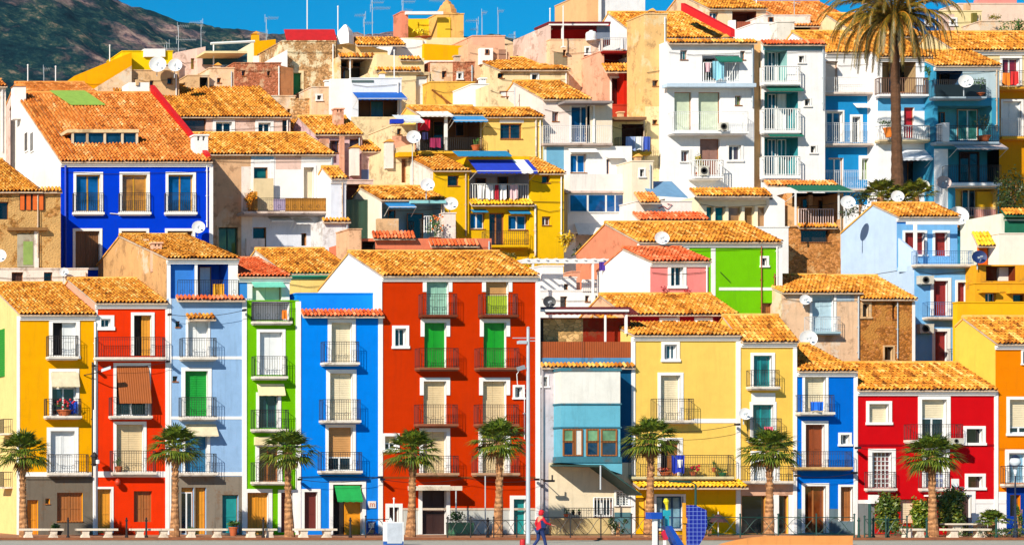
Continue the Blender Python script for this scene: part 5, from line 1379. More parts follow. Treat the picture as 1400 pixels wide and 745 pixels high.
plant(1216, 188, 26, 22, 149.9, 'orange tub with a bright green plant on the balcony by the palm trunk', seed=64, pot=plain('orange_tub', 240, 130, 30), pothpx=13, n=140, size=.13)
TE = plaster(60, 150, 190, 0.2)
h = HH('shaded teal house with dark railings and a striped awning at upper right', 150, 1277, 1366, 90, TE, ridge=(70, 3.0), depth=7)
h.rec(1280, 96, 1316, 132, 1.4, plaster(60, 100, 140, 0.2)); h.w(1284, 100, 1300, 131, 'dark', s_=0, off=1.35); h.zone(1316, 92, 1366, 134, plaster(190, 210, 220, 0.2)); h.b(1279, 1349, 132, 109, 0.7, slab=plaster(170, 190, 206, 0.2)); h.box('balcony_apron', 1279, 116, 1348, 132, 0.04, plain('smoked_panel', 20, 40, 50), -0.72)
h.rec(1282, 145, 1356, 192, 1.2, plaster(90, 170, 190, 0.2)); h.w(1308, 150, 1336, 192, 'glass', glassm(60, 130, 120), s_=0, off=1.15); h.w(1284, 154, 1291, 188, 'dark', s_=0, off=1.15); h.box('divider', 1289, 168, 1298, 194, 0.7, WHITE, -0.7); h.b(1280, 1366, 194, 172, 0.6, slab=plaster(170, 190, 206, 0.2))
h.rec(1296, 204, 1366, 249, 1.2, plaster(60, 150, 180, 0.2)); h.w(1311, 208, 1338, 249, 'glass', glassm(40, 24, 34), s_=0, off=1.15, fmat=plain('dark_frame', 60, 30, 30)); h.b(1297, 1370, 250, 226, 0.7, slab=WA, th=0.18)
h.awn(1297, 1366, 195, 203, 0.9, slats('striped_canvas', 210, 190, 190, 5, 'X'), val=0.12)
h.zone(1277, 204, 1296, 300, WA); h.rec(1306, 258, 1364, 308, 1.0, plaster(240, 206, 120, 0.2)); h.w(1314, 259, 1333, 296, 'glass', glassm(20, 60, 90), s_=0, off=0.95); h.box('ochre_pier', 1336, 262, 1358, 306, 0.2, plaster(236, 180, 40, 0.2), 0.5); h.rail(1300, 1364, 284, 308, 0.02, plain('pink_iron', 236, 206, 200)); h.box('pink_panel', 1332, 286, 1362, 306, 0.03, plain('pink_panel', 240, 160, 140), 0.06); h.canopy(1296, 1366, 306, 313, 0.4, TILEO, name='tile_ledge'); h.fin()
plant(1338, 132, 34, 22, 149.5, 'green climber beside the white oval on the top teal balcony', seed=66, n=140, size=.14, pothpx=4); plant(1270, 110, 24, 12, 149.2, 'narrow green creeper on the white pier left of the teal loggia', seed=67, n=120, size=.14, pothpx=0, name='creeper')
dish(1321, 112, 9, 148.2, 'big white oval modelled as a dish on the top teal balcony', 131); plant(1345, 194, 46, 24, 149.6, 'dark bushy plant at the right of the middle teal balcony', seed=68, n=140, size=.14, pothpx=8, leaf=leafmat(40, 60, 24))  # first dish stands for a white oval shape that is no dish
dish(1310, 296, 13, 147.8, 'large cream dish in front of the lowest teal terrace', 312); dish(1291, 250, 9, 147, 'pinkish dish on the white pier below the teal house', 265, plain('pink_dish', 214, 186, 180)); dish(1265, 253, 6, 146.5, 'small white dish among the shrubs right of the palm trunk', 268)
h = HH('ochre and cream house with a tiled roof in the upper right corner', 153, 1303, 1450, 69, plaster(248, 222, 168, 0.2), ridge=(45, 2.6), depth=7)
h.zone(1303, 122, 1450, 400, plaster(224, 150, 16, 0.25)); h.w(1314, 78, 1338, 116, 'glass', GLASS, s_=3); h.w(1370, 80, 1394, 118, 'glass', glassm(130, 30, 40), s_=3); h.b(1348, 1450, 119, 97, 0.7, slab=plaster(236, 170, 60, 0.2)); h.w(1371, 139, 1396, 186, 'shut', WDOOR, s_=3); h.b(1370, 1450, 187, 162, 0.6, iron=WIRON, slab=plaster(240, 180, 60, 0.3)); h.fin()
laundry(1371, 100, 1380, 118, 152.1, fabric('orange_cloth', 240, 130, 30), 'orange cloth left on the upper right corner balcony', 71); laundry(1382, 98, 1392, 117, 152.1, fabric('red_cloth', 214, 40, 40), 'red cloth right on the upper right corner balcony', 72)
h = HH('small green and white lean-to at the right edge below the dark trees', 144, 1369, 1450, 292, plaster(236, 236, 220, 0.2), depth=4, flat=0); h.canopy(1368, 1450, 286, 294, 0.5, tilemat('ochre'), under=plain('deep_green_canvas', 6, 110, 80, 0.9)); h.zone(1372, 297, 1450, 300, plain('deep_green_canvas', 6, 110, 80, 0.9)); h.box('green_panel', 1374, 302, 1450, 318, 0.04, plain('deep_green_canvas', 6, 110, 80, 0.9), -0.05); h.fin()
# ---------------------------------------------------------------- UPPER ROWS (147-170 m)
RUIN = stone(200, 150, 96, plas=(248, 226, 184), amt=0.53, scale=8)
h = HH('pinkish house under a wide ochre roof with two small square windows', 152, 238, 397, 160, PINKW, ridge=(117, 6.5), depth=13, cornice=False)
h.w(243, 160, 282, 183, 'dark', glassm(70, 56, 48), s_=0, bottom=True); h.w(295, 167, 317, 181, 'glass', GLASS, s_=4, bottom=True); h.w(353, 168, 370, 184, 'glass', GLASS, s_=4, bottom=True); h.w(386, 164, 394, 190, 'dark', s_=0, bottom=True)
h.make_roof(); h.chimney(224, 127, 143, 8, 5.0, BEIGE, 'plain'); h.chimney(254, 112, 128, 7, 7.0, BEIGE, 'plain'); h.fin()
h = HH('lavender shaded house with slim pillars beneath a small ochre roof', 150, 430, 495, 184, SHADE_LAV, ridge=(160, 3.0), depth=6, cornice=False)
h.w(451, 192, 464, 209, 'dark', glassm(70, 50, 60), s_=0, bottom=True); h.w(478, 190, 492, 214, 'dark', glassm(96, 70, 80), s_=0, bottom=True); h.box('pillar', 466, 186, 471, 250, 0.3, ROSE, -0.7); h.box('pillar', 438, 190, 450, 210, 0.4, ROSE, -0.6); h.box('stair_wall', 480, 222, 493, 250, 0.3, plaster(190, 140, 150, 0.3), -0.9); h.fin()
h.chimney(464, 148, 172, 12, 1.2, ROSE, 'slab'); h.chimney(486, 198, 224, 11, -1.2, plaster(246, 230, 224, 0.2), 'tile')
u = sub(h, 149.5, 494, 528, 207, SHADE_LAV, ridge=(194, 1.6), depth=4, cornice=False); u.w(505, 215, 517, 234, 'glass', GLASS, s_=0, bottom=True); u.zone(494, 232, 520, 260, plain('blue_shade_paint', 90, 120, 190)); u.fin()
h = HH('cream house with a stepped gable and mustard hood beside a tall white dish pole', 146.6, 528, 567, 206, CRM, depth=4, flat=0.1, yt2=196); h.w(549, 217, 556, 250, 'shut', WOOD, s_=0, leaf=1); h.box('hood', 545, 208, 568, 214, 0.6, plaster(240, 180, 30, 0.2), -0.6); h.fin(); h.chimney(533, 190, 214, 10, -0.2, OLDW, 'tile')
dish(566, 188, 9, 145.6, 'white dish on the tall white pole by the blue awnings', 255)
h.box('roof_pot', 531, 198, 540, 206, 0.3, PINKW, -0.1)
h = HH('small house with orange roof in the gap right of the square windows', 154, 397, 470, 181, plaster(120, 96, 90, 0.4), ridge=(161, 3.2), depth=5, cornice=False); h.w(405, 184, 424, 198, 'dark', s_=0, bottom=True); h.fin(); h.chimney(424, 172, 186, 7, -0.4, ROSE, 'tile')

# washing terrace with blue and white awnings
h = HH('terrace house with blue and white awnings and red washing', 147.5, 572, 661, 157, plaster(248, 206, 110, 0.25), ridge=(146, 1.8), depth=5, cornice=False)
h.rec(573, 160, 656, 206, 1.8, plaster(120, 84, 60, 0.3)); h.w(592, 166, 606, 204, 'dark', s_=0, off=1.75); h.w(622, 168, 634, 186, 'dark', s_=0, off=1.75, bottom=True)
h.awn(612, 658, 158, 165, 1.0, plain('sky_blue_canvas', 50, 150, 220, 0.9), val=0.14); h.awn(568, 612, 153, 158, 0.9, WHITE, val=0.12)
for a in (570, 608): h.box('terrace_post', a, 158, a + 4, 206, 0.12, WHITE, -0.5)
h.b(566, 662, 207, 188, 0.6, slab=plaster(246, 190, 60, 0.3)); h.fin()
u = sub(h, 147.4, 536, 572, 172, CRM, depth=4, flat=0.1); u.zone(536, 186, 572, 207, ROSE); u.w(543, 176, 549, 184, 'dark', s_=0, bottom=True); u.fin(); u.awn(536, 570, 158, 166, 1.2, plain('white_blue_canvas', 230, 236, 246, 0.9), val=0.14); u.box('blue_awning_roll', 535, 163, 552, 169, 0.3, plain('strong_blue_canvas', 20, 60, 200, 0.9), -1.3)
laundry(571, 163, 588, 180, 146.8, fabric('scarlet_cloth', 220, 20, 50), 'scarlet washing hung under the blue and white awnings', 81); laundry(577, 181, 585, 192, 146.7, fabric('navy_cloth', 30, 30, 80), 'dark navy washing below the scarlet washing', 82); laundry(588, 189, 602, 203, 146.7, fabric('magenta_cloth', 150, 30, 80), 'magenta washing on the railing under the awnings', 83)
plant(650, 206, 20, 16, 146.8, 'small potted plant at the right end of the washing terrace', seed=84, n=90, size=.12)
h = HH('mustard cream house with blue window and a low yellow tiled eave', 147.3, 661, 742, 160, plaster(248, 208, 116, 0.2), ridge=(149, 2.0), depth=5, tile=tilemat('ochre'), cornice=False)
h.w(684, 169, 714, 190, 'glass', glassm(20, 50, 70), s_=0, fmat=WOOD, bottom=True); h.trim(683, 164, 716, 168); h.pipe(732, 162, 220, OLDW, 0.05); h.cable([(694, 205), (694, 212)], 0.04); h.fin()
h = HH('cream gabled house with a white garage like niche above the yellow tiled eave', 151, 668, 706, 116, CRM, depth=4, flat=0, yt2=146); h.w(672, 130, 682, 146, 'dark', glassm(200, 130, 60), s_=0, bottom=True); h.w(685, 124, 695, 132, 'dark', WDOOR, s_=0, bottom=True); h.fin()
h = HH('cream house under a broken ochre roof with one small square window', 157, 683, 777, 96, CRM, ridge=(80, 4.0), depth=8, cornice=False); h.w(727, 102, 735, 110, 'dark', s_=2, bottom=True); h.w(683, 100, 689, 107, 'dark', s_=0, bottom=True); h.fin()
h = HH('peach house with a rounded pink tower wall and a small white cabinet', 160, 640, 697, 60, plaster(236, 186, 150, 0.3), depth=5, flat=0.1, yt2=72); h.box('cabinet', 657, 66, 674, 88, 0.4, WHITE, -0.4); h.w(663, 68, 668, 74, 'dark', s_=0, bottom=True, off=-0.4); h.box('arched_niche', 682, 68, 692, 88, 0.03, plaster(170, 130, 110, 0.3), -0.03); h.fin()
u = sub(h, 160.5, 646, 690, 50, plaster(236, 180, 150, 0.3), depth=4, flat=0.1, zb=25); u.fin()
h = HH('pale beige house with sloping top behind the rounded pink tower', 164, 676, 722, 48, plaster(248, 214, 170, 0.2), depth=5, flat=0.1, yt2=66); h.fin()

# beige terrace house with red canopy, gabled white house, red boxes
PCH = plaster(248, 206, 166, 0.3, patch=(250, 228, 204), pamt=0.56)
h = HH('tall peach house with a red roof terrace and grey cement patch', 158, 752, 824, 55, PCH, depth=5, flat=0.05)
h.zone(757, 72, 776, 90, plaster(150, 136, 110, 0.4)); h.zone(806, 55, 824, 140, plaster(248, 214, 190, 0.3)); h.zone(798, 72, 804, 84, plaster(150, 90, 70, 0.4)); h.cable([(800, 98), (806, 94), (818, 97), (819, 110)], 0.02); h.fin()
u = sub(h, 160.5, 750, 834, 31, plaster(206, 30, 24, 0.15), depth=2, flat=0, zb=wz(60, 160)); u.fin(); u.box('canopy', 750, 30, 835, 33, 2.2, plain('dark_red_roof', 120, 20, 30), -2.0); u.box('canopy_edge', 751, 33, 832, 35, 0.1, WHITE, -2.05)
u.box('smoked_screen', 816, 36, 834, 54, 0.06, plain('grey_screen', 130, 140, 160), -1.6); u.box('canopy_post', 768, 34, 770, 56, 0.08, WHITE, -1.9)
u2 = sub(h, 158.5, 737, 753, 40, PINKW, depth=4, flat=0.05, yt2=33); u2.fin()
m = MB(); X, Z = wx(810, 157.6), wz(55, 157.6); m.lathe((X, 37.8, Z), [(0.33, 0), (0.36, 0.1), (0.36, 0.5), (0.3, 0.6), (0.12, 0.66), (0.12, 0.72)], 16)
tag(m.build('water_tank', WIRON, None, (X, 37.8, Z), True), 'white water tank on the red roof terrace', 'tank')
h = HH('white gabled house with clothes on its balcony above a red loggia', 160, 873, 1000, 52, WHITE, ridge=(18, 4.3), depth=6, cornice=False, side=WHITE); h.make_roof(); h.fin()
h = HH('cluster of red boxes under a small tiled roof beside the ochre tower', 155, 824, 874, 70, plaster(244, 180, 150, 0.3), depth=4, flat=0.1)
h.rec(826, 71, 871, 91, 1.4, plaster(140, 24, 20, 0.2)); h.b(824, 873, 70, 52, 0.3, iron=STEEL, slab=plaster(150, 30, 26, 0.2)); h.w(836, 107, 851, 143, 'dark', glassm(60, 20, 16), s_=2); h.fin()
u = sub(h, 154.3, 853, 882, 98, plaster(206, 40, 20, 0.15), depth=3, flat=0); u.fin(); u.canopy(822, 884, 88, 98, 0.6, TILE, off=0.1)
u = sub(h, 153.9, 834, 860, 144, plaster(190, 60, 40, 0.3), depth=1, flat=0.1); u.fin()
laundry(848, 53, 863, 69, 154.6, fabric('white_pattern_cloth', 226, 226, 232), 'white patterned washing on the top red balcony', 85)
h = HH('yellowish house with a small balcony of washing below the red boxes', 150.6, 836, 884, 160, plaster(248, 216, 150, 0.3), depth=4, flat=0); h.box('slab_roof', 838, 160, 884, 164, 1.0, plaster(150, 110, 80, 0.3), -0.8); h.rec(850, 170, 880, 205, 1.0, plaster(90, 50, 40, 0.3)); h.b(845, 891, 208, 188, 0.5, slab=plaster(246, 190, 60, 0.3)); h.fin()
for a, b, c, lab in ((856, 868, (150, 170, 220), 'pale blue washing on the small balcony under the red boxes'), (866, 880, (240, 240, 240), 'white washing on the small balcony under the red boxes'), (879, 889, (60, 90, 190), 'blue washing at the right of the small balcony under the red boxes')): laundry(a, 187, b, 207, 149.8, fabric('cloth_%d' % a, *c), lab, a)
h = HH('narrow ochre tower with two barred holes left of the tall white house', 151, 882, 912, 20, plaster(240, 192, 128, 0.4, patch=(250, 220, 170), pamt=0.58), depth=2.4, flat=0.15); h.w(892, 110, 900, 118, 'dark', s_=0, bottom=True); h.w(892, 164, 899, 170, 'dark', s_=0, bottom=True); h.cable([(884, 100), (898, 98), (911, 96)], 0.02); h.zone(882, 146, 912, 300, plaster(248, 222, 170, 0.3)); h.fin()

# skyline
h = HH('mustard yellow house with a long sloping top on the left skyline', 160, 102, 180, 104, plaster(244, 168, 10, 0.2), depth=4, flat=0, yt2=72); h.fin()
u = sub(h, 161, 167, 236, 71, plaster(246, 206, 20, 0.15), depth=4, flat=0.1); u.box('white_roof_box', 197, 67, 226, 78, 1.0, WHITE, -0.2); u.fin()
h = HH('peach plastered house with a stepped wall below the mustard skyline house', 156, 180, 245, 97, BEIGE, depth=4, flat=0.2); h.fin()
u = sub(h, 155.5, 134, 180, 118, PCH, depth=4, flat=0, yt2=90); u.fin(); u = sub(h, 151, 176, 204, 113, WHITE, depth=1.6, flat=0, zb=wz(152, 151)); u.box('vent_pot', 186, 109, 190, 117, 0.2, BEIGE, -0.1); u.fin()
u = sub(h, 153, 155, 172, 130, CRM, depth=1.5, flat=0); u.canopy(154, 174, 122, 130, 0.5); u.fin()
dish(216, 89, 11, 155, 'large white dish left on the peach plastered house', 104); dish(240, 90, 9, 154.4, 'white dish right on the peach plastered house', 106)
h = HH('second orange tiled roof behind the deep blue house', 150, 40, 136, 131, PINKW, ridge=(114, 4.0), depth=8, tile=TILEO, cornice=False); h.fin()
h = HH('small white chimney house with tiled top at the left edge', 146, -20, 8, 118, OLDW, ridge=(110, 1.5), depth=3, tile=TILEO, cornice=False); h.fin()
h = HH('pinkish white house with slatted window and aerials on the skyline', 162, 240, 281, 72, PINKW, depth=4, flat=0, yt2=64); h.w(269, 78, 277, 95, 'shut', DWOOD, s_=0); h.w(261, 80, 266, 95, 'dark', glassm(200, 190, 60), s_=0); h.fin()
u = sub(h, 161.5, 270, 290, 66, PINKW, depth=4, flat=0, yt2=74); u.fin(); 
h = HH('flat beige house with a dark doorway right of the skyline dish', 158, 286, 320, 94, PCH, depth=4, flat=0.15); h.fin(); u = sub(h, 157.6, 256, 286, 104, BEIGE, depth=3, flat=0.1); u.rec(273, 106, 284, 122, 0.6, DARK); u.fin()
u = sub(h, 161, 278, 338, 72, plain('dark_teal_canvas', 20, 80, 96), depth=0.2, flat=0, zb=wz(88, 161)); u.fin(); u.box('sun_canopy', 280, 70, 338, 73, 2.0, plaster(240, 220, 170, 0.2), -2)
h = HH('ruined brick house with bare patched wall below the yellow cube', 158, 320, 384, 87, BRICK, depth=5, flat=0.1); h.fin(); u = sub(h, 157.9, 384, 401, 90, plaster(180, 120, 80, 0.4), depth=4, flat=0, yt2=94); u.fin()
u = sub(h, 156.5, 372, 404, 132, PCH, depth=3, flat=0.1); u.w(393, 149, 402, 158, 'dark', s_=0, bottom=True); u.fin()
h = HH('yellow cube house with a chimney against the mountain', 165, 347, 377, 57, plaster(246, 176, 10, 0.15), depth=5, flat=0, yt2=54, side=plaster(250, 234, 200, 0.2)); h.w(352, 74, 356, 77, 'dark', s_=0, bottom=True); h.fin(); h.chimney(350, 43, 58, 9, 1.5, plaster(240, 170, 30, 0.2), 'tile')
u = sub(h, 164.5, 355, 374, 77, PCH, depth=2, flat=0.1); u.fin()
h = HH('crumbling cream house with a green door and red canvas roof', 160, 386, 459, 57, RUIN, depth=5, flat=0.1); h.w(401, 100, 412, 134, 'shut', plain('emerald_door', 20, 140, 70), s_=3, smat=CRM, leaf=1); h.fin(); h.awn(388, 457, 41, 55, 0.5, plain('red_canvas', 206, 20, 30, 0.9), off=1.0, val=0.12, arms=False)
u = sub(h, 159, 375, 393, 78, WHITE, depth=3, flat=0, yt2=68); u.fin()
h = HH('low beige wall house with a stepped parapet beneath the green door', 156, 426, 455, 120, PCH, depth=4, flat=0.15); h.fin(); u = sub(h, 156.4, 398, 427, 136, stone(214, 160, 100, plas=(246, 214, 170), amt=0.5), depth=3, flat=0.1); u.fin()
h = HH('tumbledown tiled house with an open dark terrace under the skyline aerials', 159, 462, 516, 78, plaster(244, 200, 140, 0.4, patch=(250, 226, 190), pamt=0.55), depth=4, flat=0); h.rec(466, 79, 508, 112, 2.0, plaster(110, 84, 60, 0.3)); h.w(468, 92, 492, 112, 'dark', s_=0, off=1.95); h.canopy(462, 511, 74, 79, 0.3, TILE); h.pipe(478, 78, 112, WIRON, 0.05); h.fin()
u = sub(h, 161, 460, 530, 52, plaster(246, 204, 140, 0.3), depth=3, flat=0, yt2=70); u.canopy(460, 522, 50, 56, 0.4) if False else None; u.fin(); u.canopy(478, 545, 52, 62, 1.4, TILE, off=1.0); u.w(470, 70, 478, 77, 'dark', s_=0, bottom=True); u.w(484, 70, 492, 77, 'dark', s_=0, bottom=True)
q = MB(); X, Z = wx(465, 162), wz(54, 162); q.lathe((X, 41, Z - 0.6), [(0.62, 0), (0.62, 0.6), (0.5, 1.0), (0.1, 1.45)], 4); tag(q.build('pyramid_cowl', WHITE, None, (X, 41, Z - 0.6)), 'white pyramid roof cowl at the end of the red canvas', 'cowl')
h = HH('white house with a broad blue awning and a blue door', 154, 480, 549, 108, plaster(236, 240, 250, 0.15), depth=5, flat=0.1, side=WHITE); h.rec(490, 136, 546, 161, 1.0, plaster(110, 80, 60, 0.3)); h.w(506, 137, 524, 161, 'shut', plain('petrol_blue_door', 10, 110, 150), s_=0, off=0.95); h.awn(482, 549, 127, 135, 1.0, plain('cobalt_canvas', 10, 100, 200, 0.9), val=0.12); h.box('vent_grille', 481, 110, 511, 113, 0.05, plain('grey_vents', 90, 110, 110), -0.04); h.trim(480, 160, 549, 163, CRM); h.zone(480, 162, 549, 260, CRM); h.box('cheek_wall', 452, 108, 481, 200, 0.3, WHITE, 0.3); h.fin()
h = HH('wide cream house with a white door and thin tile ledges', 157, 512, 591, 96, CRM, depth=4, flat=0, yt2=99); h.w(569, 103, 586, 146, 'shut', WDOOR, s_=0, leaf=1); h.canopy(512, 574, 93, 97, 0.25); h.fin(); u = sub(h, 158, 515, 580, 74, plaster(248, 220, 170, 0.25), depth=3, flat=0, yt2=80); u.fin(); u.canopy(545, 574, 78, 82, 0.25)
h = HH('whitewashed house with a broad yellow band high on the skyline', 162, 542, 583, 52, WHITE, depth=5, flat=0, yt2=56); h.fin(); u = sub(h, 161.6, 580, 650, 60, plaster(246, 178, 10, 0.15), depth=4, flat=0, yt2=64); u.zone(580, 83, 650, 200, WHITE); u.fin()
h = HH('roof terrace with yellow awning cloth and a round domed turret', 165, 598, 634, 20, plaster(244, 190, 110, 0.3), depth=4, flat=0.1); h.w(609, 28, 617, 40, 'dark', s_=0, bottom=True); h.box('yellow_front', 598, 24, 616, 54, 0.05, plaster(246, 200, 60, 0.2), -0.05); h.fin()
q = MB(); X = wx(615, 166); q.lathe((X, 46.5, wz(20, 166)), [(0.9, -0.1), (0.9, 0.08), (0.72, 0.1), (0.7, 0.4), (0.62, 0.44), (0.5, 0.75), (0.34, 0.85), (0.3, 1.0), (0.12, 1.12), (0.1, 1.3), (0.02, 1.5)], 8); h.B(q, 'dome', plaster(236, 170, 104, 0.5))
u = sub(h, 166.5, 550, 600, 26, plaster(246, 206, 40, 0.2, patch=(200, 220, 120), pamt=0.62), depth=1, flat=0); u.fin(); u = sub(h, 164.6, 549, 558, 17, plaster(230, 140, 110, 0.3), depth=1.5, flat=0.1); u.fin(); u.box('terrace_beam', 555, 16, 606, 20, 0.2, WHITE, -0.2); u.box('terrace_wall', 549, 52, 640, 64, 0.3, CRM, -0.6)
plant(578, 54, 18, 30, 164.3, 'yellow flowered climber on the domed roof terrace', leaf=leafmat(210, 190, 30), seed=91, n=180, size=.16, pothpx=3)
h = HH('rough brick box with patched plaster below the yellow band', 158, 588, 649, 86, BRICK, depth=4, flat=0.1); h.zone(588, 86, 619, 120, PCH); h.fin()
h = HH('mustard beige house with sagging beams left of the cream niche', 156, 588, 649, 113, plaster(240, 184, 80, 0.4), depth=4, flat=0.1); h.w(622, 128, 645, 147, 'dark', BRICK, s_=0, bottom=True); h.cable([(590, 123), (603, 133), (618, 144)], 0.06, WOOD); h.cable([(602, 130), (612, 144)], 0.05, WOOD); h.fin()
h = HH('white and cream block beside the peach tower above the blue window', 153, 645, 668, 116, WHITE, depth=4, flat=0.1); h.fin()

h = HH('top cream house with slatted brown balcony right of the tall white block', 165, 969, 1047, 12, PCH, ridge=(-8, 4.0), depth=7, cornice=False); h.w(970, 17, 982, 29, 'glass', glassm(30, 90, 130), s_=0, bottom=True); h.rec(1001, 16, 1034, 47, 1.2, plaster(120, 50, 30, 0.3)); h.box('white_pier', 998, 28, 1006, 52, 0.3, WHITE, -0.4); h.box('slat_railing', 1007, 30, 1033, 48, 0.05, slats('reddish_slats', 160, 80, 50, 36, 'X'), -0.3); h.fin()
q = MB(); A, B_ = Vector((wx(931, 161), 41, wz(15, 161))), Vector((wx(999, 157), 37, wz(51, 157))); q.prism([A, B_, B_ + Vector((0, 0, 0.55)), A + Vector((0, 0, 0.55))], (0.3, 0, 0)); h.B(q, 'red_parapet', plain('red_wall_paint', 222, 20, 20))
u = sub(h, 162, 1033, 1086, 32, WHITE, depth=4, flat=0.15); u.w(1050, 24, 1057, 31, 'dark', s_=0, bottom=True, off=0.5); u.fin(); u = sub(h, 163, 1044, 1108, 22, OLDW, depth=3, flat=0.1); u.fin(); u = sub(h, 161, 1062, 1086, 31, plaster(236, 230, 220, 0.3), depth=1.5, flat=0.1); u.fin()
h = HH('rose walled house with a wide orange roof behind the stacked balconies', 163, 1086, 1180, 36, plaster(240, 170, 140, 0.3), ridge=(4, 5.5), depth=9, tile=TILEO, cornice=False); h.fin()
h = HH('tall plain white block cut by the top of the picture', 168, 820, 882, -14, plaster(240, 240, 244, 0.2), depth=6, flat=0.1, side=plaster(246, 186, 130, 0.2)); h.fin(); u = sub(h, 167.6, 802, 822, -10, plaster(246, 190, 136, 0.2), depth=5, flat=0.1); u.trim(818, -10, 822, 60); u.fin()
h = HH('pink topped pale house right of the date palm crown', 167, 1310, 1450, 6, plaster(248, 216, 196, 0.2), depth=5, flat=0.1); h.box('pink_roof_edge', 1336, 0, 1390, 6, 0.4, plaster(236, 150, 140, 0.2), 0.2); h.fin()
h = HH('cream terrace house with olive lean-to behind the date palm crown', 162, 1283, 1342, 16, plaster(248, 226, 170, 0.2), depth=5, flat=0.1); h.zone(1283, 20, 1305, 60, PINKW); h.w(1262, 14, 1281, 25, 'void', s_=0) if False else None; h.box('olive_lean_to', 1330, 18, 1336, 46, 0.2, plain('olive_post', 120, 110, 40), -0.2); h.fin()
h = HH('blue roof block half hidden by the date palm crown', 160, 1236, 1283, 14, plaster(40, 120, 200, 0.2), depth=4, flat=0.1); h.fin()
h = HH('peach retaining wall with hanging plants in the upper right corner', 158, 1340, 1450, 30, PCH, depth=2, flat=0.1, name='retaining_wall', cat='wall'); h.fin()
plant(1385, 52, 30, 34, 156.5, 'green bush spilling over the peach retaining wall', seed=95, n=300, size=.18, pothpx=0, name='shrub'); plant(1362, 28, 12, 20, 157.0, 'small yellow green bush on the peach retaining wall', seed=96, n=120, size=.14, pothpx=0, name='shrub', leaf=leafmat(120, 120, 30))
h = HH('ochre tiled roof house between the palm crown and rose walled house', 158, 1176, 1262, 50, CRM, ridge=(20, 4.0), depth=7, cornice=False); h.fin()

# aerials, poles
AE = [(244, 35, 96, 163, ((0.02, 14, 1), (0.3, 24, 1)), 'tall aerial above the white dishes on the left skyline'), (275, 28, 66, 163.5, ((0.08, 16, -1), (0.4, 5, 1)), 'aerial with a side boom above the slatted skyline house'),
      (364, 24, 56, 166, ((0.04, 16, 1), (0.6, 12, -1)), 'aerial behind the yellow cube house'), (509, 0, 44, 166, ((0.08, 15, 1), (0.24, 24, 1)), 'tallest double boom aerial above the tumbledown tiled house'),
      (498, 20, 45, 164, ((0.05, 13, -1), (0.4, 12, 1)), 'short aerial left of the tallest double boom aerial'), (551, 0, 20, 165, ((0.12, 16, 1), (0.6, 12, 1)), 'aerial on the pink pillar of the domed terrace'),
      (607, 0, 6, 167, ((0.1, 20, -1),), 'aerial boom over the domed turret'), (652, 26, 50, 166, ((0.1, 15, -1), (0.5, 9, -1)), 'aerial between the dome and the rounded pink tower'), (659, 16, 52, 162, ((0.05, 6, 1), (0.95, 10, 1)), 'aerial with cross bars on the rounded pink tower'),
      (681, 14, 54, 165, ((0.04, 7, 1), (0.85, 24, 1)), 'aerial right of the rounded pink tower'), (703, 44, 62, 166, ((0.2, 8, -1),), 'short aerial on the pale sloping house'), (1086, -6, 24, 164, ((0.3, 8, 1),), 'aerial on the white skyline terrace'), (228, 58, 72, 164, ((0.1, 26, -1), (0.5, 26, 1)), 'low wide aerial on the bright yellow skyline block'), (60, 92, 116, 156, ((0.1, 8, 1),), 'aerial at the far left above the second orange roof')]
for px_, a, b, D, els, lab in AE: antenna(px_, a, b, D, lab, els)
for px_, a, b, D, lab in ((420, -4, 42, 164, 'tall white pole behind the red canvas roof'), (462, 10, 46, 165, 'thin white pole left of the pyramid cowl'), (752, 13, 34, 160, 'short white pole at the left of the red roof terrace'), (770, 10, 58, 157.5, 'tall white pole before the red roof terrace'), (150, 63, 84, 163, 'white pole above the mustard sloping house'), (38, 90, 120, 154, 'white pole behind the left white gable'), (76, 92, 114, 154, 'white pole behind the second orange roof'), (539, 70, 118, 155, 'thin grey pole in front of the wide cream house'), (1034, -4, 12, 166, 'thin white pole on the top cream house')): mast(px_, a, b, D, lab, r=0.04)
q = MB(); q.tube([(wx(288, 160), 40, wz(60, 160)), (wx(348, 160), 40, wz(57, 160))], 0.1, 6); q.tube([(wx(292, 160), 40, wz(60, 160)), (wx(292, 160), 40, wz(96, 160))], 0.05, 6); tag(q.build('pergola_pole', WIRON, None, (wx(318, 160), 40, wz(96, 160))), 'long white horizontal pole beside the yellow cube house', 'pole')
# ---------------------------------------------------------------- palms, shrubs
def barkmat():
    m, n, s = newmat('palm_bark')
    v = coords(n)
    wv = N(n, 'ShaderNodeTexWave', Scale=1.1, Distortion=7.0, bands_direction='Z'); wv.inputs['Detail'].default_value = 3
    n.links.new(v, wv.inputs['Vector'])
    vo = N(n, 'ShaderNodeTexVoronoi', Scale=9.0); n.links.new(v, vo.inputs['Vector'])
    bw = n.nodes.new('ShaderNodeRGBToBW'); n.links.new(vo.outputs['Color'], bw.inputs[0])
    col = mixc(n, bw.outputs[0], rgb(128, 84, 50), rgb(200, 146, 98))
    col = mixc(n, ramp(n, wv.outputs['Fac'], [(0.35, 0.0), (0.9, 0.45)]), col, rgb(96, 62, 38))
    n.links.new(col, s.inputs['Base Color']); s.inputs['Roughness'].default_value = 0.9
    bump(n, s, wv.outputs['Fac'], 0.8, 0.05)
    return m
BARK = barkmat()
PALML = leafmat(74, 100, 22); PALMD = leafmat(132, 96, 40)
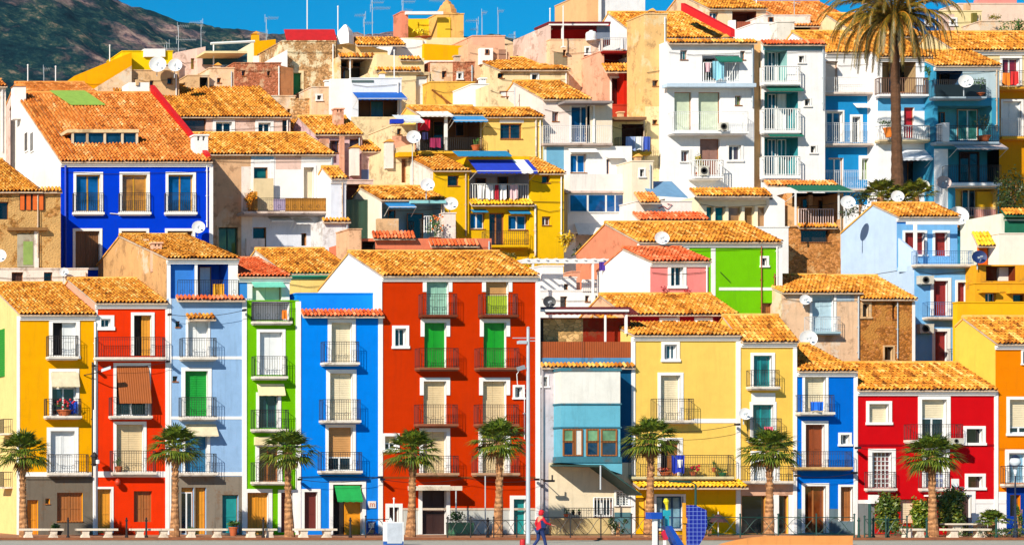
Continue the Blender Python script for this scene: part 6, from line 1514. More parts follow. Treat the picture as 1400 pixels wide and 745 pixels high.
def fan(m, base, d, rnd, pet=0.62, blade=0.78, nb=15, spread=1.25):
    """one fan leaf: stalk along d, then folded blades"""
    d = Vector(d).normalized()
    p1 = Vector(base) + d * pet * rnd.uniform(0.85, 1.15) - Vector((0, 0, 0.06))
    m.k = 0
    m.tube([base, p1], [0.022, 0.012], 4, False)
    s_ = d.cross(Vector((0, 0, 1)))
    s_ = s_.normalized() if s_.length > 0.1 else Vector((1, 0, 0))
    up = s_.cross(d).normalized()
    for i in range(nb):
        a = spread * (2 * i / (nb - 1) - 1)
        bd = (d * math.cos(a) + s_ * math.sin(a)).normalized()
        L = blade * (1 - 0.28 * abs(a) / spread) * rnd.uniform(0.88, 1.1)
        side = (bd.cross(up)).normalized() * 0.042
        a0 = p1 + bd * 0.03
        a1 = p1 + bd * L * 0.55 + up * 0.03 - Vector((0, 0, 0.05 * L))
        a2 = p1 + bd * L - Vector((0, 0, (0.22 + 0.2 * rnd.random()) * L))
        m.poly(a0 - side * 0.3, a1 - side, a1 + up * 0.012, a0); m.poly(a0, a1 + up * 0.012, a1 + side, a0 + side * 0.3)
        m.poly(a1 - side, a2, a1 + up * 0.012); m.poly(a1 + up * 0.012, a2, a1 + side)
def fan_palm(x, y, H, seed, label, R_=1.0):
    rnd = random.Random(seed)
    root = empty('fan_palm', (x, y, 0), label, 'palm tree', 'short fan palms along the promenade'); o = (x, y, 0)
    m = MB()
    pts, rad = [], []
    lean = rnd.uniform(-0.12, 0.12)
    for i in range(15):
        t = i / 14
        pts.append((x + lean * math.sin(t * 2.2), y, H * t)); rad.append(0.27 - 0.13 * min(1, t * 1.6) + (0.07 * max(0, t - 0.72) / 0.28) + rnd.uniform(-0.012, 0.012))
    m.tube(pts, rad, 12)
    for i in range(90):                              # old leaf bases
        t = rnd.uniform(0.45, 1.0); a = rnd.uniform(0, 6.283); z = H * t
        r = 0.14 + 0.06 * max(0, t - 0.72) / 0.28
        c = Vector((x + lean * math.sin(t * 2.2) + r * math.cos(a), y + r * math.sin(a), z))
        m.obox(c, (0.05 * math.sin(a), -0.05 * math.cos(a), 0), (0.03 * math.cos(a), 0.03 * math.sin(a), 0.03), (0.02 * math.cos(a), 0.02 * math.sin(a), 0.07))
    m.build('trunk', BARK, root, o)
    top = Vector(pts[-1])
    m = MB(); q = MB()
    for i in range(54):
        a = i * 2.39996 + rnd.uniform(-0.3, 0.3)
        e = 1.4 - 1.95 * (i / 53) ** 0.95 + rnd.uniform(-0.12, 0.12)
        d = (math.cos(a) * math.cos(e), math.sin(a) * math.cos(e), math.sin(e))
        fan(m, top + Vector((0.1 * d[0], 0.1 * d[1], 0.05)), d, rnd, 0.68 * R_, 0.98 * R_, 12, 1.05)
    for i in range(12):
        a = i * 2.39996; e = -0.75 - 0.5 * rnd.random()
        d = (math.cos(a) * math.cos(e), math.sin(a) * math.cos(e), math.sin(e))
        fan(q, top + Vector((0.12 * d[0], 0.12 * d[1], -0.12)), d, rnd, 0.35, 0.42, 9, 0.9)
    m.build('crown', PALML, root, o); q.build('dead_leaves', PALMD, root, o)
    return root
PALMS = [(33, 614, 'fan palm before the yellow house with the grey ground floor'), (239, 606, 'fan palm between the bright red orange house and the light blue house'), (396, 612, 'fan palm where the lime green and vivid blue houses meet'), (561, 612, 'fan palm before the dark door of the terracotta house'), (680, 598, 'fan palm before the right balcony column of the terracotta house'), (887, 596, 'fan palm before the yellow shop canopy'), (1051, 611, 'fan palm before the black openings of the narrow pale yellow house'), (1276, 618, 'fan palm before the crimson red house')]
for i, (px_, py_, lab) in enumerate(PALMS):
    D = 114.5; fan_palm(wx(px_, D), D - D0, wz(py_ + 6, D), 100 + i, lab, (1.0, 1.0, 1.02, 1.0, 1.0, 1.0, 1.0, 0.98)[i])

def date_palm(px, base_py, crown_py, D, label):
    rnd = random.Random(5)
    x, y = wx(px, D), D - D0; z0, z1 = wz(base_py, D) - 1.5, wz(crown_py, D)
    root = empty('date_palm', (x, y, z0), label, 'palm tree'); o = (x, y, z0)
    m = MB(); pts, rad = [], []
    for i in range(40):
        t = i / 39
        pts.append((x - 0.28 * t, y, z0 + (z1 - z0) * t)); rad.append(0.40 - 0.12 * min(1, t * 2.5) - 0.03 * t + (0.025 if i % 2 else -0.005) + (0.16 * max(0, t - 0.93) / 0.07))
    m.tube(pts, rad, 12); m.build('trunk', plain('dark_palm_bark', 104, 68, 42, 0.9, 0.25, scale=6.0), root, o)
    top = Vector(pts[-1]); m = MB()
    for i in range(84):
        a = i * 2.39996; u = i / 83
        e = 1.3 - 1.8 * u + rnd.uniform(-0.12, 0.12); L = 4.7 * (0.86 + 0.24 * rnd.random()) * (1.0 if u < 0.8 else 0.85)
        hd = Vector((math.cos(a), math.sin(a), 0)); P = []
        p = top + hd * 0.2; ang = e; n = 16
        for k in range(n + 1):
            P.append(p.copy()); p = p + (hd * math.cos(ang) + Vector((0, 0, 1)) * math.sin(ang)) * (L / n)
            ang -= (0.135 + 0.03 * u) * (0.6 + 0.8 * k / n)
            ang = max(ang, -1.45)
        m.tube(P, [0.04 * (1 - k / (n + 1)) + 0.006 for k in range(n + 1)], 4, False)
        sd_ = hd.cross(Vector((0, 0, 1)))
        for k in range(2, n * 3):
            t = k / (n * 3); f = t * n; j = min(n - 1, int(f)); c = P[j].lerp(P[j + 1], f - j); tg = (P[j + 1] - P[j]).normalized()
            l = 0.6 * math.sin(0.4 + 2.4 * t) * rnd.uniform(0.8, 1.15)
            for s_ in (-1, 1):
                b = (tg * 0.9 + sd_ * s_ * 0.5 - Vector((0, 0, 0.3 + 0.25 * rnd.random()))).normalized()
                w = tg * 0.042
                m.poly(c - w, c + b * l * 0.6 - w * 0.6, c + b * l - Vector((0, 0, 0.06)), c + b * l * 0.6 + w * 0.6, c + w)
    m.build('crown', leafmat(104, 92, 18), root, o)
    m = MB()
    for i in range(26):
        a = i * 2.39996; c = top + Vector((math.cos(a) * 0.5, math.sin(a) * 0.5, -0.1 - 0.3 * rnd.random()))
        leafball(m, c, (0.25, 0.25, 0.3), 26, 0.1, rnd)
        m.tube([top, c], 0.02, 4, False)
    m.build('fruit_stalks', leafmat(230, 150, 50), root, o)
    return root
date_palm(1228, 262, 23, 141.5, 'tall date palm with drooping olive fronds above the pale blue house')
def bush(px, pybase, hpx, wpx, D, label, seed, leaf=None, n=700, size=0.16, trunk=True, name='shrub', sph=0.0):
    X, Z, Y = wx(px, D), wz(pybase, D), D - D0; k = D / F; H, W = hpx * k, wpx * k
    rnd = random.Random(seed); root = empty(name, (X, Y, Z - 0.3), label, 'shrub'); o = (X, Y, Z - 0.3)
    m = MB(); cl = max(7, n // 60)
    for i in range(cl):
        c = (X + rnd.uniform(-0.36, 0.36) * W, Y + rnd.uniform(-0.25, 0.25) * W, Z + H * rnd.uniform(0.12, 0.8))
        leafball(m, c, (W * 0.24, W * 0.22, H * 0.22), n // cl, size, rnd, 0.25)
    m.build('foliage', leaf or leafmat(60, 100, 24), root, o)
    m = MB()
    for i in range(4): m.tube([(X + 0.05 * i - 0.1, Y, Z - 0.3), (X + rnd.uniform(-0.3, 0.3) * W, Y, Z + H * 0.7)], [0.05, 0.015], 5)
    m.build('stems', BARK, root, o)
    return root
def low_palm(px, pybase, D, label, seed, R_=1.3, leaf=None):
    rnd = random.Random(seed); x, y, z = wx(px, D), D - D0, wz(pybase, D)
    root = empty('low_palm', (x, y, z - 0.3), label, 'palm shrub'); o = (x, y, z - 0.3)
    m = MB(); m.tube([(x, y, z - 0.3), (x, y, z + 0.35)], [0.25, 0.18], 10); m.build('trunk', BARK, root, o)
    m = MB()
    for i in range(34):
        a = i * 2.39996; e = 1.4 - 1.4 * (i / 33)
        fan(m, Vector((x, y, z + 0.35)), (math.cos(a) * math.cos(e), math.sin(a) * math.cos(e), math.sin(e)), rnd, 0.75 * R_, 0.75 * R_)
    m.build('crown', leaf or PALML, root, o); return root
low_palm(1204, 276, 140.0, 'low fan palm bush left of the tall date palm trunk', 301, 1.0, leafmat(92, 104, 24)); low_palm(1252, 276, 139.8, 'low fan palm bush right of the tall date palm trunk', 302, 1.0, leafmat(92, 104, 24)); low_palm(1228, 282, 139.2, 'low fan palm bush at the very foot of the tall date palm', 305, .8, leafmat(92, 104, 24))
bush(1176, 300, 40, 44, 140.5, 'dark shrub left of the low fan palms by the white dish pole', 303, leafmat(34, 60, 26))
bush(1382, 300, 76, 46, 147.5, 'dark leafy tree between the teal house and the right edge', 304, leafmat(40, 66, 22), 1500, 0.18, name='small_tree')
bush(1214, 728, 58, 30, 116.5, 'dense column shaped shrub left of the fan palm by the crimson house', 311, leafmat(70, 96, 24), 4600, 0.17); bush(1262, 726, 48, 26, 116.0, 'trimmed shrub just behind the fan palm by the crimson house', 312, leafmat(84, 112, 20), 4200, 0.17)
bush(1299, 724, 62, 36, 116.3, 'loose leafy rubber bush right of the fan palm by the crimson house', 313, leafmat(80, 104, 30), 3600, 0.2); low_palm(1357, 722, 114.5, 'low spiky palm bush before the orange house', 314, 0.62)
bush(1240, 732, 16, 60, 114, 'low mound of greenery left of the crimson house benches', 315, leafmat(50, 84, 24), 900, 0.11); bush(1362, 733, 14, 110, 113.8, 'low hedge along the kerb before the orange house', 316, leafmat(44, 76, 24), 1600, 0.11, name='hedge'); bush(1394, 728, 46, 16, 114.6, 'slender young tree before the blue kiosk', 317, leafmat(60, 100, 30), 500, 0.13)
plant(78, 731, 18, 24, 116.5, 'spiky green pot plant beside the brown shutters of the yellow house', seed=320, n=140, size=.16, pothpx=7, pot=DARK); plant(319, 732, 24, 18, 116.2, 'feathery plant in a terracotta pot before the teal door of the light blue house', seed=321, n=160, size=.15, pothpx=12); plant(262, 732, 14, 22, 116.4, 'dark green tub plant before the orange door of the light blue house', seed=322, n=120, size=.13, pothpx=4, pot=plain('green_tub', 30, 120, 70)); plant(370, 733, 14, 12, 116.6, 'small pot plant right of the lime green house orange door', seed=323, n=70, size=.12)
for x_, lab in ((784, 'dark pot left on the low terrace wall under the slanting canopy'), (792, 'dark pot right on the low terrace wall under the slanting canopy')): plant(x_, 704, 10, 6, 117.6, lab, seed=int(x_), n=40, size=.07, pot=DARK, pothpx=5)
plant(774, 706, 16, 10, 117.7, 'thin flowering plant on the low terrace wall under the slanting canopy', seed=331, n=50, size=.08, pothpx=4)
bush(846, 731, 26, 22, 117.5, 'dark shrub in shade at the right of the slanting canopy', 332, leafmat(30, 60, 24), 500, 0.13)

# ---------------------------------------------------------------- street furniture
CONCB = plaster(240, 226, 206, 0.35)
def bench(x0, x1, py, D, label):
    X0, X1, Y = wx(x0, D), wx(x1, D), D - D0; xc = (X0 + X1) / 2
    root = empty('stone_bench', (xc, Y, 0), label, 'bench', 'white stone benches on the promenade'); o = (xc, Y, 0)
    m = MB(); m.box(X0, X1, Y - 0.22, Y + 0.22, 0.36, 0.46); m.build('seat', CONCB, root, o)
    for t in (0.22, 0.78):
        x = X0 + (X1 - X0) * t; m = MB()
        m.prism([(x - 0.22, Y - 0.16, 0), (x + 0.22, Y - 0.16, 0), (x + 0.16, Y - 0.16, 0.18), (x + 0.2, Y - 0.16, 0.359), (x - 0.2, Y - 0.16, 0.359), (x - 0.16, Y - 0.16, 0.18)], (0, 0.32, 0)); m.build('leg', CONCB, root, o)
for a, b, lab in ((25, 86, 'leftmost white bench, before the yellow house'), (104, 160, 'white bench before the left door of the bright red orange house'), (178, 236, 'white bench before the brown window of the bright red orange house'), (247, 310, 'white bench before the grey ground floor of the light blue house'), (333, 377, 'white bench before the lime green house door'), (402, 459, 'white bench before the wine red door of the vivid blue house'), (1234, 1262, 'short white bench left of the crimson house palm trunk'), (1288, 1352, 'long white bench right of the crimson house palm trunk')): bench(a, b, 727, 113.2, lab)
for x_, lab in ((93, 'dark bollard before the brown shutters'), (173, 'dark bollard before the bright red orange house'), (200, 'tall dark bollard before the brown window'), (479, 'dark bollard before the orange garage door'), (360, 'dark bollard before the lime green house'), (667, 'dark bollard before the terracotta house planter'), (1174, 'green bollard at the left of the crimson house'), (1194, 'second green bollard from the left before the crimson house'), (1214, 'third green bollard before the column shaped shrub'), (1267, 'green bollard by the crimson house palm trunk'), (1362, 'green bollard before the orange house')):
    D = 112.8; X, Y = wx(x_, D), D - D0; m = MB(); hh = 0.95
    m.lathe((X, Y, 0), [(0.09, 0), (0.09, 0.08), (0.055, 0.12), (0.045, hh - 0.12), (0.07, hh - 0.1), (0.07, hh - 0.04), (0.03, hh), (0.05, hh + 0.05), (0.01, hh + 0.1)], 10)
    tag(m.build('bollard', GIRON if x_ > 900 else IRON, None, (X, Y, 0)), lab, 'bollard', 'bollards along the kerb')
def fence(x0, x1, D, label, mat, npan, top=0.95):
    X0, X1, Y = wx(x0, D), wx(x1, D), D - D0; root = empty('metal_fence', ((X0 + X1) / 2, Y, 0), label, 'fence'); o = tuple(root.location)
    w_ = (X1 - X0) / npan
    for i in range(npan + 1):
        m = MB(); x = X0 + w_ * i; m.tube([(x, Y, -0.02), (x, Y, top + 0.12)], 0.032, 6); m.lathe((x, Y, top + 0.12), [(0.05, 0), (0.05, 0.04), (0.01, 0.08)], 6); m.build('post', mat, root, o)
    for i in range(npan):
        m = MB(); a, b = X0 + w_ * i, X0 + w_ * (i + 1)
        for z in (top, 0.18): m.tube([(a, Y, z), (b, Y, z)], 0.02, 5)
        for s_ in (0, 1):
            m.tube([(a + (b - a) * t, Y, 0.18 + (top - 0.18) * ((0.5 + 0.5 * math.cos(math.pi * 2 * t)) * 0.95 if s_ else (0.5 - 0.5 * math.cos(math.pi * 2 * t)) * 0.95)) for t in [k / 14 for k in range(15)]], 0.014, 4, False)
        m.build('panel', mat, root, o)
fence(500, 534, 112.7, 'dark curved railing before the vivid blue house sign', IRON, 1); fence(612, 738, 112.7, 'dark wrought railing before the terracotta house', IRON, 4, 0.9); fence(738, 905, 112.6, 'dark wrought railing before the grey bay house and yellow shop', IRON, 4, 1.05); fence(960, 1168, 112.6, 'green wrought railing before the narrow yellow and small blue houses', GIRON, 4, 1.05); fence(1182, 1240, 112.6, 'green railing before the column shaped shrub', GIRON, 2, 0.95)
m = MB(); D = 112.4; X, Y = wx(1189, D), D - D0; m.tube([(X, Y, 0), (X, Y, wz(688, D))], 0.07, 8); m.box(X - 0.12, X + 0.12, Y - 0.12, Y + 0.12, 0, 0.05); tag(m.build('post', GIRON, None, (X, Y, 0)), 'thick green post before the crimson house left corner', 'post')
# tall steel pole
D = 107.0; X, Y = wx(722, D), D - D0; root = empty('lighting_pole', (X, Y, -0.15), 'tall grey steel pole in front of the terracotta house right edge', 'pole'); o = tuple(root.location)
m = MB(); m.tube([(X, Y, -0.15), (X, Y, wz(560, D)), (X, Y, wz(448, D))], [0.10, 0.085, 0.065], 12); m.lathe((X, Y, wz(448, D)), [(0.09, 0), (0.02, 0.06)], 12); m.build('shaft', STEEL, root, o)
m = MB()
for z, l in ((462, 0.75), (466, 0.45)): m.tube([(X - l, Y, wz(z, D)), (X + 0.35, Y, wz(z, D))], 0.025, 6)
m.box(X - 0.5, X - 0.1, Y - 0.1, Y + 0.1, wz(470, D), wz(466, D)); m.build('bracket', STEEL, root, o)
m = MB(); z = wz(503, D); m.obox((X - 0.35, Y, z), (0.16, 0, 0.05), (0, 0.1, 0), (-0.03, 0, 0.09)); m.tube([(X, Y, z), (X - 0.3, Y, z)], 0.03, 6); m.build('floodlight', plain('floodlight_grey', 150, 160, 170), root, o)
m = MB(); m.tube([(X - 0.35, Y, z), (X - 0.55, Y, z - 0.3), (X - 0.52, Y, z - 0.8), (X - 0.15, Y, z - 1.0)], 0.02, 5); m.build('cable', WIRON, root, o)
# curved arm street lamp with round head at the right, bracket lamps
D = 113.0; X, Y = wx(1388, D), D - D0; root = empty('street_lamp', (X, Y, 0), 'slim street lamp with a round head before the orange house', 'street lamp'); o = tuple(root.location)
m = MB(); m.tube([(X, Y, 0), (X, Y, wz(650, D))], [0.06, 0.035], 8); m.lathe((X, Y, 0), [(0.12, 0), (0.12, 0.3), (0.07, 0.4)], 8); m.build('post', plain('navy_paint', 24, 40, 70), root, o)
m = MB(); zc = wz(631, D); m.lathe((X, Y, zc - 0.22), [(0.05, -0.4), (0.12, 0), (0.24, 0.12), (0.26, 0.25), (0.2, 0.4), (0.05, 0.46)], 16); m.build('globe', plain('lamp_globe', 226, 236, 246, 0.2), root, o, True)
m = MB(); m.lathe((X, Y, zc - 0.24), [(0.34, 0), (0.36, 0.03), (0.34, 0.06)], 16); m.lathe((X, Y, zc + 0.22), [(0.26, 0), (0.1, 0.1), (0.02, 0.16)], 12); m.build('lamp_collar', plain('navy_paint', 24, 40, 70), root, o)
D = 113.0; X, Y = wx(951, D), D - D0; root = empty('street_lamp', (X, Y, 0), 'dark street lamp with a flat arm before the yellow shop canopy', 'street lamp'); o = tuple(root.location)
m = MB(); m.tube([(X, Y, 0), (X, Y, wz(662, D))], [0.07, 0.05], 8); m.build('post', GIRON, root, o); m = MB(); m.tube([(X, Y, wz(662, D)), (X - 0.3, Y, wz(658, D)), (X - 0.9, Y, wz(659, D))], 0.03, 6); m.obox((X - 0.8, Y, wz(658, D)), (0.5, 0, -0.02), (0, 0.14, 0), (0, 0, 0.05)); m.build('lamp_arm', GIRON, root, o)
D = 119.2; X, Y = wx(132, D), D - D0; m = MB(); Z = wz(508, D); m.tube([(wx(120, D), -0.02, Z - 0.15), (X, Y, Z - 0.05), (X + 0.25, Y - 0.3, Z + 0.1)], 0.025, 6); m.k = 1; m.obox((X + 0.4, Y - 0.4, Z + 0.12), (0.24, -0.05, 0.08), (0.03, 0.1, 0), (0, 0, 0.08)); tag(m.build('bracket_lamp', [IRON, plain('lamp_globe', 226, 236, 246, 0.2)], None, (X, Y, Z)), 'white bracket street lamp high between the yellow and red orange houses', 'lamp')
X = wx(129, D); Z = wz(628, D); m = MB(); m.lathe((X, Y, Z), [(0.06, -0.35), (0.14, -0.2), (0.16, 0.15), (0.22, 0.17), (0.1, 0.35), (0.02, 0.42)], 8); m.tube([(X, 0, Z + 0.2), (X, Y, Z + 0.4)], 0.02, 5); m.k = 1; m.lathe((X + 0.15, Y - 0.1, Z - 0.12), [(0.1, -0.1), (0.11, 0.1), (0.02, 0.12)], 10); tag(m.build('wall_lantern', [IRON, WIRON], None, (X, Y, Z)), 'black wall lantern low between the yellow and red orange houses', 'lantern')
X, Y = wx(750, 119), -1.0; Z = wz(657, 119); m = MB(); m.tube([(wx(740, 120), -0.01, Z + 0.1), (X, Y, Z), (X + 0.25, Y, Z)], 0.025, 6); m.box(X - 0.25, X + 0.3, Y - 0.08, Y + 0.08, Z - 0.06, Z + 0.06); m.tube([(X + 0.2, Y, Z), (X + 0.2, Y, Z + 0.32)], 0.04, 6); tag(m.build('bracket_lamp', IRON, None, (X, Y, Z)), 'dark bracket lamp on the grey wall left of the cream terrace', 'lamp')
# white information box
D = 104.0; X0, X1, Y = wx(527, D), wx(552, D), D - D0; Zt = wz(713, D); root = empty('information_box', ((X0 + X1) / 2, Y, -0.15), 'white information box with a blue foot at the bottom of the picture', 'sign'); o = tuple(root.location)
m = MB(); m.box(X0, X1, Y, Y + 0.3, 0.02, Zt); m.prism([(X0 + 0.2, Y + 0.1, Zt), (X0 + 0.4, Y + 0.1, Zt), (X0 + 0.3, Y + 0.1, Zt + 0.2)], (0, 0.1, 0)); m.build('cabinet', plain('white_cabinet', 244, 244, 246, 0.4, 0.04), root, o)
m = MB(); m.box(X0 + 0.01, X1 - 0.01, Y + 0.01, Y + 0.29, -0.15, 0.019); m.build('blue_foot', plain('sign_blue', 30, 100, 190), root, o)
m = MB(); m.box(X0 + 0.08, X1 - 0.08, Y - 0.012, Y - 0.001, Zt - 1.02, Zt - 0.06)
m.build('printed_sheet', plain('printed_sheet', 214, 220, 232), root, o)
m = MB(); D = 106.5; X, Y = wx(538.5, D), D - D0; m.tube([(X, Y, -0.15), (X, Y, wz(682, D))], 0.03, 6); m.lathe((X, Y, wz(682, D)), [(0.05, 0), (0.05, 0.05), (0.0, 0.1)], 8); m.box(X - 0.1, X + 0.1, Y - 0.1, Y + 0.1, -0.15, -0.1); tag(m.build('slim_post', WIRON, None, (X, Y, -0.15)), 'slim white post behind the white information box', 'post')
m = MB(); D = 101; X, Y = wx(714.5, D), D - D0; m.lathe((X, Y, -0.15), [(0.12, 0), (0.12, 0.25), (0.1, 0.32), (0.02, 0.36)], 12); tag(m.build('bollard', plain('red_paint', 200, 20, 30), None, (X, Y, -0.15)), 'small red bollard beside the tall steel pole', 'bollard')
# low orange wall bottom right
OW = plaster(240, 160, 92, 0.25)
q = MB(); D = 104.0; Y = D - D0; zt = wz(732, D)
P = [(wx(1166, D), Y, -0.3), (wx(1166, D), Y, zt), (wx(1066, D), Y, zt)] + [(wx(1066 - 90 * t, D), Y, zt - (0.55 * t * t)) for t in (0.2, 0.4, 0.6, 0.8, 1.0)] + [(wx(976, D), Y, -0.3)]
q.prism(P, (0, 0.35, 0)); tag(q.build('low_wall', OW, None, (wx(1100, D), Y, -0.3)), 'low orange wall with a curved end at the bottom right', 'wall')
# playground frame
D = 98.0; Y = D - D0
def pp(x, y, dy=0.0): return (wx(x, D), Y + dy, wz(y, D))
root = empty('climbing_frame', (wx(925, D), Y, -0.15), 'colourful climbing frame with a blue gridded panel and a blue slide', 'play equipment'); o = tuple(root.location)
def netmat():
    m_, n, s = newmat('blue_grid_panel'); v = coords(n)
    x = n.nodes.new('ShaderNodeSeparateXYZ'); n.links.new(v, x.inputs[0])
    def lines(sock):
        a = n.nodes.new('ShaderNodeMath'); a.operation = 'MULTIPLY'; a.inputs[1].default_value = 5.5; n.links.new(sock, a.inputs[0])
        b = n.nodes.new('ShaderNodeMath'); b.operation = 'FRACT'; n.links.new(a.outputs[0], b.inputs[0])
        c = n.nodes.new('ShaderNodeMath'); c.operation = 'LESS_THAN'; c.inputs[1].default_value = 0.11; n.links.new(b.outputs[0], c.inputs[0]); return c.outputs[0]
    a = n.nodes.new('ShaderNodeMath'); a.operation = 'MAXIMUM'; n.links.new(lines(x.outputs[0]), a.inputs[0]); n.links.new(lines(x.outputs[2]), a.inputs[1])
    n.links.new(mixc(n, a.outputs[0], rgb(12, 30, 140), rgb(120, 140, 210)), s.inputs['Base Color']); s.inputs['Roughness'].default_value = 0.4
    return m_
m = MB(); m.prism([pp(*q_) for q_ in ((940, 690), (950, 690), (966, 697), (967, 718), (963, 733), (955, 746), (947, 756), (941, 756))], (0, 0.12, 0)); m.build('climbing_panel', netmat(), root, o)
m = MB(); m.prism([pp(914, 719), pp(918, 718), pp(940, 752), pp(930, 752)], (0, 0.6, 0)); m.build('slide', plain('slide_blue', 20, 80, 190, 0.3), root, o)
m = MB(); m.box(wx(894, D), wx(899, D), Y, Y + 0.15, -0.15, wz(709, D)); m.box(wx(908, D), wx(911, D), Y, Y + 0.1, -0.15, wz(738, D)); m.build('post', WIRON, root, o)
m = MB(); m.box(wx(889, D), wx(904, D), Y - 0.1, Y + 0.4, wz(709, D), wz(700, D)); m.build('play_box', plain('slide_blue', 20, 80, 190, 0.3), root, o)
m = MB(); m.box(wx(937, D), wx(940, D), Y + 0.13, Y + 0.25, -0.15, wz(687, D)); m.obox(pp(938, 711, 0.1), (0.1, 0, 0), (0, 0.05, 0), (0, 0, 0.12)); m.build('orange_post', plain('amber_paint', 246, 170, 40), root, o)
m = MB(); m.tube([pp(917, 697, 0.3), pp(916.5, 690, 0.3), pp(915.5, 685, 0.3), pp(915, 681, 0.3)], [0.05, 0.06, 0.12, 0.06], 8); m.build('yellow_finial', plain('lemon_paint', 240, 220, 20), root, o)
m = MB(); m.box(wx(912, D), wx(921, D), Y + 0.25, Y + 0.35, wz(705, D), wz(697, D)); m.box(wx(914, D), wx(919, D), Y + 0.25, Y + 0.35, wz(720, D), wz(705.2, D)); m.build('turquoise_board', plain('turquoise_paint', 30, 170, 190), root, o)
m = MB(); m.prism([pp(905, 728), pp(909, 724), pp(911, 730), pp(914, 736), pp(909, 738)], (0, 0.1, 0)); m.build('red_board', plain('raspberry_paint', 220, 30, 70), root, o)
m = MB(); m.box(wx(900, D), wx(938, D), Y + 0.3, Y + 0.36, wz(708, D), wz(706.5, D)); m.box(wx(900, D), wx(904, D), Y + 0.2, Y + 0.35, -0.15, wz(722, D)); m.build('crossbar', plain('dark_blue_bar', 40, 60, 100), root, o)
# sunshade and furniture by the yellow wall, terrace chair
D = 116.0; X, Y = wx(982, D), D - D0; root = empty('parasol', (X, Y, 0), 'closed dark parasol against the yellow shop wall', 'parasol'); o = (X, Y, 0)
m = MB(); m.tube([(X, Y, 0), (X, Y, 1.3)], 0.025, 6); m.build('pole', WIRON, root, o); m = MB(); m.lathe((X, Y, 0.75), [(0.5, 0), (0.42, 0.12), (0.2, 0.32), (0.03, 0.42)], 10); m.build('canopy', plain('plum_canvas', 70, 40, 50, 0.9), root, o)
bush(970, 731, 30, 14, 116.2, 'dark upright conifer beside the closed parasol', 340, leafmat(24, 56, 34), 500, 0.1)
def chair(px, py, D, label, s_=1.0):
    X, Z, Y = wx(px, D), wz(py, D), D - D0; root = empty('garden_chair', (X, Y, Z), label, 'chair'); o = (X, Y, Z)
    m = MB(); m.box(X - 0.2, X + 0.2, Y - 0.2, Y + 0.2, Z + 0.4, Z + 0.44); m.build('seat', WIRON, root, o)
    m = MB(); m.box(X - 0.2, X + 0.2, Y + 0.17, Y + 0.2, Z + 0.44, Z + 0.86); m.build('backrest', WIRON, root, o)
    for a in (-1, 1):
        for b in (-1, 1): m = MB(); m.box(X + a * 0.18 - 0.02, X + a * 0.18 + 0.02, Y + b * 0.18 - 0.02, Y + b * 0.18 + 0.02, Z, Z + 0.399); m.build('leg', WIRON, root, o)
chair(1309, 676, 117.8, 'white chair raised on the porch of the crimson house'); 
q = MB(); q.box(wx(1296, 118), wx(1322, 118), -2.4, -0.02, wz(678.5, 118), wz(676.2, 118)); tag(q.build('porch_slab', TRIM, None, (wx(1309, 118), -1.2, wz(677, 118))), 'thin white porch slab over the dark door of the crimson house', 'slab')
def table(px, D, label):
    X, Y = wx(px, D), D - D0; root = empty('stone_table', (X, Y, 0), label, 'table'); o = (X, Y, 0)
    m = MB(); m.box(X - 0.6, X + 0.6, Y - 0.35, Y + 0.35, 0.62, 0.7); m.build('tabletop', CONCB, root, o); m = MB(); m.box(X - 0.25, X + 0.25, Y - 0.2, Y + 0.2, 0, 0.619); m.build('pedestal', CONCB, root, o)
table(1306, 115.2, 'white stone table left before the dark door of the crimson house'); table(1340, 115.2, 'white stone table right before the low spiky palm')

# ---------------------------------------------------------------- person walking on the road
def skin_mesh(name, joints, edges, mat, parent, org, sub=2, root_i=0):
    me = bpy.data.meshes.new(name); me.from_pydata([j[0] for j in joints], edges, []); me.update()
    ob = bpy.data.objects.new(name, me); COL.objects.link(ob)
    sk = ob.modifiers.new('skin', 'SKIN'); sk.use_smooth_shade = True; sk.branch_smoothing = 0.3
    for i, j in enumerate(joints):
        r = j[1]; me.skin_vertices[0].data[i].radius = r if isinstance(r, tuple) else (r, r)
    me.skin_vertices[0].data[root_i].use_root = True
    ss = ob.modifiers.new('sub', 'SUBSURF'); ss.levels = sub; ss.render_levels = sub
    dg = bpy.context.evaluated_depsgraph_get(); dg.update()
    me2 = bpy.data.meshes.new_from_object(ob.evaluated_get(dg)); bpy.data.objects.remove(ob)
    me2.materials.clear(); me2.materials.append(mat)
    o2 = bpy.data.objects.new(name, me2); COL.objects.link(o2); o2.parent = parent
    return o2
D = 94.0; X, Y = wx(738, D), D - D0
proot = empty('person', (X, Y, -0.15), 'person in a red hooded jacket and dark blue trousers walking by the tall pole', 'person')
SKIN = plain('skin', 224, 168, 136, 0.5); JK = plain('red_jacket', 214, 10, 36, 0.8); TR = plain('navy_trousers', 24, 50, 110, 0.8); SH = plain('dark_shoe', 40, 36, 44, 0.6)
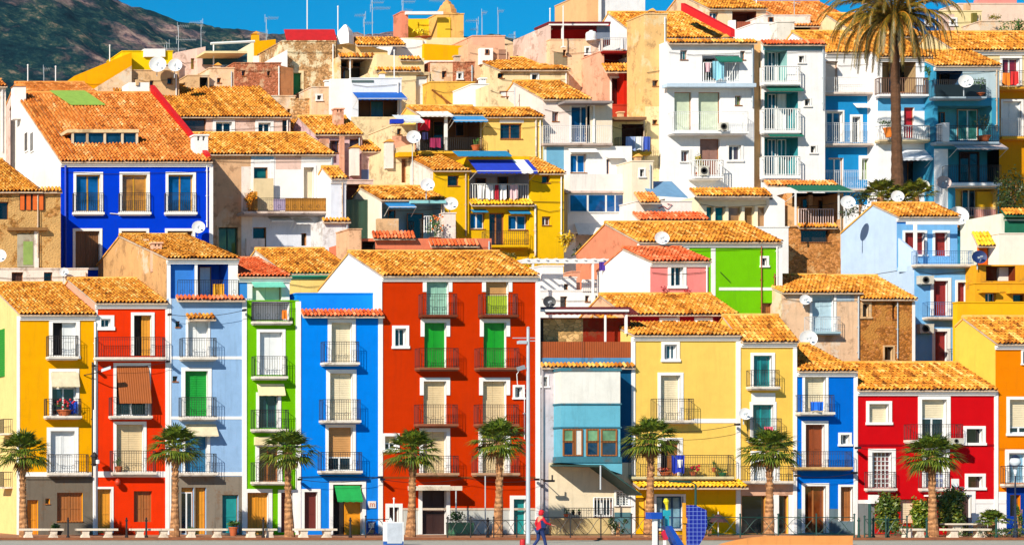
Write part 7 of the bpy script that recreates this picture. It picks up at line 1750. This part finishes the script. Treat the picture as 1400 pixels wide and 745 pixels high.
# walking to the right: x forward
hip, kneeF, ankF, kneeB, ankB = (0, 0, 0.93), (0.16, -0.08, 0.52), (0.24, -0.09, 0.09), (-0.02, 0.09, 0.5), (-0.26, 0.1, 0.13)
J = [((0, 0, 0.95), 0.12), ((0.02, 0, 1.2), (0.11, 0.13)), ((0.03, 0, 1.4), (0.1, 0.16)), ((0.05, 0, 1.5), 0.055), ((0.08, 0, 1.60), 0.085), ((0.1, 0, 1.68), 0.095), ((0.1, 0, 1.74), 0.07),
     ((0.03, -0.19, 1.42), 0.055), ((0.14, -0.25, 1.2), 0.042), ((0.42, -0.24, 1.1), 0.03), ((0.5, -0.24, 1.08), 0.028),
     ((0.03, 0.19, 1.42), 0.055), ((-0.06, 0.25, 1.16), 0.042), ((0.05, 0.24, 0.94), 0.03), ((0.08, 0.24, 0.87), 0.028),
     ((0.03, -0.09, 0.88), 0.085), (kneeF, 0.055), (ankF, 0.038), ((0.36, -0.09, 0.04), 0.032), ((-0.01, 0.09, 0.88), 0.085), (kneeB, 0.055), (ankB, 0.038), ((-0.17, 0.1, 0.04), 0.032)]
E = [(0, 1), (1, 2), (2, 3), (3, 4), (4, 5), (5, 6), (2, 7), (7, 8), (8, 9), (9, 10), (2, 11), (11, 12), (12, 13), (13, 14), (0, 15), (15, 16), (16, 17), (17, 18), (0, 19), (19, 20), (20, 21), (21, 22)]
skin_mesh('body', J, E, SKIN, proot, (0, 0, 0))
def gro(l, k): return [(p, tuple(x * k for x in r) if isinstance(r, tuple) else r * k) for p, r in l]
JJ = gro([((0, 0, 0.86), 0.15), J[0], J[1], J[2], ((0.05, 0, 1.49), 0.06), J[7], J[8], ((0.38, -0.24, 1.11), 0.036), J[11], J[12], ((0.03, 0.24, 0.98), 0.036)], 1.22)
skin_mesh('jacket', JJ, [(0, 1), (1, 2), (2, 3), (3, 4), (3, 5), (5, 6), (6, 7), (3, 8), (8, 9), (9, 10)], JK, proot, (0, 0, 0))
skin_mesh('trousers', gro([J[0], J[15], J[16], ((0.235, -0.09, 0.13), 0.05), J[19], J[20], ((-0.25, 0.1, 0.17), 0.05)], 1.25), [(0, 1), (1, 2), (2, 3), (0, 4), (4, 5), (5, 6)], TR, proot, (0, 0, 0))
skin_mesh('hood', [((0.04, 0, 1.5), 0.1), ((0.05, 0, 1.6), 0.115), ((0.075, 0, 1.69), 0.118), ((0.085, 0, 1.77), 0.085)], [(0, 1), (1, 2), (2, 3)], JK, proot, (0, 0, 0))
for p, q_ in (((0.24, -0.09, 0.05), (0.38, -0.09, 0.035)), ((-0.27, 0.1, 0.09), (-0.15, 0.1, 0.035))): skin_mesh('shoe', [(p, 0.055), (q_, 0.045)], [(0, 1)], SH, proot, (0, 0, 0))
m = MB()
for t in range(5):                                   # fingers and thumb of the reaching hand
    y = -0.27 + 0.017 * t; m.tube([(0.5, y, 1.085), (0.55, y, 1.07), (0.575 + 0.006 * (2 - abs(2 - t)), y, 1.045)], [0.01, 0.009, 0.006], 5)
m.build('fingers', SKIN, proot)
m = MB(); m.lathe((0.185, 0, 1.665), [(0.02, 0), (0.014, 0.02), (0.004, 0.03)], 6, (1, 0, -0.2))
for s_ in (-1, 1): m.lathe((0.182, s_ * 0.035, 1.70), [(0.012, 0), (0.008, 0.008), (0.002, 0.01)], 6, (1, 0, 0))
m.build('face', SKIN, proot)
m = MB(); m.prism([(-0.05, -0.16, 1.3), (0.12, -0.17, 1.32), (0.14, -0.18, 1.0), (-0.02, -0.17, 0.98)], (0, -0.06, 0)); tag(m.build('shoulder_bag', TR), 'dark blue bag at the side of the walking person', 'bag').location = (X, Y, -0.15)
print('objects', len(bpy.data.objects))
